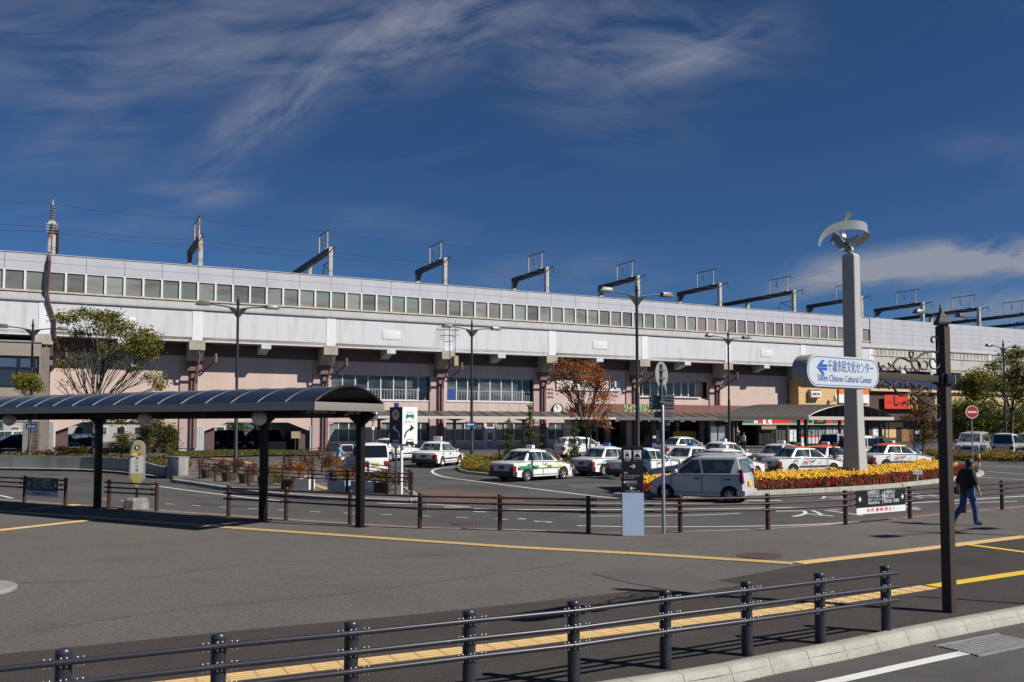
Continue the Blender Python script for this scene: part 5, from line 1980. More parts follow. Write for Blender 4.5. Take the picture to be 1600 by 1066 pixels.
# cars beyond the open bays under the viaduct
suv = make_car('suv', 'black off road car parked in the open bay behind the bus shelter', 'car', 'minivan', P_dark, None, None, None, None, M_white, tint=True)
stand(suv, 352, 80.5, 255)
suv2 = dup(suv, (0, 0, 0), 0, 'black car with barred grille at the middle of the open bay')
stand(suv2, 408, 81.5, 250)
bl1 = make_car('sedan', 'blue car parked beyond the first open bay behind the tree', 'car', 'wagon', P_blue, None, None, None, None, M_white)
stand(bl1, 112, 90, 195)
bl1.scale = (1, 1, 0.96)
bl2 = dup(bl1, (0, 0, 0), 0, 'dark blue car at the lower left behind the concrete wall')
stand(bl2, 22, 84, 215)
wv = make_car('kei_van', 'white van parked far behind the left building', 'van', 'keivan', P_white, None, None, None, None, M_pyellow)
stand(wv, 8, 96, 170)
wv2 = dup(wv, (0, 0, 0), 0, 'second white van far behind the left building, nearer the pillar')
stand(wv2, 30, 101, 175)
tq = make_car('sedan', 'teal and white car seen deep inside the open bay', 'car', 'wagon', paint('teal_paintwork', (0.03, 0.22, 0.22)), P_white, None, None, None, M_white)
stand(tq, 395, 100, 190)
# ================================================================== FENCES
M_bf = mat('brown_steel_pipe', (0.055, 0.028, 0.022), 0.45, spec=0.4, var=0.1, vscale=3)
M_gf = mat('slate_steel_pipe', (0.026, 0.027, 0.036), 0.34, spec=0.5, col2=(0.20, 0.19, 0.185), vscale=16, thr=(0.70, 0.74))
M_bolt = mat('bolt_steel', (0.55, 0.55, 0.56), 0.3, metal=0.7)
M_cap = mat('slate_cap', (0.05, 0.05, 0.075), 0.4)


def fence(name, label, cat, posts, hts, r_post, r_rail, hpost, side=1, gaps=(), m=M_bf, ext=0.12, bolts=False, cap=None, zb=None, npost=12, clamp=True):
    o = posts[0].copy()
    root = thing(name, label, cat, o)
    pm = MB()
    pm.lathe([(0.001, 0), (r_post, 0), (r_post, hpost - 0.02), (r_post * 1.05, hpost - 0.018), (r_post * 1.05, hpost), (r_post * 0.9, hpost + 0.015), (0.001, hpost + 0.02)], npost + 6)
    pme = fix(pm.mesh('post', m, 40))
    for i, p in enumerate(posts):
        link('post', pme, root, p - o)
    for i in range(len(posts) - 1):
        if i in gaps:
            continue
        a, b = posts[i], posts[i + 1]
        d = (b - a).normalized()
        nrm = Vector((d.y, -d.x, 0)) * side * (r_post + r_rail * 0.6)
        e0 = ext if (i == 0 or (i - 1) in gaps) else 0
        e1 = ext if (i == len(posts) - 2 or (i + 1) in gaps) else 0
        for h in hts:
            pa = a - o + nrm + Vector((0, 0, h)) - d * e0
            pb = b - o + nrm + Vector((0, 0, h)) + d * e1
            MB().cyl(pa, pb, r_rail, n=10).build('rail', m, root, smooth=50)
            if bolts:
                bm_ = MB()
                for (bp_, sg_) in ((a - o, 1), (b - o, -1)):
                    for off in (0.0, 0.075, 0.115):
                        c = bp_ + nrm + Vector((0, 0, h)) + d * sg_ * (off + (0.02 if off else 0.02))
                        bm_.ball((c.x, c.y, c.z + r_rail + 0.006), 0.010, 6, 4, (1, 1, 0.8))
                        bm_.ball((c.x, c.y, c.z - r_rail - 0.008), 0.009, 6, 4, (1, 1, 1.4))
                bm_.build('bolts', M_bolt, root, smooth=60)
                sl_ = MB()
                c = a - o + nrm + Vector((0, 0, h))
                sl_.cyl(c - d * 0.05, c + d * 0.05, r_rail * 1.1, n=10)
                sl_.build('sleeve', m, root, smooth=50)
            elif clamp:
                cm_ = MB()
                for (bp_, sg_) in ((a - o, 1), (b - o, -1)):
                    for off in (0.10, 0.16):
                        c = bp_ + nrm + Vector((0, 0, h)) + d * sg_ * off
                        cm_.cyl(c - Vector((0, 0, r_rail * 1.7)), c + Vector((0, 0, r_rail * 1.7)), 0.012, n=5)
                cm_.build('clamp_bolts', m, root)
    return root


# slate pipe fence in the foreground
fx0 = P(100, 1017, 1.0)


def top_pt(px, py, ztop):
    a, b, c = ray(px, py)
    t = (H - ztop) / -c
    return Vector((a * t, b * t, 0.12))


FH = 0.80
FP = [top_pt(px, py, 0.12 + FH) for px, py in [(100, 1017), (342, 993), (549, 974), (733, 956), (896, 941), (1039, 924), (1166, 910.5), (1280, 897.5), (1383, 886)]]
dfp = (FP[1] - FP[0])
FP = [FP[0] - dfp * 2, FP[0] - dfp] + FP
fence('pipe_fence', 'slate grey three rail pipe fence with silver bolts along the bottom of the picture', 'fence', FP, (0.73, 0.565, 0.40), 0.062, 0.024, FH, 1, (), M_gf, 0.13, True, None, 0.12, 16)

# brown fence around the turning circle: bus stop gap left open
LBF = [Vector((p.x, p.y, 0.12)) for p in BF]
fence('brown_fence', 'brown three rail fence at the far left, carrying a small black guide sign', 'fence', LBF[0:4], (0.80, 0.65, 0.50), 0.057, 0.025, 0.87, 1)
fence('brown_fence', 'short two post brown fence behind the bus stop sign', 'fence', LBF[4:6], (0.80, 0.65, 0.50), 0.057, 0.025, 0.87, 1)
fence('brown_fence', 'long brown three rail fence curving from the bus shelter to the right edge', 'fence', LBF[6:], (0.80, 0.65, 0.50), 0.057, 0.025, 0.87, 1)

# brown fences on the island to the left
IZ = 0.12


def isl(pxs):
    return [G(a, b, IZ) for a, b in pxs]


fence('brown_fence', 'brown fence in front of the planters on the left traffic island', 'fence', isl([(312, 749), (336, 753), (388, 759), (441, 763.5), (488, 767), (542, 769.5), (604, 773), (643, 774)]), (0.80, 0.65, 0.50), 0.055, 0.022, 0.87, 1)
fence('brown_fence', 'brown fence behind the planters, beside the white box van', 'fence', isl([(503, 739), (530, 743), (555, 747), (575, 751), (608, 757), (640, 768)]), (0.80, 0.65, 0.50), 0.055, 0.022, 0.87, 1)
fence('brown_fence', 'brown fence behind the shrubs leading from the lamp post toward the pink wall', 'fence', isl([(488, 739), (476, 733), (443.5, 731), (452.5, 727), (470.5, 721), (498, 718.5), (530, 716.5)]), (0.80, 0.65, 0.50), 0.055, 0.022, 0.87, 1, (2,))
fence('brown_fence', 'low brown fence at the foot of the pink wall beyond the taxis', 'fence', [Vector((p.x, p.y, zg(p.x, p.y))) for p in (G(718, 713), G(739, 713.5))], (0.80, 0.5), 0.055, 0.022, 0.87, 1)
fence('brown_fence', 'low brown fence behind the conifers near the red maple', 'fence', [Vector((p.x, p.y, zg(p.x, p.y))) for p in (G(780, 713.5), G(815, 714), G(868, 715))], (0.80, 0.5), 0.055, 0.022, 0.87, 1)

# guide signs hung on the brown fence


def guide(i0, i1, f0, f1, label, big):
    a, b = LBF[i0], LBF[i1]
    d = (b - a).normalized()
    Ln = (b - a).length
    w = Ln * (f1 - f0)
    c = a.lerp(b, (f0 + f1) / 2) + Vector((d.y, -d.x, 0)) * 0.13
    root = thing('guide_sign', label, 'sign', (c.x, c.y, 0.12), atan2(d.y, d.x))
    MB().box(-w / 2, 0, 0.42, w / 2, 0.012, 0.86).build('black_plate', M_black, root)
    MB().box(-w / 2, -0.001, 0.25, w / 2, 0.011, 0.415).build('white_plate', mat('sign_white', (0.72, 0.72, 0.72), 0.4), root)
    q = w / 1.3
    for (s, x) in ((-1, -w * 0.43), (1, w * 0.43)):
        ar = MB()
        ar.bar((x - s * 0.05, -0.004, 0.64), (x + s * 0.03, -0.004, 0.64), 0.035, 0.004, (0, 1, 0))
        ar.bar((x + s * 0.045, -0.004, 0.64), (x - s * 0.01, -0.004, 0.70), 0.035, 0.005, (0, 1, 0))
        ar.bar((x + s * 0.045, -0.004, 0.64), (x - s * 0.01, -0.004, 0.58), 0.035, 0.006, (0, 1, 0))
        ar.build('arrow', M_white, root)
    MB().box(w * 0.015, -0.004, 0.47, w * 0.02, 0, 0.81).build('divider', M_white, root)
    for (body, sz, x, z) in (('JR2階改札口', 0.082, -0.36, 0.795), ('バスのりば(26・27番)', 0.07, -0.36, 0.70), ('市民サービスセンター(2階)', 0.055, -0.36, 0.605), ('市観光案内所(2階)', 0.055, -0.36, 0.52),
                             ('JR1階改札口', 0.082, 0.06, 0.78), ('駅東口方面', 0.082, 0.06, 0.66), ('駅前交番・郵便局', 0.075, 0.06, 0.54)):
        text(body, sz * q * 0.86, M_white, root, (x * q, -0.005, z), align='LEFT', sx=0.8)
    text('危 険 横 断 禁 止 ！', 0.105, M_txr, root, (0, -0.006, 0.335), sx=w / 1.5, bold=0.001)
    return root


guide(2, 3, 0.14, 0.90, 'small black guide sign with white arrows on the left brown fence', False)
guide(14, 15, 0.10, 0.86, 'black and white guide sign with arrows on the right brown fence', True)

# ================================================================== LEFT CANOPY (bus shelter)
M_cfas = mat('fascia_bronze', (0.34, 0.31, 0.255), 0.5, var=0.06, vscale=1)
M_cend = mat('fascia_end', (0.20, 0.185, 0.17), 0.5)
M_acryl = mat('smoked_roof', (0.016, 0.020, 0.036), 0.24, spec=0.7, var=0.2, vscale=0.7)
cN = Vector((-4.62, 20.65, 0.12))
p3 = G(565, 823, 0.12)
p1 = G(155, 793, 0.12)
cd = (p1 - p3)
cd.z = 0
cd.normalize()
CWD = 2.55
crot = atan2(-cd.y, -cd.x)            # local +x runs toward the near right end
cn = Vector((-(-cd.y), -cd.x, 0))       # local +y
# choose local y pointing away from the camera
ly = Vector((cos(crot + pi / 2), sin(crot + pi / 2), 0))
cp = thing('bus_shelter', 'long dark arched bus shelter roof on black posts with globe lamps, left foreground', 'shelter', cN, crot)
CLEN = 34.0
HF = 2.92
FT = 0.19
MB().box(-CLEN, 0, HF, 0, 0.06, HF + FT).build('fascia', M_cfas, cp, bevel=0.008)
MB().box(-CLEN, CWD - 0.06, HF, 0, CWD, HF + FT).build('fascia', M_cfas, cp, bevel=0.008)
MB().box(0.002, -0.004, HF - 0.005, 0.05, CWD + 0.004, HF + FT + 0.005).build('end_fascia', M_cend, cp, bevel=0.008)
MB().box(-CLEN, 0.06, HF + 0.015, -0.01, CWD - 0.06, HF + 0.03).build  # soffit left open
pitch = 0.92
rise = 0.40
nseg = 12


def roof_z(s):
    return HF + FT + rise * sin(pi * s) ** 0.85 + 0.01


x = 0.0
while x > -CLEN + 0.1:
    x2 = x - pitch
    mb = MB()
    vs = []
    for xx in (x - 0.012, x2 + 0.012):
        for q in range(nseg + 1):
            s = q / nseg
            vs.append((xx, 0.03 + s * (CWD - 0.06), roof_z(s)))
    n1 = nseg + 1
    mb.add(vs, [(q + 1, q, n1 + q, n1 + q + 1) for q in range(nseg)])
    mb.add([(v[0], v[1], v[2] - 0.012) for v in vs], [(q, q + 1, n1 + q + 1, n1 + q) for q in range(nseg)])
    me = mb.mesh('roof_pane', M_acryl)
    me.polygons.foreach_set('use_smooth', [True] * len(me.polygons))
    link('roof_pane', me, cp)
    mb = MB()
    mb.tube([(x2, 0.03 + q / nseg * (CWD - 0.06), roof_z(q / nseg) + 0.004) for q in range(nseg + 1)], 0.012, 6)
    mb.build('roof_rib', mat('rib_bronze', (0.07, 0.066, 0.062), 0.4), cp)
    x = x2
mb = MB()
mb.tube([(0.02, 0.03 + q / nseg * (CWD - 0.06), roof_z(q / nseg) + 0.004) for q in range(nseg + 1)], 0.035, 8)
mb.build('roof_rib', M_black, cp)
for y in (0.3, 0.9, 1.85, 2.45):
    MB().box(-CLEN, y - .03, HF + 0.03, -0.03, y + .03, HF + 0.10).build('purlin', M_black, cp)
# posts and cross arms
pys = []
M_post = mat('post_black', (0.010, 0.008, 0.008), 0.5, spec=0.25)
for (px, py) in [(565, 823), (405, 813), (155, 793)]:
    g = G(px, py, 0.12)
    l_ = g - cN
    lx = l_.x * cos(crot) + l_.y * sin(crot)
    lyy = -l_.x * sin(crot) + l_.y * cos(crot)
    pys.append((lx, lyy))
lyy = sum(p[1] for p in pys) / 3
for lx in [p[0] for p in pys] + [pys[2][0] - 7.2, pys[2][0] - 14.4]:
    MB().box(lx - 0.085, lyy - 0.085, 0, lx + 0.085, lyy + 0.085, HF - 0.02).build('post', M_post, cp, bevel=0.012)
    MB().box(lx - 0.17, lyy - 0.17, 0.0, lx + 0.17, lyy + 0.17, 0.02).build('base_plate', M_post, cp)
    MB().xz_prism([(lx - 0.5, HF - 0.06), (lx + 0.5, HF - 0.06), (lx + 0.085, HF - 0.35), (lx - 0.085, HF - 0.35)], lyy - 0.05, lyy + 0.05).build('gusset', M_post, cp)
    MB().box(lx - 0.06, 0.05, HF - 0.16, lx + 0.06, CWD - 0.05, HF + 0.02).build('cross_arm', M_post, cp)
MB().box(-CLEN, lyy - 0.07, HF - 0.16, -0.03, lyy + 0.07, HF + 0.02).build('long_beam', M_post, cp)
MB().box(-CLEN, lyy - 1.0, HF - 0.13, -0.03, lyy - 0.86, HF + 0.0).build('long_beam', M_post, cp)
# globes
for (px, py) in [(405, 649), (226, 648), (15, 650)]:
    # the lamps hang in a row below the front half of the roof
    a, b, c = ray(px, py)
    # intersect with the vertical plane y_local = 0.55
    best = None
    for q in range(1500, 4500):
        Y = q / 100.0
        X = a / b * Y
        l_ = Vector((X, Y, 0)) - cN
        yy = -l_.x * sin(crot) + l_.y * cos(crot)
        if best is None or abs(yy - 0.75) < best[0]:
            best = (abs(yy - 0.75), l_.x * cos(crot) + l_.y * sin(crot))
    gx = best[1]
    MB().ball((gx, 0.75, HF - 0.17), 0.19, 20, 12).build('globe_lamp', M_globe, cp, smooth=60)
    MB().cyl((gx, 0.75, HF - 0.02), (gx, 0.75, HF + 0.1), 0.05, n=10).build('lamp_neck', M_post, cp)

# bus stop sign
bg_ = G(213, 795, 0.12)
bs = thing('bus_stop_sign', 'round topped yellow and cream bus stop sign numbered 6 on a concrete block', 'bus stop sign', bg_, 0.12)
sc_ = (bg_.y) / F
w_ = 0.235
zt_ = 2.12
prof = [(-w_ * cos(a), zt_ - w_ + w_ * sin(a)) for a in [pi * i / 16 for i in range(17)]]
outl = prof + [(w_, 0.92), (w_ * 0.12, 0.62), (-w_ * 0.12, 0.62), (-w_, 0.92)]
MB().xz_prism(outl, -0.035, 0.035).build('frame', mat('sign_frame_grey', (0.38, 0.37, 0.39), 0.35, metal=0.4), bs, bevel=0.008)
k_ = 0.80
inn = [(x * k_, (z - 1.45) * 0.955 + 1.46) for x, z in outl]
MB().xz_prism(inn, -0.040, -0.034).build('cream_face', mat('sign_cream', (0.40, 0.33, 0.13), 0.5), bs)
MB().box(-w_ * k_, -0.043, 1.64, w_ * k_, -0.0405, 1.71).build('yellow_band', mat('sign_yel2', (0.70, 0.38, 0.02), 0.5), bs)
MB().box(-w_ * k_, -0.043, 1.09, w_ * k_, -0.0405, 1.625).build('white_field', mat('sign_offwhite', (0.55, 0.55, 0.50), 0.5), bs)
MB().lathe([(0.001, -0.045), (0.088, -0.045), (0.088, -0.040)], 24, (0, 0, 1.885), 'y', flip=False).build('number_disc', mat('sign_navy', (0.02, 0.06, 0.15), 0.5), bs)
text('6', 0.14, M_white, bs, (0, -0.048, 1.885), bold=0.004)
text('千歳駅前', 0.06, M_black, bs, (0, -0.046, 1.675))
for i, ch in enumerate('東口広場'):
    text(ch, 0.10, mat('sign_navy', (0.02, 0.06, 0.15), 0.5), bs, (0.0, -0.046, 1.55 - i * 0.125))
MB().cyl((0, 0, 0.2), (0, 0, 0.64), 0.035, n=12).build('stem', M_post, bs, smooth=60)
MB().lathe([(0.001, 0.34), (0.29, 0.34), (0.35, 0.28), (0.38, 0.0)], 8, flip=True).build('concrete_block', mat('block_concrete', (0.19, 0.185, 0.17), 0.9, var=0.35, vscale=5, bump=0.4, bscale=40), bs)
bs.children[-1].rotation_euler = (0, 0, pi / 8)

# ================================================================== STREET LAMPS
M_lamp = mat('lamp_black', (0.018, 0.020, 0.022), 0.4)
M_lhead = mat('lamp_head', (0.09, 0.095, 0.095), 0.4)


def make_lamp(label, h=9.3):
    r = thing('street_lamp', label, 'street lamp', group='twin armed black street lamps round the station square')
    MB().lathe([(0.001, 0), (0.17, 0), (0.17, 0.02), (0.13, 0.05), (0.13, 1.2), (0.10, 1.26), (0.095, 4.2), (0.075, 4.28), (0.065, h - 0.3), (0.09, h - 0.28), (0.09, h - 0.18), (0.05, h - 0.15), (0.07, h - 0.05), (0.03, h + 0.05), (0.055, h + 0.1), (0.001, h + 0.28)], 14, flip=True).build('pole', M_lamp, r, smooth=35)
    for s in (-1, 1):
        MB().tube([(0, 0, h - 0.55), (s * 0.7, 0, h - 0.42), (s * 1.45, 0, h - 0.35)], 0.035, 8).build('arm', M_lamp, r, smooth=60)
        MB().xz_prism([(s * 0.05, h - 0.60), (s * 0.5, h - 0.45), (s * 0.05, h - 1.0)], -0.015, 0.015).build('bracket', M_lamp, r)
        hd = MB()
        a = [(s * 1.4, h - 0.42), (s * 1.45, h - 0.22), (s * 1.95, h - 0.19), (s * 2.12, h - 0.40), (s * 1.6, h - 0.44)]
        n = len(a)
        vs = []
        for (yy, k) in ((-0.17, 0.5), (-0.12, 0.95), (0.12, 0.95), (0.17, 0.5)):
            for (x, z) in a:
                zb_ = h - 0.43
                vs.append((x, yy, zb_ + (z - zb_) * k))
        fs = []
        for q in range(3):
            for i in range(n):
                fs.append((q * n + i, q * n + (i + 1) % n, (q + 1) * n + (i + 1) % n, (q + 1) * n + i))
        fs += [tuple(range(n)), tuple(reversed(range(3 * n, 4 * n)))]
        hd.add(vs, fs)
        me = fix(hd.mesh('lamp_head', M_lhead))
        me.polygons.foreach_set('use_smooth', [True] * len(me.polygons))
        me.set_sharp_from_angle(angle=radians(35))
        ho = link('lamp_head', me, r)
        MB().box(min(s * 1.5, s * 2.0), -0.11, h - 0.455, max(s * 1.5, s * 2.0), 0.11, h - 0.438).build('lens', M_lens, ho)
    return r


def put_lamp(r, px, Y, zoff=0.0):
    X = (px - 800) / F * Y
    r.location = (X, Y, zg(X, Y) + zoff)
    r.rotation_euler = (0, 0, BR)


lamp0 = make_lamp('tall black twin arm street lamp rising behind the black direction pillar')
put_lamp(lamp0, 996, 41.6)
for px, Y, lab in [(369.5, 46, 'black twin arm street lamp rising behind the left bus shelter'),
                   (737, 58, 'black twin arm street lamp carrying a blue arrow, near the TV aerials'),
                   (1139, 66, 'slim black twin arm street lamp standing between the entrance and the store'),
                   (48, 58, 'black twin arm street lamp in front of the brown building at the far left'),
                   (1570, 73, 'black twin arm street lamp among the trees at the far right'),
                   (1473, 49.6, 'black twin arm street lamp hidden by the brown signpost, only its heads showing')]:
    l_ = dup(lamp0, (0, 0, 0), 0, lab)
    put_lamp(l_, px, Y)
    if px == 1570:
        l_.scale = (1, 1, 0.98)
# lamps and posts standing just outside the frame, known by their shadows
l_ = dup(lamp0, (19.6, 17.7, 0), BR, 'twin arm street lamp just outside the picture to the right')
tp = thing('sign_pole', 'thin pole just outside the picture at the right, known by its shadow', 'pole', (9.35, 12.05, 0.12))
MB().cyl((0, 0, 0), (0, 0, 3.1), 0.04, n=8).build('pole', M_lamp, tp)


def arrow_plate(root, x, y, z, w, h, rot, m):
    o = MB().box(-w / 2, -0.02, -h / 2, w / 2, 0.0, h / 2).build('arrow_plate', m, root, loc=(x, y, z))
    o.rotation_euler = (0, 0, rot)
    a = MB()
    a.add([(-w * .38, -0.023, 0), (-w * .12, -0.023, h * .34), (-w * .12, -0.023, h * .12), (w * .38, -0.023, h * .12), (w * .38, -0.023, -h * .12), (-w * .12, -0.023, -h * .12), (-w * .12, -0.023, -h * .34)], [(6, 5, 4, 3, 2, 1, 0)])
    link('arrow', fix(a.mesh('arrow', M_white)), o)
    return o


M_sblue = mat('sign_blue', (0.02, 0.10, 0.40), 0.4)
g = G(737, 726, 0.12)
for (px, Y, py, lab) in [(735, 58, 663.5, 'blue one way arrow sign on the lamp post beside the green striped taxi'), (51.5, 58, 666.5, 'blue one way arrow sign on the lamp post at the far left')]:
    X = (px - 800) / F * Y
    t_ = thing('one_way_sign', lab, 'sign', (X, Y - 0.16, 0))
    arrow_plate(t_, 0, 0, P(px, py, Y).z, 0.66, 0.36, 0.0, M_sblue)
    MB().box(-0.12, 0, P(px, py, Y).z - 0.04, 0.12, 0.1, P(px, py, Y).z + 0.04).build('bracket', M_bolt, t_)

# ================================================================== DIRECTION PILLAR
g = G(989, 838, 0.12)
dp = thing('direction_pillar', 'black direction pillar with pictograms and a pale blue lower panel', 'sign', g, -0.10)
PWd, PHt = 0.51, 2.08
MB().box(-PWd / 2, 0, 0, PWd / 2, 0.14, PHt).build('casing', M_black, dp, bevel=0.01)
MB().box(-PWd / 2 + 0.015, -0.008, 0.01, PWd / 2, 0.0, 1.0).build('blue_panel', mat('pillar_blue', (0.50, 0.61, 0.80), 0.5, var=0.04, vscale=3), dp)
for x in (-0.115, 0.115):
    MB().box(x - 0.085, -0.008, PHt - 0.285, x + 0.085, 0.0, PHt - 0.095).build('pictogram_plate', M_white, dp, bevel=0.003)
pk = MB()
# train
pk.box(-0.150, -0.012, PHt - 0.225, -0.080, -0.0085, PHt - 0.125)
pk.bar((-0.155, -0.010, PHt - 0.265), (-0.135, -0.010, PHt - 0.225), 0.012, 0.003, (0, 1, 0))
pk.bar((-0.075, -0.010, PHt - 0.265), (-0.095, -0.010, PHt - 0.225), 0.012, 0.003, (0, 1, 0))
pk.build('train_pictogram', M_black, dp)
MB().box(-0.138, -0.015, PHt - 0.175, -0.092, -0.0125, PHt - 0.145).build('train_window', M_white, dp)
pk = MB()
pk.box(0.06, -0.012, PHt - 0.25, 0.17, -0.0085, PHt - 0.215)
pk.xz_prism([(0.07, PHt - 0.215), (0.16, PHt - 0.215), (0.145, PHt - 0.185), (0.085, PHt - 0.185)], -0.012, -0.0085)
pk.box(0.105, -0.012, PHt - 0.185, 0.125, -0.0085, PHt - 0.170)
pk.box(0.065, -0.012, PHt - 0.268, 0.085, -0.0085, PHt - 0.25)
pk.box(0.145, -0.012, PHt - 0.268, 0.165, -0.0085, PHt - 0.25)
pk.build('taxi_pictogram', M_black, dp)
text('TAXI', 0.05, M_black, dp, (0.115, -0.010, PHt - 0.125), bold=0.001)
for (body, sz, x, z, al) in (('JR千歳駅', 0.044, -0.115, PHt - 0.315, 'CENTER'), ('Chitose Station', 0.022, -0.115, PHt - 0.352, 'CENTER'), ('タクシーのりば', 0.036, 0.118, PHt - 0.315, 'CENTER'), ('Taxi', 0.024, 0.07, PHt - 0.352, 'CENTER'),
                             ('市民', 0.056, -0.20, PHt - 0.625, 'LEFT'), ('サービスセンター', 0.056, -0.20, PHt - 0.69, 'LEFT'), ('Citizens Service Center', 0.031, -0.20, PHt - 0.74, 'LEFT'),
                             ('観光案内所', 0.056, -0.135, PHt - 0.83, 'LEFT'), ('Tourist Information Center', 0.026, -0.135, PHt - 0.875, 'LEFT'), ('観光案内', 0.024, -0.135, PHt - 0.91, 'LEFT'),
                             ('バスのりば(北・南)', 0.045, 0.0, PHt - 1.045, 'CENTER')):
    text(body, sz * 0.9, M_white, dp, (x, -0.004, z), align=al, sx=0.92)
MB().lathe([(0.001, -0.006), (0.03, -0.006), (0.03, 0.0)], 20, (-0.175, 0, PHt - 0.835), 'y').build('info_dot', M_white, dp)
text('i', 0.05, M_black, dp, (-0.175, -0.009, PHt - 0.835), bold=0.002)
for (s, z) in ((1, PHt - 0.47), (-1, PHt - 0.975)):
    ar = MB()
    ar.bar((-s * 0.06, -0.005, z), (s * 0.05, -0.005, z), 0.018, 0.004, (0, 1, 0))
    ar.bar((s * 0.06, -0.005, z), (s * 0.01, -0.005, z + 0.045), 0.02, 0.005, (0, 1, 0))
    ar.bar((s * 0.06, -0.005, z), (s * 0.01, -0.005, z - 0.045), 0.02, 0.006, (0, 1, 0))
    ar.build('arrow', M_white, dp)

# sign pole with round plate seen from behind
g = G(1037, 834, 0.12)
rp = thing('road_sign', 'grey pole with road sign plates seen from behind, right of the black pillar', 'road sign', g)
M_galv = mat('galvanised', (0.30, 0.32, 0.35), 0.45, metal=0.5, var=0.1, vscale=3)
M_back = mat('plate_back', (0.115, 0.12, 0.13), 0.55, var=0.08, vscale=3)
s_ = g.y / F
MB().lathe([(0.04, 0), (0.04, 3.02), (0.001, 3.08)], 14, flip=True).build('pole', M_galv, rp, smooth=40)
MB().lathe([(0.05, 2.95), (0.05, 4.02), (0.001, 4.03)], 12, (-0.03, 0.02, 0), flip=True).build('upper_pole', mat('slate_pole', (0.05, 0.07, 0.10), 0.5), rp, smooth=40)
dz = 2.65 + (667 - 584) * s_ - 0.12 - 0.02
d_ = MB().lathe([(0.001, 0.012), (0.31, 0.012), (0.315, 0.006), (0.31, 0.0), (0.001, 0.0)], 32, (0, 0, 0), 'y')
o = link('round_plate', fix(d_.mesh('round_plate', mat('plate_back_pale', (0.25, 0.25, 0.23), 0.5), 40)), rp, (0.0, 0.07, dz))
o.rotation_euler = (0, 0, radians(52))
MB().box(-0.31, 0.05, dz - 0.84, 0.29, 0.065, dz - 0.50).build('rect_plate', M_back, rp)
for z in (dz - 0.60, dz - 0.72, dz - 0.54, dz - 0.80):
    MB().box(-0.30, 0.036, z - 0.008, 0.28, 0.05, z + 0.008).build('stiffener', M_back, rp)
MB().box(-0.19, 0.05, dz - 1.03, 0.21, 0.062, dz - 0.88).build('small_plate', M_back, rp)
MB().ball((0.07, 0.1, dz - 0.38), 0.09, 10, 8, (0.7, 0.9, 1.5)).build('signal_lamp', M_back, rp, smooth=60)
for z in (dz + 0.1, dz - 0.1, dz - 0.66):
    MB().box(-0.07, -0.05, z - 0.02, 0.06, 0.07, z + 0.02).build('clamp', M_galv, rp)

# two-faced lane sign
g = G(620, 773, 0.12)
ls = thing('lane_sign', 'tall two faced lane sign, black bus side and white taxi side, on two poles', 'road sign', g)
s_ = g.y / F
zT, zBt = 2.65 + (667 - 636) * s_ - .12, 2.65 + (667 - 694) * s_ - .12
xm = (628 - 620) * s_
wl_, wr_ = 0.74, 0.62
pl = MB().box(-wl_, 0, zBt, 0, 0.05, zT).build('black_board', M_black, ls, loc=(xm, 0, 0))
pl.rotation_euler = (0, 0, radians(-42))
pr = MB().box(0, 0, zBt, wr_, 0.05, zT).build('white_board', mat('board_white', (0.76, 0.77, 0.76), 0.45), ls, loc=(xm, 0, 0))
pr.rotation_euler = (0, 0, radians(32))
hh = zT - zBt
MB().lathe([(0.001, -0.012), (0.24, -0.012), (0.24, -0.001)], 28, (-wl_ / 2, 0, zT - 0.29), 'y').build('red_ring', mat('ring_red', (0.55, 0.02, 0.02), 0.5), pl)
MB().lathe([(0.001, -0.016), (0.185, -0.016), (0.185, -0.012)], 28, (-wl_ / 2, 0, zT - 0.29), 'y').build('ring_centre', M_white, pl)
text('30', 0.26, M_black, pl, (-wl_ / 2, -0.02, zT - 0.29), bold=0.006, sx=0.75)


def curved_arrow(par, cx, z, s, m):
    mb = MB()
    pts = [(cx + s * (0.16 - 0.34 * (1 - cos(a))), z - 0.3 + 0.34 * sin(a)) for a in [i * radians(75) / 7 for i in range(8)]]
    for (a, b) in zip(pts[:-1], pts[1:]):
        mb.bar((a[0], -0.006 - 0.0005, a[1]), (b[0], -0.006, b[1]), 0.05, 0.004, (0, 1, 0))
    e = pts[-1]
    mb.add([(e[0] - s * 0.14, -0.010, e[1] + 0.03), (e[0] + s * 0.0, -0.010, e[1] + 0.15), (e[0] + s * 0.05, -0.010, e[1] - 0.11)], [(0, 1, 2)])
    return link('curved_arrow', fix(mb.mesh('curved_arrow', m)), par)


curved_arrow(pl, -wl_ / 2 + .05, zT - 0.85, 1, M_white)
curved_arrow(pr, wr_ / 2 - .05, zT - 0.85, -1, M_black)
mb = MB()
mb.box(-wl_ / 2 - .17, -0.005, zT - 1.52, -wl_ / 2 + .17, 0, zT - 1.24)
mb.box(-wl_ / 2 - .14, -0.005, zT - 1.56, -wl_ / 2 - .07, 0, zT - 1.52)
mb.box(-wl_ / 2 + .07, -0.005, zT - 1.56, -wl_ / 2 + .14, 0, zT - 1.52)
mb.build('bus_pictogram', M_white, pl)
for i in range(4):
    MB().box(-wl_ / 2 - .15 + i * .08, -0.008, zT - 1.36, -wl_ / 2 - .09 + i * .08, -.005, zT - 1.28).build('bus_window', M_black, pl)
text('路線バス専用', 0.105, M_white, pl, (-wl_ / 2, -0.006, zT - 1.68), bold=0.002)
text('一般車進入禁止', 0.075, M_white, pl, (-wl_ / 2, -0.006, zT - 1.80), bold=0.001)
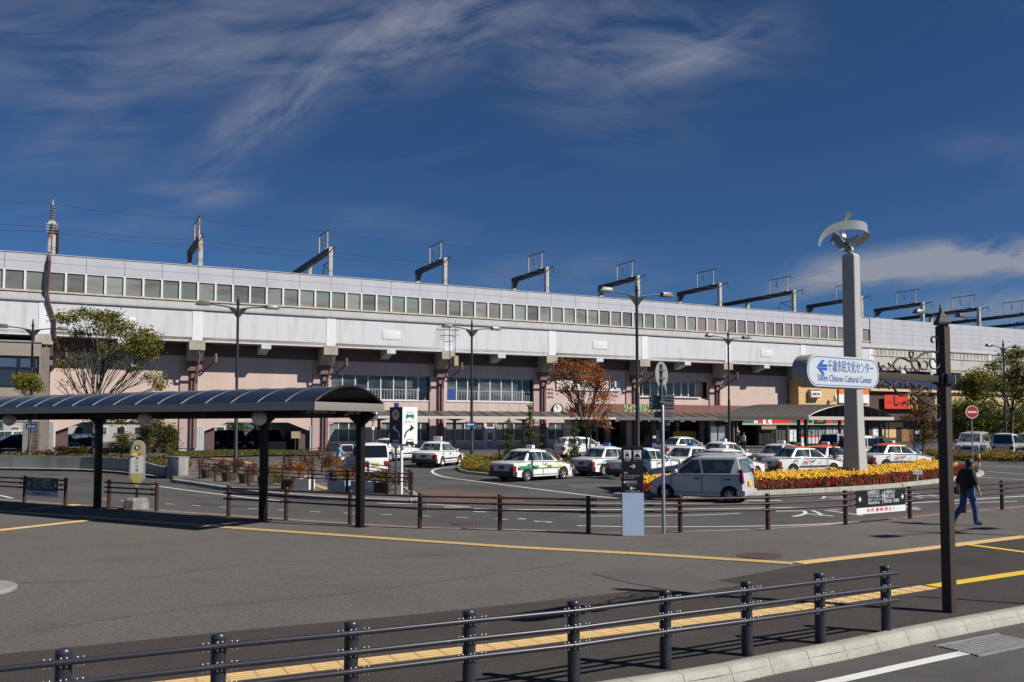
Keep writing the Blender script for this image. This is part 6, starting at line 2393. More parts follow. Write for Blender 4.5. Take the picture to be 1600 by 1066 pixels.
for (z, m, body) in ((zT - 0.30, M_sgreen, 'タクシー'), (zT - 1.32, M_black, '一 般 車')):
    mb = MB()
    mb.box(wr_ / 2 - .17, -0.005, z - 0.09, wr_ / 2 + .17, 0, z)
    mb.xz_prism([(wr_ / 2 - .14, z), (wr_ / 2 + .14, z), (wr_ / 2 + .10, z + 0.11), (wr_ / 2 - .10, z + 0.11)], -0.005, 0)
    mb.box(wr_ / 2 - .15, -0.005, z - 0.14, wr_ / 2 - .09, 0, z - 0.09)
    mb.box(wr_ / 2 + .09, -0.005, z - 0.14, wr_ / 2 + .15, 0, z - 0.09)
    mb.build('car_pictogram', m, pr)
    MB().xz_prism([(wr_ / 2 - .11, z + .015), (wr_ / 2 + .11, z + .015), (wr_ / 2 + .085, z + 0.09), (wr_ / 2 - .085, z + 0.09)], -0.008, -.0055).build('car_window', M_white, pr)
    text(body, 0.11, m, pr, (wr_ / 2, -0.006, z - 0.27 if m is M_sgreen else z - 0.42), bold=0.001)
MB().cyl((-0.09, 0.38, 0), (-0.09, 0.38, zT), 0.045, n=10).build('pole', M_galv, ls, smooth=50)
MB().cyl((0.14, 0.22, 0), (0.14, 0.22, zBt + 0.2), 0.055, n=12).build('pole', M_white, ls, smooth=50)
MB().box(-0.17, 0.30, zT - 0.02, 0.0, 0.45, zT + 0.16).build('blue_tag', M_sblue, ls)
MB().box(-0.14, 0.30, zBt - 0.35, -0.04, 0.33, zBt - 0.15).build('yellow_tag', M_yellow, ls)

# no-entry sign
Yn = 46.0
X = (1518 - 800) / F * Yn
ne = thing('no_entry_sign', 'round red no entry sign on a thin pole behind the walking person', 'road sign', (X, Yn, 0.1))
zc_ = P(1518, 644, Yn).z - 0.1
MB().lathe([(0.001, -0.03), (0.30, -0.03), (0.30, 0.0), (0.001, 0)], 32, (0, 0, zc_), 'y').build('disc', mat('noentry_red', (0.55, 0.03, 0.03), 0.45), ne, smooth=30)
MB().lathe([(0.30, -0.034), (0.335, -0.034), (0.335, 0.0), (0.30, 0)], 32, (0, 0, zc_), 'y').build('rim', M_white, ne)
MB().box(-0.23, -0.036, zc_ - 0.05, 0.23, -0.031, zc_ + 0.05).build('bar', M_white, ne)
MB().cyl((0, 0.03, 0), (0, 0.03, zc_), 0.035, n=10).build('pole', M_galv, ne, smooth=50)
# convex mirror pole near the wall
Yc = 62
X = (583 - 800) / F * Yc
cm = thing('traffic_signal_pole', 'slim pole with round mirror and small lamp beside the bus shelter end', 'pole', (X, Yc, zg(X, Yc)))
MB().cyl((0, 0, 0), (0, 0, 3.7), 0.05, n=8).build('pole', M_galv, cm)
MB().ball((0, -0.1, 3.1), 0.38, 14, 8, (1, 0.35, 1)).build('mirror', mat('mirror_glass', (0.5, 0.5, 0.52), 0.05, metal=0.9), cm, smooth=60)
MB().ball((0.0, -0.12, 2.2), 0.14, 8, 6).build('lamp', M_white, cm, smooth=60)

# ================================================================== MONUMENT
M_mono = mat('pale_granite', (0.38, 0.37, 0.35), 0.7, var=0.05, vscale=1.5, bump=0.05, bscale=60)
M_monod = mat('pale_granite_joint', (0.38, 0.37, 0.355), 0.7)
Ym = 41.6
mx = (1334 - 800) / F * Ym
an = radians(223.6) - radians(270)
mo = thing('monument', 'tall tapering pale stone pillar topped by a twisted metal ribbon', 'monument', (mx, Ym, 0.3), an)
zt_m = P(1330, 401, Ym).z - 0.3
b0, b1 = 0.455, 0.30
c_ = 0.03


def ringo(b, z):
    return [(-b + c_, -b, z), (b - c_, -b, z), (b, -b + c_, z), (b, b - c_, z), (b - c_, b, z), (-b + c_, b, z), (-b, b - c_, z), (-b, -b + c_, z)]


nb = 1
mb = MB()
zr = [(0.44, 0), (0.43, 0.3), (0.375, 1.3), (0.34, 2.4), (0.318, 4.0), (b1, zt_m), (b1 * 0.82, zt_m + 0.1)]
mb.add(sum([ringo(b_, z_) for b_, z_ in zr], []), [(q * 8 + i, q * 8 + (i + 1) % 8, q * 8 + 8 + (i + 1) % 8, q * 8 + 8 + i) for q in range(6) for i in range(8)] + [tuple(range(48, 56))])
mb.build('shaft', M_mono, mo)
MB().lathe([(0.001, 0.3), (0.10, 0.3), (0.17, 0.18), (0.12, 0.1), (0.20, 0.0)], 14, (0, 0, zt_m + 0.1), flip=False).build('neck', mat('bronze_silver', (0.42, 0.45, 0.40), 0.32, metal=0.55), mo, smooth=60)
M_rib = mat('ribbon_metal', (0.46, 0.48, 0.42), 0.30, metal=0.45, var=0.08, vscale=2)
S_ = Ym / F     # metres per photo pixel here


def ribbon3(name, pts, parent, th=0.03):
    """band through (px dx, dz, depth, width, tilt) given in metres about the neck"""
    ps = [Vector((p[0], p[2], p[1])) for p in pts]
    n = 6
    sm = smooth_line(ps, n)
    ws = []
    for i in range(len(pts) - 1):
        for k in range(n):
            t = k / n
            ws.append((pts[i][3] * (1 - t) + pts[i + 1][3] * t, pts[i][4] * (1 - t) + pts[i + 1][4] * t))
    ws.append((pts[-1][3], pts[-1][4]))
    mb = MB()
    vs = []
    for i, p in enumerate(sm):
        a = sm[max(i - 1, 0)]
        b = sm[min(i + 1, len(sm) - 1)]
        d = (b - a).normalized()
        up = Vector((0, 0, 1))
        s = d.cross(up)
        if s.length < 1e-3: s = Vector((0, 1, 0))
        s.normalize()
        u = s.cross(d).normalized()
        w, tl = ws[i]
        wv = u * cos(tl) + s * sin(tl)
        nv = wv.cross(d).normalized()
        vs += [p + wv * w / 2 + nv * th / 2, p - wv * w / 2 + nv * th / 2, p - wv * w / 2 - nv * th / 2, p + wv * w / 2 - nv * th / 2]
    m = len(sm)
    fs = []
    for i in range(m - 1):
        for k in range(4):
            fs.append((i * 4 + k, i * 4 + (k + 1) % 4, i * 4 + 4 + (k + 1) % 4, i * 4 + 4 + k))
    fs += [(0, 1, 2, 3), ((m - 1) * 4 + 3, (m - 1) * 4 + 2, (m - 1) * 4 + 1, (m - 1) * 4)]
    mb.add(vs, fs)
    me = fix(mb.mesh(name, M_rib))
    me.polygons.foreach_set('use_smooth', [True] * len(me.polygons))
    me.set_sharp_from_angle(angle=radians(50))
    return link(name, me, parent)


rib = bpy.data.objects.new('ribbon_sculpture', None)
COL.objects.link(rib)
rib.parent = mo
rib.location = (0, 0, zt_m + 0.1)
rib.rotation_euler = (0, 0, -an)


def q_(px, py, dep, w, tl):
    return ((px - 1331) * S_, (398 - py) * S_, dep, w, tl)


ribbon3('ribbon', [q_(1275, 389, -0.5, 0.06, 0.2), q_(1279, 376, -0.5, 0.20, 0.25), q_(1292, 363, -0.5, 0.34, 0.15), q_(1312, 356, -0.5, 0.42, 0.1), q_(1335, 354.5, -0.46, 0.42, 0.0), q_(1351, 357, -0.30, 0.40, 0.0),
                   q_(1359, 365, 0.05, 0.34, -0.4), q_(1351, 375, 0.28, 0.34, -0.6), q_(1338, 383, 0.18, 0.40, -0.5), q_(1330, 391, 0.0, 0.34, -0.2)], rib, 0.04)
ribbon3('ribbon', [q_(1333, 392, 0.0, 0.36, 0.3), q_(1319, 383, 0.05, 0.50, 0.35), q_(1308, 371, 0.2, 0.46, 0.4), q_(1311, 362, 0.5, 0.36, 0.3), q_(1328, 371, 0.62, 0.30, 0.2), q_(1342, 370, 0.5, 0.22, 0.1), q_(1350, 364, 0.35, 0.1, 0)], rib, 0.04)
ribbon3('ribbon', [q_(1321, 354, 0.1, 0.14, 1.2), q_(1324, 343, 0.1, 0.20, 1.2), q_(1328, 336, 0.05, 0.34, 1.2), q_(1331, 331.5, 0.0, 0.55, 1.2)], rib, 0.04)
ribbon3('ribbon', [q_(1331, 392, -0.1, 0.30, 1.3), q_(1326, 380, -0.1, 0.22, 1.3), q_(1321, 368, 0.0, 0.16, 1.3), q_(1321, 354, 0.1, 0.14, 1.3)], rib, 0.04)
ribbon3('ribbon', [q_(1331, 390, -0.05, 0.26, 0.0), q_(1322, 388, -0.1, 0.18, 0.3), q_(1312, 394, -0.12, 0.05, 0.4)], rib, 0.04)

# ================================================================== BROWN SIGNPOST
g = G(1484, 957, 0.12)
spost = thing('signpost', 'dark brown square signpost with pointed cap and scrollwork arm at the right', 'signpost', g)
M_sp = mat('signpost_brown', (0.060, 0.046, 0.038), 0.5, spec=0.25, var=0.06, vscale=2)
HP = 4.02
angp = radians(34)
pr_ = MB()
w_ = 0.068
MB().box(-w_, -w_, 0, w_, w_, HP - 0.10).build('post', M_sp, spost, bevel=0.006)
spost.children[-1].rotation_euler = (0, 0, angp)
MB().box(-w_ * .82, -w_ * .82, HP - 0.10, w_ * .82, w_ * .82, HP - 0.075).build('neck', M_black, spost)
spost.children[-1].rotation_euler = (0, 0, angp)
e = w_ * 1.25
mb = MB().add([(-e, -e, HP - 0.075), (e, -e, HP - 0.075), (e, e, HP - 0.075), (-e, e, HP - 0.075), (-e, -e, HP - 0.045), (e, -e, HP - 0.045), (e, e, HP - 0.045), (-e, e, HP - 0.045), (0, 0, HP + 0.14)],
              [(0, 3, 2, 1), (0, 1, 5, 4), (1, 2, 6, 5), (2, 3, 7, 6), (3, 0, 4, 7), (4, 5, 8), (5, 6, 8), (6, 7, 8), (7, 4, 8)])
mb.build('cap', M_sp, spost)
spost.children[-1].rotation_euler = (0, 0, angp)
# arm
ad = Vector((-1.396, -1.0, 0)).normalized()
arot = atan2(ad.y, ad.x)
arm = bpy.data.objects.new('arm', None)
COL.objects.link(arm); arm.parent = spost
zarm = P(1440, 589, 11.7).z - 0.12
arm.location = (0, 0, zarm)
arm.rotation_euler = (0, 0, arot)          # local +x runs out along the arm
MB().box(0.08, -0.022, -0.045, 1.80, 0.022, 0.045).build('bar', M_sp, arm, bevel=0.006)
MB().box(0.06, -0.06, -0.075, 0.15, 0.06, 0.075).build('collar', M_black, arm, bevel=0.012)
MB().box(-0.10, -0.11, -0.07, 0.10, 0.11, 0.07).build('clamp', M_black, arm, bevel=0.01)
MB().box(-0.115, 0.05, -0.07, -0.10, 0.11, 0.07).build('clamp_plate', M_bolt, arm)


def spiral(cx, cz, r0, r1, a0, a1, n=16):
    return [(cx + (r0 + (r1 - r0) * i / n) * cos(a0 + (a1 - a0) * i / n), 0, cz + (r0 + (r1 - r0) * i / n) * sin(a0 + (a1 - a0) * i / n)) for i in range(n + 1)]


def scroll(pts, r=0.012, name='scroll'):
    n = len(pts)
    MB().tube([Vector((p[0] * 1.5, p[1], p[2])) for p in pts], [r * 1.1 * (1.0 if i < n * .7 else 1.0 - 0.5 * (i - n * .7) / (n * .3)) for i in range(n)], 6).build(name, M_sp, arm, smooth=60)


for m_ in (1, -1):
    k = m_
    # main stem from the post down to the bar
    stem = smooth_line([(0.10, 0, k * 0.36), (0.20, 0, k * 0.37), (0.34, 0, k * 0.33), (0.46, 0, k * 0.25), (0.55, 0, k * 0.21), (0.64, 0, k * 0.24), (0.74, 0, k * 0.24), (0.83, 0, k * 0.15), (0.93, 0, k * 0.07), (1.02, 0, k * 0.055)], 5)
    scroll(stem, 0.014)
    # hook by the post
    scroll([(0.10, 0, k * 0.36), (0.085, 0, k * 0.45)] + [(p[0], 0, k * p[2]) for p in spiral(0.155, 0.52, 0.075, 0.025, pi * 0.95, -pi * 0.45)], 0.013)
    # curls hanging from the stem toward the bar
    for (cx, cz, r0, r1, a0, a1) in ((0.17, 0.22, 0.11, 0.03, pi * 0.9, pi * 3.0), (0.33, 0.19, 0.10, 0.03, pi * 0.1, -pi * 1.7), (0.46, 0.14, 0.09, 0.03, pi * 0.45, pi * 2.1), (0.60, 0.13, 0.085, 0.028, pi * 0.75, pi * 2.3),
                                     (0.75, 0.13, 0.08, 0.03, pi * 0.3, -pi * 1.1), (0.52, 0.31, 0.055, 0.02, -pi * 0.5, pi * 1.1), (1.06, 0.08, 0.05, 0.02, pi * 1.2, -pi * 0.2), (0.97, 0.10, 0.045, 0.02, -pi * .4, pi * 0.9)):
        scroll([(p[0], 0, k * p[2]) for p in spiral(cx, cz, r0, r1, a0, a1)], 0.0115)
    for (x0, z0, x1, z1) in ((1.03, 0.05, 1.10, 0.14), (1.0, 0.05, 1.05, 0.17), (0.55, 0.22, 0.50, 0.3), (0.86, 0.13, 0.90, 0.17)):
        scroll([(x0, 0, k * z0), ((x0 + x1) / 2 + 0.01, 0, k * (z0 + z1) / 2), (x1, 0, k * z1)], 0.012)

# lozenge sign box on the arm
sb_ = thing('place_sign', 'white rounded direction sign with blue lettering and a left arrow, hung from the signpost', 'sign', spost.location + Vector((0, 0, zarm)), arot)
zf = lambda z: z
LW, LHt = 1.47, 0.385
sx0 = 1.74
zc0 = P(1312, 582, 10.8).z - 0.12 - zarm


def lozenge(w, h, n=14, inset=0.0):
    r = h / 2 - inset
    pts = []
    for i in range(n + 1):
        a = pi / 2 + pi * i / n
        pts.append((sx0 + h / 2 + r * cos(a), zc0 + r * sin(a)))
    for i in range(n + 1):
        a = -pi / 2 + pi * i / n
        pts.append((sx0 + w - h / 2 + r * cos(a), zc0 + r * sin(a)))
    return pts


# the face toward the camera looks along local +y
MB().xz_prism(lozenge(LW, LHt), -0.10, 0.10).build('casing', mat('sign_casing', (0.34, 0.32, 0.28), 0.5), sb_, bevel=0.006)
MB().xz_prism(lozenge(LW, LHt, inset=0.006), 0.10, 0.112).build('white_face', mat('sign_face', (0.52, 0.56, 0.58), 0.4), sb_)
M_sbl = mat('sign_lettering_blue', (0.02, 0.10, 0.42), 0.5)
ol, il = lozenge(LW, LHt, inset=0.022), lozenge(LW, LHt, inset=0.030)
mb = MB()
n = len(ol)
mb.add([(p[0], 0.1135, p[1]) for p in ol] + [(p[0], 0.1135, p[1]) for p in il], [(i, (i + 1) % n, n + (i + 1) % n, n + i) for i in range(n)])
link('blue_border', fix(mb.mesh('blue_border', M_sbl)), sb_)
def text_fit(body, size, m, parent, x0, y, z, width, bold=0.0):
    """text running toward local -x (left to right for the viewer), starting at x0 and filling width"""
    o = text(body, size, m, parent, (x0, y, z), 'y', align='LEFT', bold=bold)
    xs_ = [v.co.x for v in o.data.vertices]
    o.scale = (width / (max(xs_) - min(xs_)), 1, 1)
    return o


text_fit('千歳市民文化センター', 0.155, M_sbl, sb_, sx0 + LW - 0.40, 0.115, zc0 + 0.055, 0.94)
text_fit('500m Chitose Cultural Center', 0.115, M_sbl, sb_, sx0 + LW - 0.20, 0.115, zc0 - 0.085, 1.10)
ar = MB()
ax = sx0 + LW - 0.19
for s in (1, -1):
    ar.xz_prism([(ax, zc0 + 0.045 + s * 0.004), (ax - 0.10, zc0 + 0.045 + s * 0.085), (ax - 0.15, zc0 + 0.045 + s * 0.085), (ax - 0.10, zc0 + 0.045 + s * 0.035), (ax - 0.20, zc0 + 0.045 + s * 0.035), (ax - 0.20, zc0 + 0.045 + s * 0.004)], 0.113, 0.1155)
ar.build('arrow', M_sbl, sb_)

# TV aerials by the third crossbeam
ta = thing('tv_aerial', 'small TV aerials on a mast bracketed to the viaduct near the middle', 'aerial', FOOT, BR)
xx = T(712, GD + .5, 530)
zz = Z(500, 712, GD + .5)
MB().cyl((xx, -GD - .5, zE - 1.2), (xx, -GD - .5, zz), 0.03, n=6).build('mast', M_galv, ta)
for k in range(3):
    z = zz - 0.35 - k * 0.55
    m_ = MB()
    m_.bar((xx - 1.3 + k * .4, -GD - .5, z), (xx + 0.9 - k * 0.3, -GD - .5, z), 0.03, 0.03)
    for q in range(8):
        m_.bar((xx - 1.2 + q * 0.27, -GD - .9, z + .02), (xx - 1.2 + q * .27, -GD - .1, z + .02), 0.016, 0.016)
        if xx - 1.2 + q * .27 > xx + .8 - k * .3: break
    m_.build('aerial_boom', M_galv, ta)
MB().box(xx - .15, -GD - .6, zE - 1.3, xx + .25, -GD - .1, zE - 0.4).build('bracket', mat('tan_bracket', (0.35, 0.3, 0.18), 0.7), ta)
# ================================================================== PLANTS
def leafm(name, c, rough=0.6):
    m = mat(name, c, rough, var=0.25, vscale=1.5, spec=0.3)
    t = m.node_tree
    b = t.nodes['Principled BSDF']
    tr = t.nodes.new('ShaderNodeBsdfTranslucent')
    tr.inputs['Color'].default_value = (*[min(1, q * 1.5) for q in c], 1)
    mx = t.nodes.new('ShaderNodeMixShader')
    mx.inputs[0].default_value = 0.38
    t.links.new(b.outputs[0], mx.inputs[1])
    t.links.new(tr.outputs[0], mx.inputs[2])
    t.links.new(mx.outputs[0], t.nodes['Material Output'].inputs[0])
    return m


L_dg = leafm('leaf_dark_green', (0.035, 0.060, 0.018))
L_g = leafm('leaf_green', (0.060, 0.095, 0.022))
L_yg = leafm('leaf_yellow_green', (0.20, 0.20, 0.03))
L_y = leafm('leaf_yellow', (0.30, 0.21, 0.02))
L_o = leafm('leaf_orange', (0.42, 0.13, 0.03))
L_ro = leafm('leaf_russet', (0.24, 0.070, 0.028))
L_r = leafm('leaf_red', (0.17, 0.018, 0.016))
L_br = leafm('leaf_brown', (0.10, 0.05, 0.022))
M_bark = mat('bark', (0.10, 0.082, 0.065), 0.9, var=0.25, vscale=4, bump=0.4, bscale=15)
M_twig = mat('dry_twig', (0.13, 0.095, 0.07), 0.9)
RND = random.Random(11)


def rnd_unit(r):
    while True:
        v = Vector((r.uniform(-1, 1), r.uniform(-1, 1), r.uniform(-1, 1)))
        if 0.05 < v.length < 1:
            return v.normalized()


def leaf(mb, p, s, r):
    n = rnd_unit(r)
    n = (n + Vector((0, 0, 0.6))).normalized()
    t = n.orthogonal().normalized()
    t = (Matrix.Rotation(r.uniform(0, 6.28), 3, n) @ t)
    b = n.cross(t)
    l = s * r.uniform(0.7, 1.3)
    w = l * 0.32
    o = len(mb.v)
    mb.v += [tuple(p - t * l / 2), tuple(p + b * w), tuple(p + t * l / 2), tuple(p - b * w)]
    mb.f.append((o, o + 1, o + 2, o + 3))
    mb.m.append(mb.cur)


def pick(r, ws):
    x = r.random() * sum(ws)
    for i, w in enumerate(ws):
        x -= w
        if x <= 0:
            return i
    return 0


def clump(mb, c, rad, n, size, r, ws, hollow=0.35):
    """leaves gathered round twig ends inside an ellipsoid"""
    k = max(3, n // 22)
    for _ in range(k):
        d = rnd_unit(r)
        q = r.uniform(hollow, 1.0)
        sc = Vector((c.x + d.x * rad[0] * q, c.y + d.y * rad[1] * q, c.z + d.z * rad[2] * q))
        mb.cur = pick(r, ws)
        sp = 0.30 * min(rad) + size * 0.8
        for _ in range(n // k):
            if r.random() < 0.25:
                mb.cur = pick(r, ws)
            p = sc + Vector((r.gauss(0, sp), r.gauss(0, sp), r.gauss(0, sp * 0.7)))
            leaf(mb, p, size, r)


def limb(mb, a, b, r0, r1, rr, bend=0.15, n=6, sides=6, lift=0.0):
    a, b = Vector(a), Vector(b)
    L_ = (b - a).length
    off = rnd_unit(rr) * L_ * bend
    c = (a + b) / 2 + off + Vector((0, 0, lift * L_))
    pts, rad = [], []
    for i in range(n + 1):
        t = i / n
        p = a * (1 - t) ** 2 + c * 2 * t * (1 - t) + b * t * t
        if 0 < i < n:
            p = p + Vector((rr.gauss(0, 1), rr.gauss(0, 1), rr.gauss(0, 1))) * L_ * 0.012
        pts.append(p)
        rad.append(r0 * (1 - t) + r1 * t)
    mb.tube(pts, rad, sides)
    return pts


def tree(name, label, px, py, Y, fork_px, clumps, mats_, ws, leaf_n, size, r0=0.16, seed=1, cat='tree', trunks=1, twigs=3, group=None):
    """clumps: (px, py, rx, rz, depth offset, density)"""
    r = random.Random(seed)
    base = P(px, py, Y)
    base.z = zg(base.x, base.y) + 0.05
    root = thing(name, label, cat, base, 0, group)
    fork = P(fork_px[0], fork_px[1], Y) - base
    tm = MB()
    tops = []
    for q in range(trunks):
        fq = fork + Vector((r.uniform(-.3, .3), r.uniform(-.3, .3), 0)) * (trunks - 1)
        tm.tube([(0 + (q * .1), 0, -0.1), (q * .1 + 0.02, 0, 0.15), fq * 0.5 + Vector((r.uniform(-.06, .06), r.uniform(-.06, .06), 0)), fq], [r0 * 1.35, r0, r0 * 0.85, r0 * 0.7], 10)
        tops.append(fq)
    lm = MB()
    s = Y / F
    for i, (cx, cy, rx, rz, dy, den) in enumerate(clumps):
        c = P(cx, cy, Y + dy) - base
        rad = (rx * s, max(rx, rz) * s * 0.8, rz * s)
        tq = tops[i % len(tops)]
        pts = limb(tm, tq * r.uniform(0.8, 1.0), c, r0 * 0.32, 0.02, r, 0.13, 7, 6, 0.05)
        for k in range(twigs):
            st_ = pts[r.randint(2, 5)]
            e = c + Vector((r.uniform(-1, 1) * rad[0], r.uniform(-1, 1) * rad[1], r.uniform(-0.6, 1) * rad[2]))
            limb(tm, st_, e, 0.028, 0.008, r, 0.1, 4, 4)
        if den > 0:
            clump(lm, c, rad, int(leaf_n * den), size, r, ws)
    tm.build('trunk', M_bark, root, smooth=60)
    if lm.v:
        lm.build('crown', mats_, root)
    return root


tree('autumn_tree', 'half bare tree with yellow green leaf clumps behind the left bus shelter', 147, 712, 57, (146, 640),
     [(103, 497, 20, 9, 0, 1), (128, 490, 14, 7, .5, .5), (152, 493, 16, 8, -.5, 1), (178, 497, 15, 9, .4, .9), (165, 512, 20, 12, 0, 1), (193, 512, 17, 11, .4, 1), (215, 528, 16, 12, -.4, 1), (232, 525, 14, 12, .6, .9),
      (236, 545, 14, 16, 0, .9), (222, 552, 18, 12, .5, .8), (205, 540, 14, 10, -.6, .5), (120, 520, 20, 8, 0, .5), (100, 540, 18, 12, .5, .3), (165, 545, 16, 10, 0, .35), (176, 560, 12, 8, 0, .3), (97, 570, 14, 8, 0, .3), (110, 556, 12, 10, .6, .0),
      (240, 590, 12, 10, .3, .45), (250, 603, 12, 6, -.3, .4), (130, 560, 18, 12, 0, .3), (205, 575, 16, 10, 0, .35), (95, 600, 12, 8, 0, .0), (112, 600, 12, 10, 0, .12),
      (185, 655, 22, 7, -.5, .55), (215, 650, 18, 8, -.5, .55), (250, 648, 12, 9, -.5, .4), (150, 655, 16, 6, -.5, .3), (248, 660, 5, 6, -.5, .2)],
     [L_g, L_dg, L_yg, L_y, L_br], [2.6, 1.4, 4.0, 1.6, 0.9], 600, 0.155, 0.14, 3, twigs=4)

tree('maple_tree', 'red and orange maple in front of the entrance left of the tall lamp', 917, 708, 60, (912, 665),
     [(880, 572, 15, 8, 0, .8), (900, 572, 18, 9, 0, 1), (925, 577, 18, 9, .5, 1), (943, 590, 14, 9, 0, .8), (870, 588, 12, 8, 0, .7), (890, 590, 18, 10, .5, 1.1), (912, 593, 18, 10, -.5, 1.1), (932, 603, 16, 10, 0, .9),
      (905, 612, 20, 9, 0, .6), (885, 608, 14, 8, 0, .5), (935, 622, 16, 8, 0, .55), (950, 618, 14, 7, .5, .5), (900, 632, 22, 9, 0, .45), (925, 640, 20, 9, 0, .5), (955, 640, 12, 8, 0, .3), (890, 645, 14, 7, 0, .25), (940, 655, 16, 5, 0, .5), (925, 662, 14, 4, 0, .35), (950, 668, 6, 3, 0, .15)],
     [L_o, L_ro, L_br, L_g, L_y], [4.2, 2.0, 0.8, 0.9, 1.0], 370, 0.145, 0.07, 5, trunks=3, twigs=6)

big = [(1510, 600, 24, 12, 0, 1), (1535, 590, 22, 13, -1, 1), (1560, 600, 22, 12, 0, .9), (1585, 590, 20, 14, 1, .9), (1600, 575, 20, 14, 0, .8), (1552, 572, 15, 8, 0, .35), (1575, 560, 14, 9, 0, .35), (1590, 552, 14, 8, 0, .5), (1525, 615, 24, 9, 0, .9), (1595, 615, 18, 12, 0, .9), (1620, 600, 20, 16, 0, .9)]
tree('tree', 'yellow green tree spreading over the parked vans at the far right', 1582, 708, 78, (1582, 640), big, [L_yg, L_g, L_y, L_dg, L_br], [5, 2.6, 1.8, 1.0, .4], 1200, 0.2, 0.15, 8, twigs=6)
tree('tree', 'darker green tree behind the no entry sign', 1530, 706, 82, (1530, 670),
     [(1495, 640, 18, 14, 0, 1), (1515, 635, 18, 12, 0, 1), (1540, 638, 20, 14, 0, 1), (1500, 662, 18, 12, 0, 1), (1525, 660, 20, 14, 0, 1), (1550, 662, 20, 12, 0, 1), (1570, 650, 18, 14, 0, 1), (1595, 645, 20, 16, 0, 1), (1590, 668, 20, 12, 0, 1), (1620, 650, 20, 20, 0, 1), (1505, 682, 20, 9, 0, .9), (1535, 682, 20, 8, 0, .9)],
     [L_dg, L_g, L_yg, L_y], [2.0, 3, 3.2, .8], 1100, 0.19, 0.12, 9, twigs=4)
tree('small_tree', 'small tree with red and green leaves in front of the red shop sign', 1441, 712, 60, (1441, 680),
     [(1432, 614, 10, 8, 0, .5), (1440, 625, 12, 9, 0, .7), (1425, 630, 9, 7, 0, .5), (1450, 640, 11, 10, 0, .8), (1433, 645, 13, 9, 0, .8), (1447, 660, 12, 10, 0, .9), (1428, 662, 9, 9, 0, .4), (1452, 680, 10, 12, 0, .9), (1440, 690, 12, 12, 0, .8), (1415, 652, 12, 5, 0, .4)],
     [L_r, L_ro, L_g, L_dg, L_yg], [2.4, 1.6, 2, 2, .6], 420, 0.13, 0.06, 12, twigs=4)
tree('small_tree', 'small yellow leaved tree before the brown building at the far left', 45, 712, 56, (45, 650),
     [(32, 592, 12, 7, 0, .9), (47, 594, 14, 9, 0, 1), (57, 603, 9, 8, 0, .9), (38, 604, 14, 7, 0, 1)], [L_yg, L_y, L_g], [3, 2.2, 1.5], 520, 0.13, 0.05, 14)


def bush(label, px, py, w, h, mats_, ws, n, size=0.10, seed=1, dz=0.12, name='shrub', group=None, twig=True, Y=None):
    r = random.Random(seed)
    g = G(px, py, dz) if Y is None else Vector(((px - 800) / F * Y, Y, zg((px - 800) / F * Y, Y) + dz))
    root = thing(name, label, 'shrub', g, 0, group)
    s = g.y / F
    W_, H_ = w * s, h * s
    tm = MB()
    lm = MB()
    k = max(4, int(W_ * H_ * 3) + 4)
    for i in range(min(k, 26)):
        a = r.uniform(0, 6.28)
        q = sqrt(r.random())
        zz_ = H_ * r.uniform(0.35, 0.9)
        e = Vector((cos(a) * q * W_ / 2 * (1.05 - 0.35 * (zz_ / H_) ** 2), sin(a) * q * W_ * 0.35, zz_))
        limb(tm, (r.uniform(-.1, .1), r.uniform(-.08, .08), 0), e, 0.018, 0.006, r, 0.12, 4, 4)
        clump(lm, e, (W_ * 0.15 + .06, W_ * 0.14 + .06, H_ * 0.14 + .05), max(12, n // min(k, 26)), size, r, ws, 0.1)
    tm.build('stems', M_twig, root)
    lm.build('foliage', mats_, root)
    return root


bush('large rounded green and brown shrub behind the bus stop sign', 240, 715, 68, 56, [L_g, L_dg, L_br, L_yg, L_ro], [3, 3, 1.8, 1.4, .5], 7000, 0.12, 21, 0.3, Y=58)
bush('green shrub under the tree left of the bus stop sign', 190, 712, 34, 40, [L_g, L_yg, L_br, L_dg], [2.5, 2, 1.2, 1.5], 2000, 0.11, 22, 0.3, Y=58.5)
spec_ = [  # px, py(base), w, h, palette, label
    (100, 711, 40, 22, 'br', 'low russet shrub behind the concrete wall at the left'), (75, 711, 26, 18, 'r', 'small red shrub behind the wall by the grey pier'),
    (128, 711, 30, 20, 'y', 'yellowish shrub behind the wall under the half bare tree'), (165, 711, 30, 18, 'r', 'dark red low shrub behind the wall beside the shelter post'),
    (55, 711, 24, 14, 'r', 'dark red low shrub behind the wall at the far left')]
PAL = {'r': ([L_r, L_ro, L_g, L_br], [3, 2.2, 1, 1]), 'o': ([L_y, L_o, L_yg, L_ro], [3, 2.2, 1.2, .8]), 'br': ([L_ro, L_br, L_g, L_o], [2, 2, 1.5, 1.2]), 'y': ([L_yg, L_y, L_g, L_br], [2.5, 1.5, 2, 1]), 'g': ([L_g, L_dg, L_yg], [2.5, 2, 1.5])}
for i, (px, py, w, h, c, lab) in enumerate(spec_):
    bush(lab, px, py, w, h, *PAL[c], 900, 0.10, 30 + i, 0.25, Y=58)
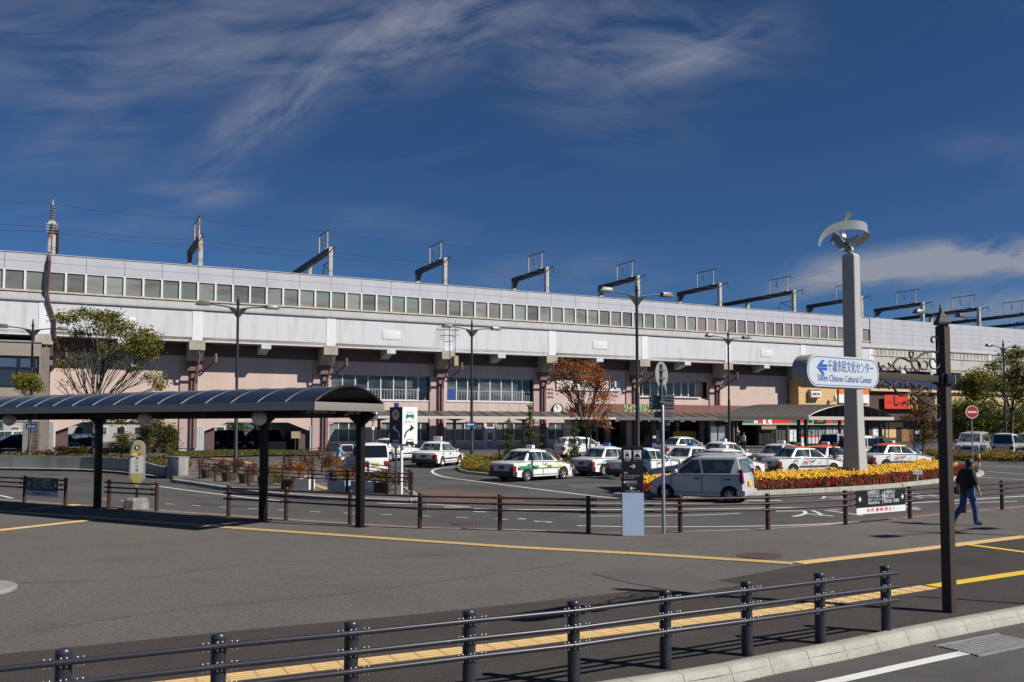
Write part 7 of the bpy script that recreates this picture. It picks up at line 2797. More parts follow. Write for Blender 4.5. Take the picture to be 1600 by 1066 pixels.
isl_sh = [(289, 742, 18, 26, 'br', 'russet shrub beside the end of the concrete wall'), (322, 741, 24, 20, 'r', 'red shrub in the first wooden tub of the island'), (347, 745, 14, 22, 'r', 'thin red shrub left of the lamp pole'),
          (356, 745, 12, 18, 'g', 'green sprig between two red shrubs by the lamp pole'), (372, 748, 24, 26, 'r', 'bushy red shrub at the lamp pole foot'), (391, 750, 14, 20, 'r', 'red shrub just left of the black shelter post'),
          (414, 757, 22, 30, 'br', 'russet shrub right of the black shelter post'), (428, 758, 16, 24, 'o', 'orange shrub low behind the front island fence'), (450, 755, 26, 30, 'r', 'red topped shrub above the white planter'),
          (467, 757, 22, 26, 'o', 'orange and green shrub in the white planter'), (481, 750, 22, 34, 'r', 'tall red shrub behind the white planter'), (514, 752, 14, 34, 'r', 'red shrub left of the yellow one'),
          (524, 756, 24, 32, 'o', 'bright yellow and orange shrub beside the small notice'), (545, 760, 20, 22, 'br', 'brown shrub in the grey planter'), (585, 764, 26, 20, 'br', 'brown leaved shrub right of the thick black post'),
          (602, 765, 24, 24, 'y', 'yellow green shrub near the lane sign'), (618, 768, 18, 22, 'br', 'russet shrub at the foot of the lane sign poles'), (440, 762, 14, 12, 'y', 'small yellow shrub at the kerb'), (337, 750, 20, 14, 'g', 'green low shrub at the island fence')]
for i, (px, py, w, h, c, lab) in enumerate(isl_sh):
    bush(lab, px, py - 3, w, h + 3, *PAL[c], 520, 0.085, 50 + i, 0.12)


def conifer(label, px, Y, y_top, y_bot, w, seed):
    r = random.Random(seed)
    X = (px - 800) / F * Y
    b = Vector((X, Y, zg(X, Y) + 0.1))
    root = thing('conifer', label, 'conifer', b, 0, 'young conifers in front of the station')
    zt_ = P(px, y_top, Y).z - b.z
    MB().tube([(0, 0, -0.1), (0, 0, zt_ * .5), (0.03, 0, zt_)], [0.07, 0.045, 0.008], 7).build('trunk', M_bark, root, smooth=60)
    lm = MB()
    W_ = w * Y / F / 2
    n = int(zt_ * 8)
    for i in range(n):
        t = 0.10 + 0.88 * i / n
        z = zt_ * t
        R_ = W_ * (1 - t) ** 0.85 * r.uniform(0.35, 1.3) + 0.06
        a = i * 2.4 + r.uniform(-.3, .3)
        for q in range(2):
            aa = a + q * 3.0
            m = max(5, int(R_ * 26))
            for k in range(m):
                u = (k + 0.5) / m
                p = Vector((cos(aa) * R_ * u, sin(aa) * R_ * u, z - 0.22 * R_ * u + 0.12 * R_ * u * u * 2))
                lm.cur = pick(r, [3, 2.5, 1.0])
                for _ in range(3):
                    leaf(lm, p + Vector((r.gauss(0, .035), r.gauss(0, .035), r.gauss(0, .02))) * (1 + R_), 0.11, r)
    lm.build('branches', [L_dg, L_g, L_yg], root)
    return root


conifer('slender young conifer just right of the lamp post with the blue arrow', 795, 55, 651, 725, 46, 1)
conifer('tallest young conifer, its tip reaching the walkway roof', 828, 57, 629, 720, 54, 2)
conifer('young conifer standing left of the red maple', 897, 55, 655, 720, 50, 3)

# -------------------------------------------------------- flower island
M_fy = mat('marigold_yellow', (0.80, 0.47, 0.01), 0.7, var=0.15, vscale=6)
M_fo = mat('marigold_orange', (0.75, 0.25, 0.01), 0.7, var=0.1, vscale=6)
M_fr = mat('salvia_red', (0.30, 0.014, 0.010), 0.7, var=0.25, vscale=5)
M_soil = mat('bed_soil', (0.045, 0.04, 0.025), 0.95, var=0.3, vscale=5)
IK = [G(a, b, 0.15) for a, b in [(958, 771), (985, 772.5), (1040, 772), (1110, 770.5), (1170, 768.5), (1230, 766), (1290, 763.5), (1345, 760.5), (1400, 756.5), (1450, 751.5), (1500, 745.5), (1528, 741), (1537, 737), (1534, 733.5), (1522, 730.5)]]
ik = smooth_line(IK, 6)
iklen = [0.0]
for i in range(1, len(ik)):
    iklen.append(iklen[-1] + (ik[i] - ik[i - 1]).length)
fi = thing('flower_island', 'kerbed island with yellow and red flower bed round the monument', 'flower bed', ik[0])
fi['kind'] = 'structure'
del fi['category']
o0 = ik[0]
stone_n = int(iklen[-1] / 0.75)
for k in range(stone_n):
    p0, d0 = along(ik, iklen, k * 0.75 + 0.01)
    p1, d1 = along(ik, iklen, k * 0.75 + 0.74)
    vs = []
    for p, d in ((p0, d0), (p1, d1)):
        nn = Vector((-d.y, d.x, 0))
        for (a, z) in ((-0.02, 0.0), (-0.0, 0.15), (0.02, 0.165), (0.26, 0.165), (0.26, 0.0)):
            vs.append((p.x + nn.x * a - o0.x, p.y + nn.y * a - o0.y, z - o0.z))
    mb = MB().add(vs, [(i, i + 5, i + 6, i + 1) for i in range(4)] + [(0, 1, 2, 3, 4), (9, 8, 7, 6, 5)])
    link('kerb_stone', fix(mb.mesh('kerb_stone', M_kerb)), fi)


def inner(d):
    l = offset_line(ik, d)
    return l


def bed_z(d):
    return 0.15 + 0.30 * min(1.0, max(0.0, (d - 0.3) / 3.2)) ** 0.9


for (d0, d1) in ((0.27, 1.0), (1.0, 2.0), (2.0, 3.3), (3.3, 6.0)):
    a, b = inner(d0), inner(d1)
    n = len(a) - 12
    vs = [(p.x, p.y, bed_z(d0)) for p in a[:n]] + [(p.x, p.y, bed_z(d1)) for p in b[:n]]
    me = fix(MB().add(vs, [(i, n + i, n + i + 1, i + 1) for i in range(n - 1)]).mesh('bed_soil', M_soil))
    structure(link('bed_soil', me))
r = random.Random(77)
ym, rm, gm2 = MB(), MB(), MB()
# little flower heads with depth: low domes for marigolds, spikes for salvia
stot = iklen[-1] - 1.5


def bloom(mb, p, s, r):
    a0 = r.uniform(0, 6.28)
    o = len(mb.v)
    for k in range(5):
        a = a0 + k * 2 * pi / 5
        mb.v.append((p.x + cos(a) * s, p.y + sin(a) * s, p.z - s * 0.25))
    mb.v.append((p.x + r.gauss(0, s * .2), p.y + r.gauss(0, s * .2), p.z + s * 0.75))
    for k in range(5):
        mb.f.append((o + k, o + (k + 1) % 5, o + 5))
        mb.m.append(mb.cur)


for _ in range(7500):
    s_ = r.uniform(0.3, stot)
    d_ = 1.3 + (r.random()) * 1.9
    p, t = along(ik, iklen, s_)
    nn = Vector((-t.y, t.x, 0))
    q = p + nn * d_
    hsh = random.Random(int(q.x / 0.27) * 7919 + int(q.y / 0.27) * 104729).random()
    if hsh < 0.10 and r.random() < 0.8:
        continue
    z = bed_z(d_) + r.uniform(0.19, 0.31) + (hsh - 0.5) * 0.16
    ym.cur = 1 if r.random() < 0.18 else 0
    bloom(ym, Vector((q.x, q.y, z)), r.uniform(0.025, 0.065), r)
for _ in range(6500):
    s_ = r.uniform(0.2, stot + .6)
    d_ = 0.30 + r.random() * 1.25
    p, t = along(ik, iklen, s_)
    nn = Vector((-t.y, t.x, 0))
    q = p + nn * d_
    z = bed_z(d_)
    hsh = random.Random(int(q.x / 0.22) * 7919 + int(q.y / 0.22) * 104729).random()
    if hsh < 0.12 and r.random() < 0.8:
        continue
    h = r.uniform(0.12, 0.26) + hsh * 0.10
    w = r.uniform(0.025, 0.045)
    rm.cur = 0
    o = len(rm.v)
    a0 = r.uniform(0, 2)
    for k in range(3):
        a = a0 + k * 2.1
        rm.v.append((q.x + cos(a) * w, q.y + sin(a) * w, z + 0.05))
    rm.v.append((q.x + r.gauss(0, .02), q.y + r.gauss(0, .02), z + h))
    for k in range(3):
        rm.f.append((o + k, o + (k + 1) % 3, o + 3))
        rm.m.append(0)
for _ in range(15000):
    s_ = r.uniform(0.1, stot + .5)
    d_ = 0.28 + r.random() * 3.0
    p, t = along(ik, iklen, s_)
    nn = Vector((-t.y, t.x, 0))
    q = p + nn * d_
    gm2.cur = 0 if r.random() < 0.7 else 1
    leaf(gm2, Vector((q.x, q.y, bed_z(d_) + r.uniform(0.03, 0.24))), 0.11, r)
for mb_, nm_, ms_ in ((ym, 'marigold_bed', [M_fy, M_fo]), (rm, 'salvia_bed', [M_fr]), (gm2, 'bed_leaves', [L_g, L_dg])):
    tag(mb_.build(nm_, ms_), {'marigold_bed': 'dense band of yellow and orange marigolds on the kerbed island', 'salvia_bed': 'band of dark red flowers along the island kerb', 'bed_leaves': 'green leaves between the flowers of the island bed'}[nm_],
        'flowers', kind='stuff')
# small white notice in the bed
g = G(1440, 757, 0.15)
nt_ = thing('bed_notice', 'small white notice board on a stick in the red flowers', 'notice', g + Vector((0, 0.35, 0)), -0.1)
MB().box(-0.02, 0, 0, 0.02, 0.02, 0.42).build('stick', M_white, nt_)
MB().box(-0.20, -0.012, 0.42, 0.20, 0.0, 0.60).build('board', M_white, nt_)
text('花いっぱい', 0.07, M_sgreen, nt_, (0, -0.016, 0.51), bold=0.001)
g = G(1530, 728, 0.15)
nt2 = thing('bed_marker', 'small white and red marker post at the tip of the flower island', 'marker post', g)
MB().cyl((0, 0, 0), (0, 0, 0.75), 0.06, n=8).build('post', M_white, nt2)
MB().cyl((0, 0, 0.2), (0, 0, 0.5), 0.065, n=8).build('red_band', M_red, nt2)

# small planted island left of the green striped taxi
SIp = [(716, 727), (714, 730), (720, 735), (737, 738.5), (790, 743), (850, 744), (900, 741)]
SI = smooth_line([G(a, b, 0.1) for a, b in SIp], 5)
SIb = [G(a, b, 0.1) for a, b in [(900, 724), (850, 722), (790, 719), (745, 718), (725, 721)]]
poly = [(p.x, p.y) for p in SI] + [(p.x, p.y) for p in SIb]
structure(flat_poly('small_island', poly, lambda x, y: zg(x, y) + 0.14, M_kerb, thick=0.15))
cen = Vector((sum(p[0] for p in poly) / len(poly), sum(p[1] for p in poly) / len(poly), 0))
inp = [(cen.x + (p[0] - cen.x) * 0.93, cen.y + (p[1] - cen.y) * 0.88) for p in poly]
structure(flat_poly('island_soil', inp, lambda x, y: zg(x, y) + 0.15, M_soil))


def inside(poly, x, y):
    c = False
    j = len(poly) - 1
    for i in range(len(poly)):
        if (poly[i][1] > y) != (poly[j][1] > y) and x < (poly[j][0] - poly[i][0]) * (y - poly[i][1]) / (poly[j][1] - poly[i][1] + 1e-12) + poly[i][0]:
            c = not c
        j = i
    return c


def cover(name, label, cat, poly, n, h, mats_, ws, size, seed, dz=0.12):
    r = random.Random(seed)
    xs_ = [p[0] for p in poly]
    ys_ = [p[1] for p in poly]
    mb = MB()
    k = 0
    while k < n:
        x, y = r.uniform(min(xs_), max(xs_)), r.uniform(min(ys_), max(ys_))
        if not inside(poly, x, y):
            continue
        k += 1
        mb.cur = pick(r, ws)
        hh = h * (0.75 + 0.35 * sin(x * 1.7) * cos(y * 1.3))
        leaf(mb, Vector((x, y, zg(x, y) + dz + hh * sqrt(r.random()))), size, r)
    return tag(mb.build(name, mats_), label, cat, kind='stuff')


inq = [(cen.x + (p[0] - cen.x) * 0.90, cen.y + (p[1] - cen.y) * 0.80) for p in poly]
cover('low_hedge', 'low yellow green and orange planting on the small island', 'ground cover', inq, 16000, 0.5, [L_yg, L_y, L_o, L_g], [3, 2, 1.2, 1.6], 0.13, 5)

# hedge strip before the parked vans at the right
hp = [G(a, b, 0.0) for a, b in [(1460, 724), (1500, 724.5), (1560, 725), (1640, 726), (1640, 721), (1560, 719), (1500, 717.5), (1440, 717)]]
hpoly = [(p.x, p.y) for p in hp]
structure(flat_poly('hedge_bed', hpoly, lambda x, y: zg(x, y) + 0.14, M_conc, thick=0.15))
cover('low_hedge', 'low clipped orange and green hedge in front of the parked vans', 'hedge', hpoly, 22000, 0.62, [L_yg, L_o, L_br, L_g, L_y], [2.2, 1.2, 1.6, 1.4, .8], 0.13, 6)

# grass along the open bays
gp = [G(a, b, 0.0) for a, b in [(255, 717), (330, 715.5), (400, 713.5), (500, 713), (520, 709), (420, 706), (330, 706), (262, 706)]]
gpoly = [(p.x, p.y) for p in gp]
structure(flat_poly('grass_verge', gpoly, lambda x, y: zg(x, y) + 0.10, mat('verge_soil', (0.10, 0.10, 0.035), 0.95, var=0.3, vscale=2)))
cover('grass', 'strip of yellowing grass along the foot of the open bays', 'grass', gpoly, 9000, 0.12, [L_yg, L_g, L_dg, L_br], [1.6, 2.5, 1.5, 1.4], 0.14, 7, 0.1)

# ---------------------------------------------------------- island with planters
ip = [(270, 750), (300, 754), (346, 761), (400, 768), (450, 773), (500, 776.5), (560, 779.5), (620, 781.5), (648, 781), (655, 777.5), (650, 772), (636, 762), (612, 752), (575, 744), (540, 738), (500, 731), (470, 726), (400, 722), (330, 720), (270, 722)]
ipp = [G(a, b, 0.12) for a, b in ip]
iln = smooth_line(ipp[:12], 5)
itop = [(p.x, p.y) for p in iln] + [(p.x, p.y) for p in ipp[12:]]
structure(flat_poly('pavement', itop, lambda x, y: zg(x, y) + 0.12, mat('island_paving', (0.12, 0.10, 0.095), 0.9, var=0.15, vscale=.6), thick=0.12))
ilen = [0.0]
for i in range(1, len(iln)):
    ilen.append(ilen[-1] + (iln[i] - iln[i - 1]).length)
ir = thing('kerb', '', '')
for k_ in ('label', 'category'):
    if k_ in ir: del ir[k_]
ir['kind'] = 'structure'
for k in range(int(ilen[-1] / 0.8)):
    p0, d0 = along(iln, ilen, k * 0.8 + 0.01)
    p1, d1 = along(iln, ilen, k * 0.8 + 0.79)
    vs = []
    for p, d in ((p0, d0), (p1, d1)):
        nn = Vector((-d.y, d.x, 0))
        for (a, z) in ((-0.10, 0.0), (-0.06, 0.14), (0.0, 0.155), (0.2, 0.155), (0.2, 0.0)):
            vs.append((p.x + nn.x * a, p.y + nn.y * a, z))
    mb = MB().add(vs, [(i, i + 5, i + 6, i + 1) for i in range(4)] + [(0, 1, 2, 3, 4), (9, 8, 7, 6, 5)])
    link('kerb_stone', fix(mb.mesh('kerb_stone', M_conc)), ir)
for (a, b, c, lab) in [((395, 757), (450, 764), (470, 748), 'tan tactile strip crossing the left traffic island'), ]:
    pass
structure(ribbon('yellow_line', [G(488, 740, .12), G(470, 750, .12), G(513, 765, .12)], 0.3, 0.127, M_tile, smooth=False))
structure(ribbon('yellow_line', [G(330, 716, .12), G(370, 719, .12), G(400, 727, .12)], 0.3, 0.13, M_tile, smooth=True))
# planters
M_plw = mat('planter_white', (0.55, 0.56, 0.60), 0.6, var=0.06, vscale=2)
M_plg = mat('planter_grey', (0.27, 0.30, 0.36), 0.6, var=0.06, vscale=2)
M_wood = mat('tub_wood', (0.07, 0.045, 0.035), 0.8, var=0.3, vscale=5)
for i, (px, py, w, dpt, m, lab) in enumerate([(472, 765, 0.62, 0.45, M_plw, 'small white box planter on the left traffic island'), (525, 767.5, 0.78, 0.5, M_plg, 'grey box planter left of the thick black post'),
                                             (560, 768.5, 0.70, 0.5, M_plg, 'grey box planter behind the thick black post'), (577, 770, 0.40, 0.45, M_plw, 'white box planter just right of the thick black post')]):
    g = G(px, py, 0.125)
    pl_ = thing('planter', lab, 'planter', g, -0.35, 'box planters on the island')
    hh_ = 0.42
    mb = MB().box(-w / 2, 0, 0, w / 2, 0.03, hh_)
    mb.box(-w / 2, dpt - 0.03, 0, w / 2, dpt, hh_)
    mb.box(-w / 2, 0.03, 0, -w / 2 + .03, dpt - .03, hh_)
    mb.box(w / 2 - .03, 0.03, 0, w / 2, dpt - .03, hh_)
    mb.build('box', m, pl_)
    MB().box(-w / 2 + .03, .03, 0.0, w / 2 - .03, dpt - .03, hh_ - .05).build('soil', M_soil, pl_)
for i, (px, py) in enumerate([(322, 748), (355, 753), (382, 756), (412, 760), (596, 771), (452, 765)]):
    g = G(px, py, 0.125)
    lab = ['wooden tub planter, leftmost on the traffic island', 'wooden tub planter left of the lamp pole on the island', 'wooden tub planter right of the lamp pole on the island', 'wooden tub planter just right of the second black shelter post',
           'wooden tub planter near the foot of the lane sign', 'wooden tub planter left of the small white box planter'][i]
    tb = thing('tub_planter', lab, 'planter', g + Vector((0, .3, 0)), 0, 'wooden tub planters')
    for k in range(14):
        a = k * 2 * pi / 14
        o = MB().add([(0.27, -0.055, 0), (0.30, -0.055, 0), (0.35, -0.07, 0.42), (0.32, -0.07, 0.42), (0.27, 0.055, 0), (0.30, 0.055, 0), (0.35, 0.07, 0.42), (0.32, 0.07, 0.42)],
                     [(0, 1, 2, 3), (7, 6, 5, 4), (0, 4, 5, 1), (1, 5, 6, 2), (2, 6, 7, 3), (3, 7, 4, 0)]).build('stave', M_wood, tb)
        o.rotation_euler = (0, 0, a)
    MB().lathe([(0.285, 0.1), (0.318, 0.1), (0.322, 0.14), (0.29, 0.14)], 20).build('hoop', M_black, tb)
    MB().lathe([(0.001, 0.36), (0.31, 0.36)], 14, flip=True).build('soil', M_soil, tb)
# small notice on the island fence
g = G(513, 768, 0.12)
nn_ = thing('fence_notice', 'small white and black notice with a figure on the island fence', 'notice', (g.x, g.y - 0.1, g.z), -0.15)
MB().box(-0.16, -0.015, 0.42, 0.04, 0, 0.74).build('white_plate', M_white, nn_)
MB().box(0.05, -0.015, 0.42, 0.36, 0, 0.74).build('black_plate', M_black, nn_)
fg = MB()
fg.bar((-0.06, -0.018, 0.68), (-0.07, -0.018, 0.56), 0.035, 0.004, (0, 1, 0))
fg.bar((-0.07, -0.018, 0.56), (-0.12, -0.018, 0.46), 0.02, 0.004, (0, 1, 0))
fg.bar((-0.07, -0.018, 0.56), (-0.01, -0.018, 0.47), 0.02, 0.004, (0, 1, 0))
fg.bar((-0.12, -0.018, 0.6), (-0.01, -0.018, 0.65), 0.018, 0.004, (0, 1, 0))
fg.build('figure', M_black, nn_)
text('歩行者', 0.085, M_white, nn_, (0.205, -0.018, 0.65))
text('横断禁止', 0.07, M_white, nn_, (0.205, -0.018, 0.53))

# ---------------------------------------------------------- concrete wall at the left
WP = [G(a, b, 0.02) for a, b in [(-160, 731), (-80, 732), (0, 733.5), (70, 734.5), (140, 736), (190, 739), (225, 742.5), (258, 747)]]
wl_ = smooth_line(WP, 5)
wlen = [0.0]
for i in range(1, len(wl_)):
    wlen.append(wlen[-1] + (wl_[i] - wl_[i - 1]).length)
cw = thing('retaining_wall', 'low grey concrete panel wall curving behind the turning circle at the left', 'wall', wl_[0])
o0 = wl_[0]
k = 0
M_cw = mat('wall_concrete', (0.235, 0.235, 0.225), 0.85, var=0.25, vscale=1.2, stretch=(1, 1, .5), bump=0.2, bscale=20)
while k * 1.6 < wlen[-1] - 0.3:
    a, d0 = along(wl_, wlen, k * 1.6 + 0.012)
    b, d1 = along(wl_, wlen, min(k * 1.6 + 1.588, wlen[-1] - .001))
    pxm = pxof((a.x, a.y, .8))[0]
    hgt = lambda p: 0.84 if pxof((p.x, p.y, .8))[0] < 205 else max(0.58, 0.84 - (pxof((p.x, p.y, .8))[0] - 205) * 0.006)
    ha, hb = hgt(a), hgt(b)
    nn = Vector((-d0.y, d0.x, 0)) * 0.18
    A, B = a - Vector((o0.x, o0.y, 0)), b - Vector((o0.x, o0.y, 0))
    zb_ = zg(a.x, a.y) - o0.z
    A.z = B.z = 0
    vs = [A, B, B + nn, A + nn]
    vs = [(v.x, v.y, zb_) for v in vs] + [(A.x, A.y, zb_ + ha), (B.x, B.y, zb_ + hb), ((B + nn).x, (B + nn).y, zb_ + hb), ((A + nn).x, (A + nn).y, zb_ + ha)]
    link('wall_panel', fix(MB().add(vs, [(0, 3, 2, 1), (4, 5, 6, 7), (0, 1, 5, 4), (1, 2, 6, 5), (2, 3, 7, 6), (3, 0, 4, 7)]).mesh('wall_panel', M_cw)), cw)
    k += 1
structure(sheet_strip('wall_kerb', offset_line(wl_, -0.45), offset_line(wl_, 0.05), 0.13, M_kerb))
structure(sheet_strip('kerb_shadow_gap', offset_line(wl_, -0.46), offset_line(wl_, -0.4), 0.06, M_conc))
bed = [(p.x, p.y) for p in offset_line(wl_, 0.15)] + [(p.x, p.y) for p in (G(258, 722, .4), G(150, 716, .4), G(0, 716, .4), G(-160, 716, .4))]
structure(flat_poly('planting_bed', bed, lambda x, y: zg(x, y) + 0.42, M_soil))
cover('ground_plants', 'low mixed green and russet plants behind the concrete wall', 'ground cover', bed, 9000, 0.4, [L_g, L_dg, L_ro, L_yg], [2.5, 2.5, 1, 1.2], 0.15, 17, 0.42)
g = G(272, 748, 0.02)
cb2 = thing('wall_end_block', 'square concrete block at the right end of the low wall', 'concrete block', g, -0.38)
MB().box(-0.45, 0, 0, 0.28, 0.7, 1.04).build('block', M_cw, cb2, bevel=0.01)
MB().box(-0.47, -0.02, 1.04, 0.30, 0.72, 1.10).build('coping', M_conc, cb2, bevel=0.01)

# ---------------------------------------------------------- things beyond the viaduct
for i, (px, Y, hh, w, lab) in enumerate([(-40, 150, 7, 12, 0), (40, 160, 8, 14, 1), (110, 150, 6.5, 11, 2), (165, 165, 8, 13, 3), (225, 155, 7, 12, 4), (290, 150, 7.5, 12, 5), (345, 140, 6.5, 9, 6), (400, 150, 7, 10, 7), (455, 145, 7, 12, 8), (510, 150, 7, 12, 9)]):
    r = random.Random(300 + i)
    X = (px - 800) / F * Y
    labs = ['farthest left broad tree seen under the brown building', 'tree behind the white vans under the brown building', 'tree seen in the left part of the first open bay', 'tree in the middle of the first open bay', 'tree at the right of the first open bay',
            'tree hidden behind the corrugated pier', 'bright green tree above the black off road car', 'round green tree in the middle of the second open bay', 'green tree right of the black shelter post in the open bay', 'tree behind the right end of the open bay']
    root = thing('tree', labs[i], 'tree', (X, Y, 0.5), 0, 'trees beyond the viaduct')
    tm, lm = MB(), MB()
    tm.tube([(0, 0, 0), (0, 0, hh * .45)], [0.2, 0.12], 6)
    for k in range(14):
        c = Vector((r.uniform(-.5, .5) * w * .8, r.uniform(-1, 1) * 2, hh * r.uniform(.25, .85)))
        limb(tm, (0, 0, hh * .35), c, 0.08, 0.02, r, 0.1, 4, 5)
        clump(lm, c, (w * .2, 1.8, hh * .16), 190, 0.42, r, [3, 2, 1.5], 0.1)
    tm.build('trunk', M_bark, root)
    lm.build('crown', [L_dg, L_g, L_yg], root)
M_hw = mat('house_wall', (0.38, 0.36, 0.34), 0.8)
M_hr = mat('house_roof', (0.10, 0.06, 0.05), 0.7)
for i, (px, Y, w, hh, lab) in enumerate([(125, 128, 8, 4.2, 'small white house seen through the first open bay, left one'), (190, 126, 7, 4.5, 'small white house seen through the first open bay, right one'), (325, 122, 5, 4.5, 'pale house seen at the left of the second open bay'), (60, 135, 9, 5, 'white house under the brown building at the far left')]):
    X = (px - 800) / F * Y
    ho = thing('house', lab, 'house', (X, Y, 0.5), BR)
    MB().box(-w / 2, 0, 0, w / 2, 6, hh * .65).build('wall', M_hw, ho)
    MB().yz_prism([(-0.4, hh * .65), (6.4, hh * .65), (3, hh)], -w / 2 - .3, w / 2 + .3).build('roof', M_hr, ho)
    for k in range(3):
        x = -w / 2 + w * (k + .5) / 3
        wd = MB().box(x - .6, -0.05, 1.0, x + .6, 0.02, 2.2).build('window', M_frame, ho)
        MB().box(x - .5, -0.07, 1.1, x + .5, -0.05, 2.1).build('pane', M_glass, wd)
# sign board, tarpaulin and rubbish board in the open bay
g = P(465, 690, 78)
tb_ = thing('tarpaulin', 'blue tarpaulin heap in the dark bay beside the board', 'tarpaulin', (g.x - 0.3, g.y + 3.5, 0.5), 0.3)
r = random.Random(4)
mb = MB()
nn_ = 9
for j in range(nn_):
    for i in range(nn_):
        u, v = i / (nn_ - 1), j / (nn_ - 1)
        mb.v.append(((u - .5) * 2.0, (v - .5) * 1.2, 0.85 * sin(pi * u) ** .7 * sin(pi * v) ** .6 * (0.75 + 0.25 * r.random())))
for j in range(nn_ - 1):
    for i in range(nn_ - 1):
        mb.f.append((j * nn_ + i, j * nn_ + i + 1, (j + 1) * nn_ + i + 1, (j + 1) * nn_ + i)); mb.m.append(0)
mb.build('sheet', mat('tarp_blue', (0.01, 0.04, 0.22), 0.5), tb_, smooth=60)
bd = thing('notice_board', 'tan notice board on a post before the blue tarpaulin', 'notice board', (g.x + 0.1, g.y - 1.2, 0.5), 0.2)
MB().box(-0.35, 0, 1.15, 0.4, 0.04, 1.75).build('board', mat('board_tan', (0.42, 0.33, 0.2), 0.7), bd)
MB().box(-0.03, 0.04, 0, 0.03, 0.08, 1.6).build('post', M_wood, bd)
g = G(431, 713, 0.02)
db_ = thing('dark_board', 'low dark information board on two legs right of the black shelter post', 'notice board', g, 0.1)
MB().box(-0.75, 0, 0.55, 0.75, 0.05, 1.1).build('board', M_black, db_)
for s in (-1, 1):
    MB().cyl((s * .6, 0.03, 0), (s * .6, 0.03, 0.6), 0.03, n=6).build('leg', M_black, db_)
# free-standing ad panels and blue pillar by the entrance
for i, (px, Y, w, y0, y1, m, lab) in enumerate([(1115, 74, 10, 667, 703, 'a', 'pale grey free standing panel before the entrance, left one'), (1127, 74.3, 10, 667, 703, 'a', 'pale grey free standing panel before the entrance, right one'), (1022, 72, 7, 679, 703, 'b', 'small blue pillar sign before the entrance behind the pole'),
                                               (1432, 66, 9, 669, 712, 'b', 'dark and blue pillar sign beside the red leaved small tree')]):
    X = (px - 800) / F * Y
    s = Y / F
    rt = thing('panel_sign', lab, 'sign', (X, Y, zg(X, Y)), 0.1)
    zt_ = P(px, y0, Y).z - zg(X, Y)
    if m == 'a':
        MB().box(-w * s / 2, 0, 0.1, w * s / 2, 0.12, zt_ - 0.5).build('pale_panel', mat('pale_panel', (0.42, 0.48, 0.48), 0.5), rt)
        MB().box(-w * s / 2, 0, zt_ - 0.49, w * s / 2, 0.12, zt_).build('dark_head', mat('panel_head', (0.12, 0.15, 0.17), 0.5), rt)
    else:
        MB().box(-w * s / 2, 0, 0, w * s / 2, 0.15, zt_ * .55).build('blue_panel', mat('deep_blue_panel', (0.10, 0.16, 0.33), 0.5), rt)
        MB().box(-w * s / 2, -0.005, zt_ * .55, w * s / 2, 0.15, zt_).build('dark_head', M_black, rt)
        MB().box(-w * s * .35, -0.02, zt_ * .8, w * s * .35, -0.006, zt_ * .93).build('pictogram_plate', M_white, rt)
# ================================================================== PEOPLE
M_skin = mat('skin', (0.42, 0.24, 0.16), 0.55, var=0.05, vscale=8)
M_hair = mat('black_hair', (0.012, 0.009, 0.008), 0.6)
M_hairb = mat('brown_hair', (0.10, 0.035, 0.018), 0.6)
M_shoe = mat('dark_shoe', (0.015, 0.015, 0.018), 0.5)


def cloth(name, c, r=0.85):
    return mat(name, c, r, var=0.25, vscale=9, bump=0.3, bscale=25)


C_black = cloth('black_shirt', (0.012, 0.011, 0.012))
C_jean = cloth('blue_jeans', (0.045, 0.085, 0.19))
C_light = cloth('pale_blue_shirt', (0.30, 0.42, 0.60))
C_white = cloth('white_shirt', (0.62, 0.61, 0.60))
C_navy = cloth('navy_suit', (0.018, 0.022, 0.035))
C_beige = cloth('beige_cloth', (0.45, 0.35, 0.26))
C_blue = cloth('blue_skirt', (0.03, 0.07, 0.25))


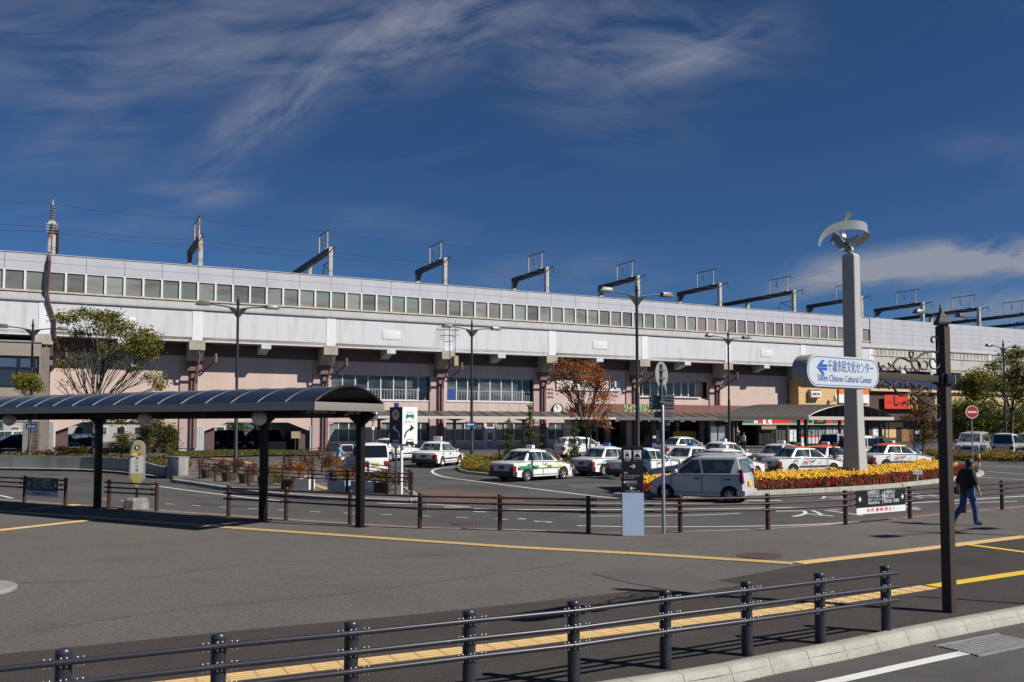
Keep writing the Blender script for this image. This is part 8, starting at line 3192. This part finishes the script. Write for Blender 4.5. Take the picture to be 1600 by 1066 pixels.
def person(label, loc, rot, h, pose, mats_, hair=M_hair, hair_len=0.0, fingers=True):
    """pose: joints by name, x forward, y left, z up, for a 1.70 m figure; mats_: top, lower, sleeve"""
    J = dict(pelvis=(0, 0, 0.93), waist=(0, 0, 1.06), chest=(0.01, 0, 1.28), neck=(0.0, 0, 1.44), throat=(0.012, 0, 1.49), skull=(0.025, 0, 1.57),
             hipR=(0, -0.095, 0.88), kneeR=(0.03, -0.10, 0.48), ankR=(0, -0.10, 0.09), toeR=(0.14, -0.115, 0.035), heelR=(-0.05, -0.1, 0.04),
             hipL=(0, 0.095, 0.88), kneeL=(0.03, 0.10, 0.48), ankL=(0, 0.10, 0.09), toeL=(0.14, 0.115, 0.035), heelL=(-0.05, 0.1, 0.04),
             shR=(0, -0.17, 1.38), elR=(-0.02, -0.225, 1.12), wrR=(0.05, -0.23, 0.88), haR=(0.07, -0.225, 0.80),
             shL=(0, 0.17, 1.38), elL=(-0.02, 0.225, 1.12), wrL=(0.05, 0.23, 0.88), haL=(0.07, 0.225, 0.80))
    J.update(pose.get('J', {}))
    R = dict(pelvis=(0.125, 0.155), waist=(0.115, 0.14), chest=(0.125, 0.165), neck=(0.062, 0.07), throat=(0.052, 0.052), skull=(0.06, 0.055),
             hipR=(0.095, 0.09), kneeR=(0.066, 0.066), ankR=(0.052, 0.05), toeR=(0.035, 0.04), heelR=(0.04, 0.035),
             shR=(0.072, 0.065), elR=(0.045, 0.045), wrR=(0.028, 0.028), haR=(0.034, 0.016))
    for k in list(R):
        if k.endswith('R'):
            R[k[:-1] + 'L'] = R[k]
    for k, v in pose.get('R', {}).items():
        R[k] = v
    E = [('pelvis', 'waist', 0), ('waist', 'chest', 0), ('chest', 'neck', 0), ('neck', 'throat', 2), ('throat', 'skull', 2)]
    for s in 'RL':
        E += [('pelvis', 'hip' + s, 1), ('hip' + s, 'knee' + s, 1), ('knee' + s, 'ank' + s, 1), ('ank' + s, 'toe' + s, 4), ('ank' + s, 'heel' + s, 4),
              ('chest', 'sh' + s, 0), ('sh' + s, 'el' + s, 0), ('el' + s, 'wr' + s, 3), ('wr' + s, 'ha' + s, 2)]
    names = list(J)
    me = bpy.data.meshes.new('body')
    me.from_pydata([J[n] for n in names], [(names.index(a), names.index(b)) for a, b, _ in E], [])
    o = bpy.data.objects.new('body', me)
    COL.objects.link(o)
    bm = bmesh.new(); bm.from_mesh(me)
    lay = bm.verts.layers.skin.verify()
    bm.verts.ensure_lookup_table()
    for i, n in enumerate(names):
        bm.verts[i][lay].radius = R[n]
        bm.verts[i][lay].use_root = (n == 'pelvis')
    bm.to_mesh(me); bm.free()
    o.modifiers.new('s', 'SKIN').use_smooth_shade = True
    o.modifiers.new('u', 'SUBSURF').levels = 2
    dg = bpy.context.evaluated_depsgraph_get()
    body = bpy.data.meshes.new_from_object(o.evaluated_get(dg))
    bpy.data.objects.remove(o)
    body.materials.clear()
    top, low_, sleeve = mats_
    for m in (top, low_, M_skin, sleeve, M_shoe):
        body.materials.append(m)
    segs = [(Vector(J[a]), Vector(J[b]), m, (max(R[a]) + max(R[b])) / 2) for a, b, m in E]
    for p in body.polygons:
        c = p.center
        best = None
        for a, b, m, rr in segs:
            d = b - a
            t = max(0, min(1, (c - a).dot(d) / max(d.length_squared, 1e-9)))
            e = (c - (a + d * t)).length / rr
            if best is None or e < best[0]:
                best = (e, m)
        p.material_index = best[1]
    # head with face, ears; hands with fingers, welded into the same mesh
    hd = MB()
    sk = Vector(J['skull'])
    hc = sk + Vector((0.012, 0, 0.02))
    hd.cur = 2
    hd.ball(tuple(hc), 0.098, 18, 12, (0.98, 0.80, 1.18))
    hd.ball((hc.x + 0.075, 0 + hc.y, hc.z - 0.065), 0.034, 8, 6, (1, 1.2, 0.9))       # chin
    hd.ball((hc.x + 0.098, hc.y, hc.z - 0.012), 0.016, 8, 6, (1.0, 0.8, 1.6))        # nose
    for s in (-1, 1):
        hd.ball((hc.x - 0.002, hc.y + s * 0.080, hc.z - 0.01), 0.024, 8, 6, (0.8, 0.35, 1.3))
    hd.cur = 5
    for s in (-1, 1):
        hd.ball((hc.x + 0.088, hc.y + s * 0.032, hc.z + 0.014), 0.010, 6, 4)
    hd.cur = 6
    hd.ball((hc.x + 0.093, hc.y, hc.z - 0.050), 0.016, 6, 4, (0.5, 1.3, 0.35))
    hd.cur = 2
    if fingers:
        for s in 'RL':
            w_, h_ = Vector(J['wr' + s]), Vector(J['ha' + s])
            d = (h_ - w_).normalized()
            side = Vector((1, 0, 0)) - d * d.x
            side.normalize()
            for k in range(4):
                b_ = h_ + side * (0.026 - k * 0.017)
                l_ = (0.062, 0.072, 0.066, 0.05)[k]
                ins_ = Vector((0, -1 if s == 'L' else 1, 0))
                hd.tube([b_ - d * 0.02, b_ + d * l_ * .5, b_ + d * l_ * .85 + ins_ * 0.018], [0.0095, 0.009, 0.007], 6)
            tb = w_ + d * 0.03 + side * 0.022
            hd.tube([tb, tb + d * 0.03 + side * 0.022, tb + d * 0.06 + side * 0.022], [0.011, 0.010, 0.008], 6)
    body.materials.append(mat('eye_dark', (0.01, 0.01, 0.01), 0.2))
    body.materials.append(mat('lip', (0.30, 0.09, 0.08), 0.5))
    bm = bmesh.new(); bm.from_mesh(body)
    hm = hd.mesh('tmp', [M_skin] * 7)
    bm.from_mesh(hm)
    bm.to_mesh(body); bm.free()
    bpy.data.meshes.remove(hm)
    body.polygons.foreach_set('use_smooth', [True] * len(body.polygons))
    root = thing('person', label, 'person', loc, rot)
    k = h / 1.70
    root.scale = (k, k, k)
    link('body', body, root)
    hb = MB()
    n, m = 20, 12
    # hair cap: an open shell over the back and top of the skull
    for i in range(m + 1):
        for q in range(n):
            a = 2 * pi * q / n
            front = max(0.0, cos(a))
            lim = 0.62 * pi - front * 0.30 * pi + hair_len * (1 - front)
            th = lim * i / m
            rr = 0.108 + 0.006 * sin(q * 2.3 + i)
            x = hc.x - 0.004 + rr * 0.99 * sin(min(th, pi / 2)) * cos(a) * (1 if th < pi / 2 else 0.98 - 0.15 * (th - pi / 2))
            y = hc.y + rr * 0.86 * sin(min(th, pi / 2)) * sin(a) * (1 if th < pi / 2 else 0.98 - 0.1 * (th - pi / 2))
            z = hc.z + 0.005 + rr * 1.17 * cos(th)
            hb.v.append((x, y, z))
    for i in range(m):
        for q in range(n):
            q2 = (q + 1) % n
            hb.f.append((i * n + q, (i + 1) * n + q, (i + 1) * n + q2, i * n + q2))
            hb.m.append(0)
    hb.build('hair', hair, root, smooth=70)
    return root


# the walker at the right
wx_, wy_ = 1521, 820.5
g = G(1513, 821, 0.12)
walk = {'J': dict(pelvis=(0.0, 0, 0.90), waist=(0.01, 0, 1.04), chest=(0.015, 0, 1.27), neck=(0.03, 0, 1.43), throat=(0.05, 0, 1.475), skull=(0.075, 0, 1.55),
                  hipR=(0.02, -0.095, 0.85), kneeR=(0.13, -0.10, 0.47), ankR=(0.16, -0.10, 0.09), toeR=(0.31, -0.11, 0.035), heelR=(0.10, -0.1, 0.04),
                  hipL=(-0.02, 0.095, 0.85), kneeL=(-0.08, 0.10, 0.46), ankL=(-0.36, 0.10, 0.17), toeL=(-0.30, 0.11, 0.04), heelL=(-0.44, 0.1, 0.19),
                  shR=(0.02, -0.18, 1.37), elR=(0.05, -0.245, 1.10), wrR=(0.15, -0.25, 0.86), haR=(0.18, -0.245, 0.79),
                  shL=(0.01, 0.18, 1.37), elL=(-0.10, 0.23, 1.13), wrL=(-0.12, 0.24, 0.89), haL=(-0.11, 0.235, 0.81)),
        'R': dict(waist=(0.165, 0.185), chest=(0.165, 0.20), pelvis=(0.145, 0.17), hipR=(0.11, 0.10), hipL=(0.11, 0.10), kneeR=(0.082, 0.08), kneeL=(0.082, 0.08), ankR=(0.068, 0.062), ankL=(0.068, 0.062), shR=(0.10, 0.09), shL=(0.10, 0.09), elR=(0.068, 0.066), elL=(0.068, 0.066))}
person('person with short black hair in a black shirt and blue jeans walking to the right', g, 0.12, 1.72, walk, (C_black, C_jean, M_skin), M_hair, 0.25)
bag = thing('shoulder_bag', 'small dark shoulder bag at the hip of the walking person', 'bag', (g.x - 0.12, g.y + 0.25, 0.12 + 0.86), 0.12)
MB().box(-0.14, 0, -0.08, 0.10, 0.07, 0.10).build('pouch', mat('bag_maroon', (0.03, 0.008, 0.01), 0.6), bag, bevel=0.02)
MB().tube([(-0.1, 0.03, 0.1), (-0.06, 0.0, 0.32), (0.08, -0.04, 0.32), (0.08, 0.03, 0.1)], 0.008, 5).build('strap', M_black, bag)
# the one at the van door
stand_p = {'J': dict(elR=(0.12, -0.22, 1.16), wrR=(0.28, -0.16, 1.2), haR=(0.34, -0.14, 1.22), elL=(0.10, 0.22, 1.14), wrL=(0.28, 0.16, 1.16), haL=(0.34, 0.14, 1.18))}
Yv = 47.5
X = (530 - 800) / F * Yv
person('person with brown hair in a pale blue top bending into the open van door', (X, Yv, 0.13), 0.9, 1.62, stand_p, (C_light, C_blue, C_beige), M_hairb, 0.3, False)
for (px, Y, rot, h, ms, hair, lab) in [(1131, 59, 2.6, 1.70, (C_light, C_navy, C_light), M_hair, 'man in a pale blue shirt standing among the back row taxis'),
                                       (1301, 49.5, 1.4, 1.74, (C_navy, C_navy, C_navy), M_hair, 'man in a dark suit seen from behind beside the orange roofed taxi'),
                                       (1161, 77, 0.6, 1.62, (C_white, C_navy, M_skin), M_hairb, 'woman in a white top walking out by the store entrance'),
                                       (1153, 78, 3.3, 1.68, (C_navy, C_navy, C_navy), M_hair, 'person in dark clothes beside the woman in the white top'),
                                       (584, 53, 2.9, 1.66, (C_black, C_navy, C_black), M_hair, 'person with dark hair behind the white taxi by the van')]:
    X = (px - 800) / F * Y
    person(lab, (X, Y, zg(X, Y) + 0.01), rot, h, {}, ms, hair, 0.1, False)
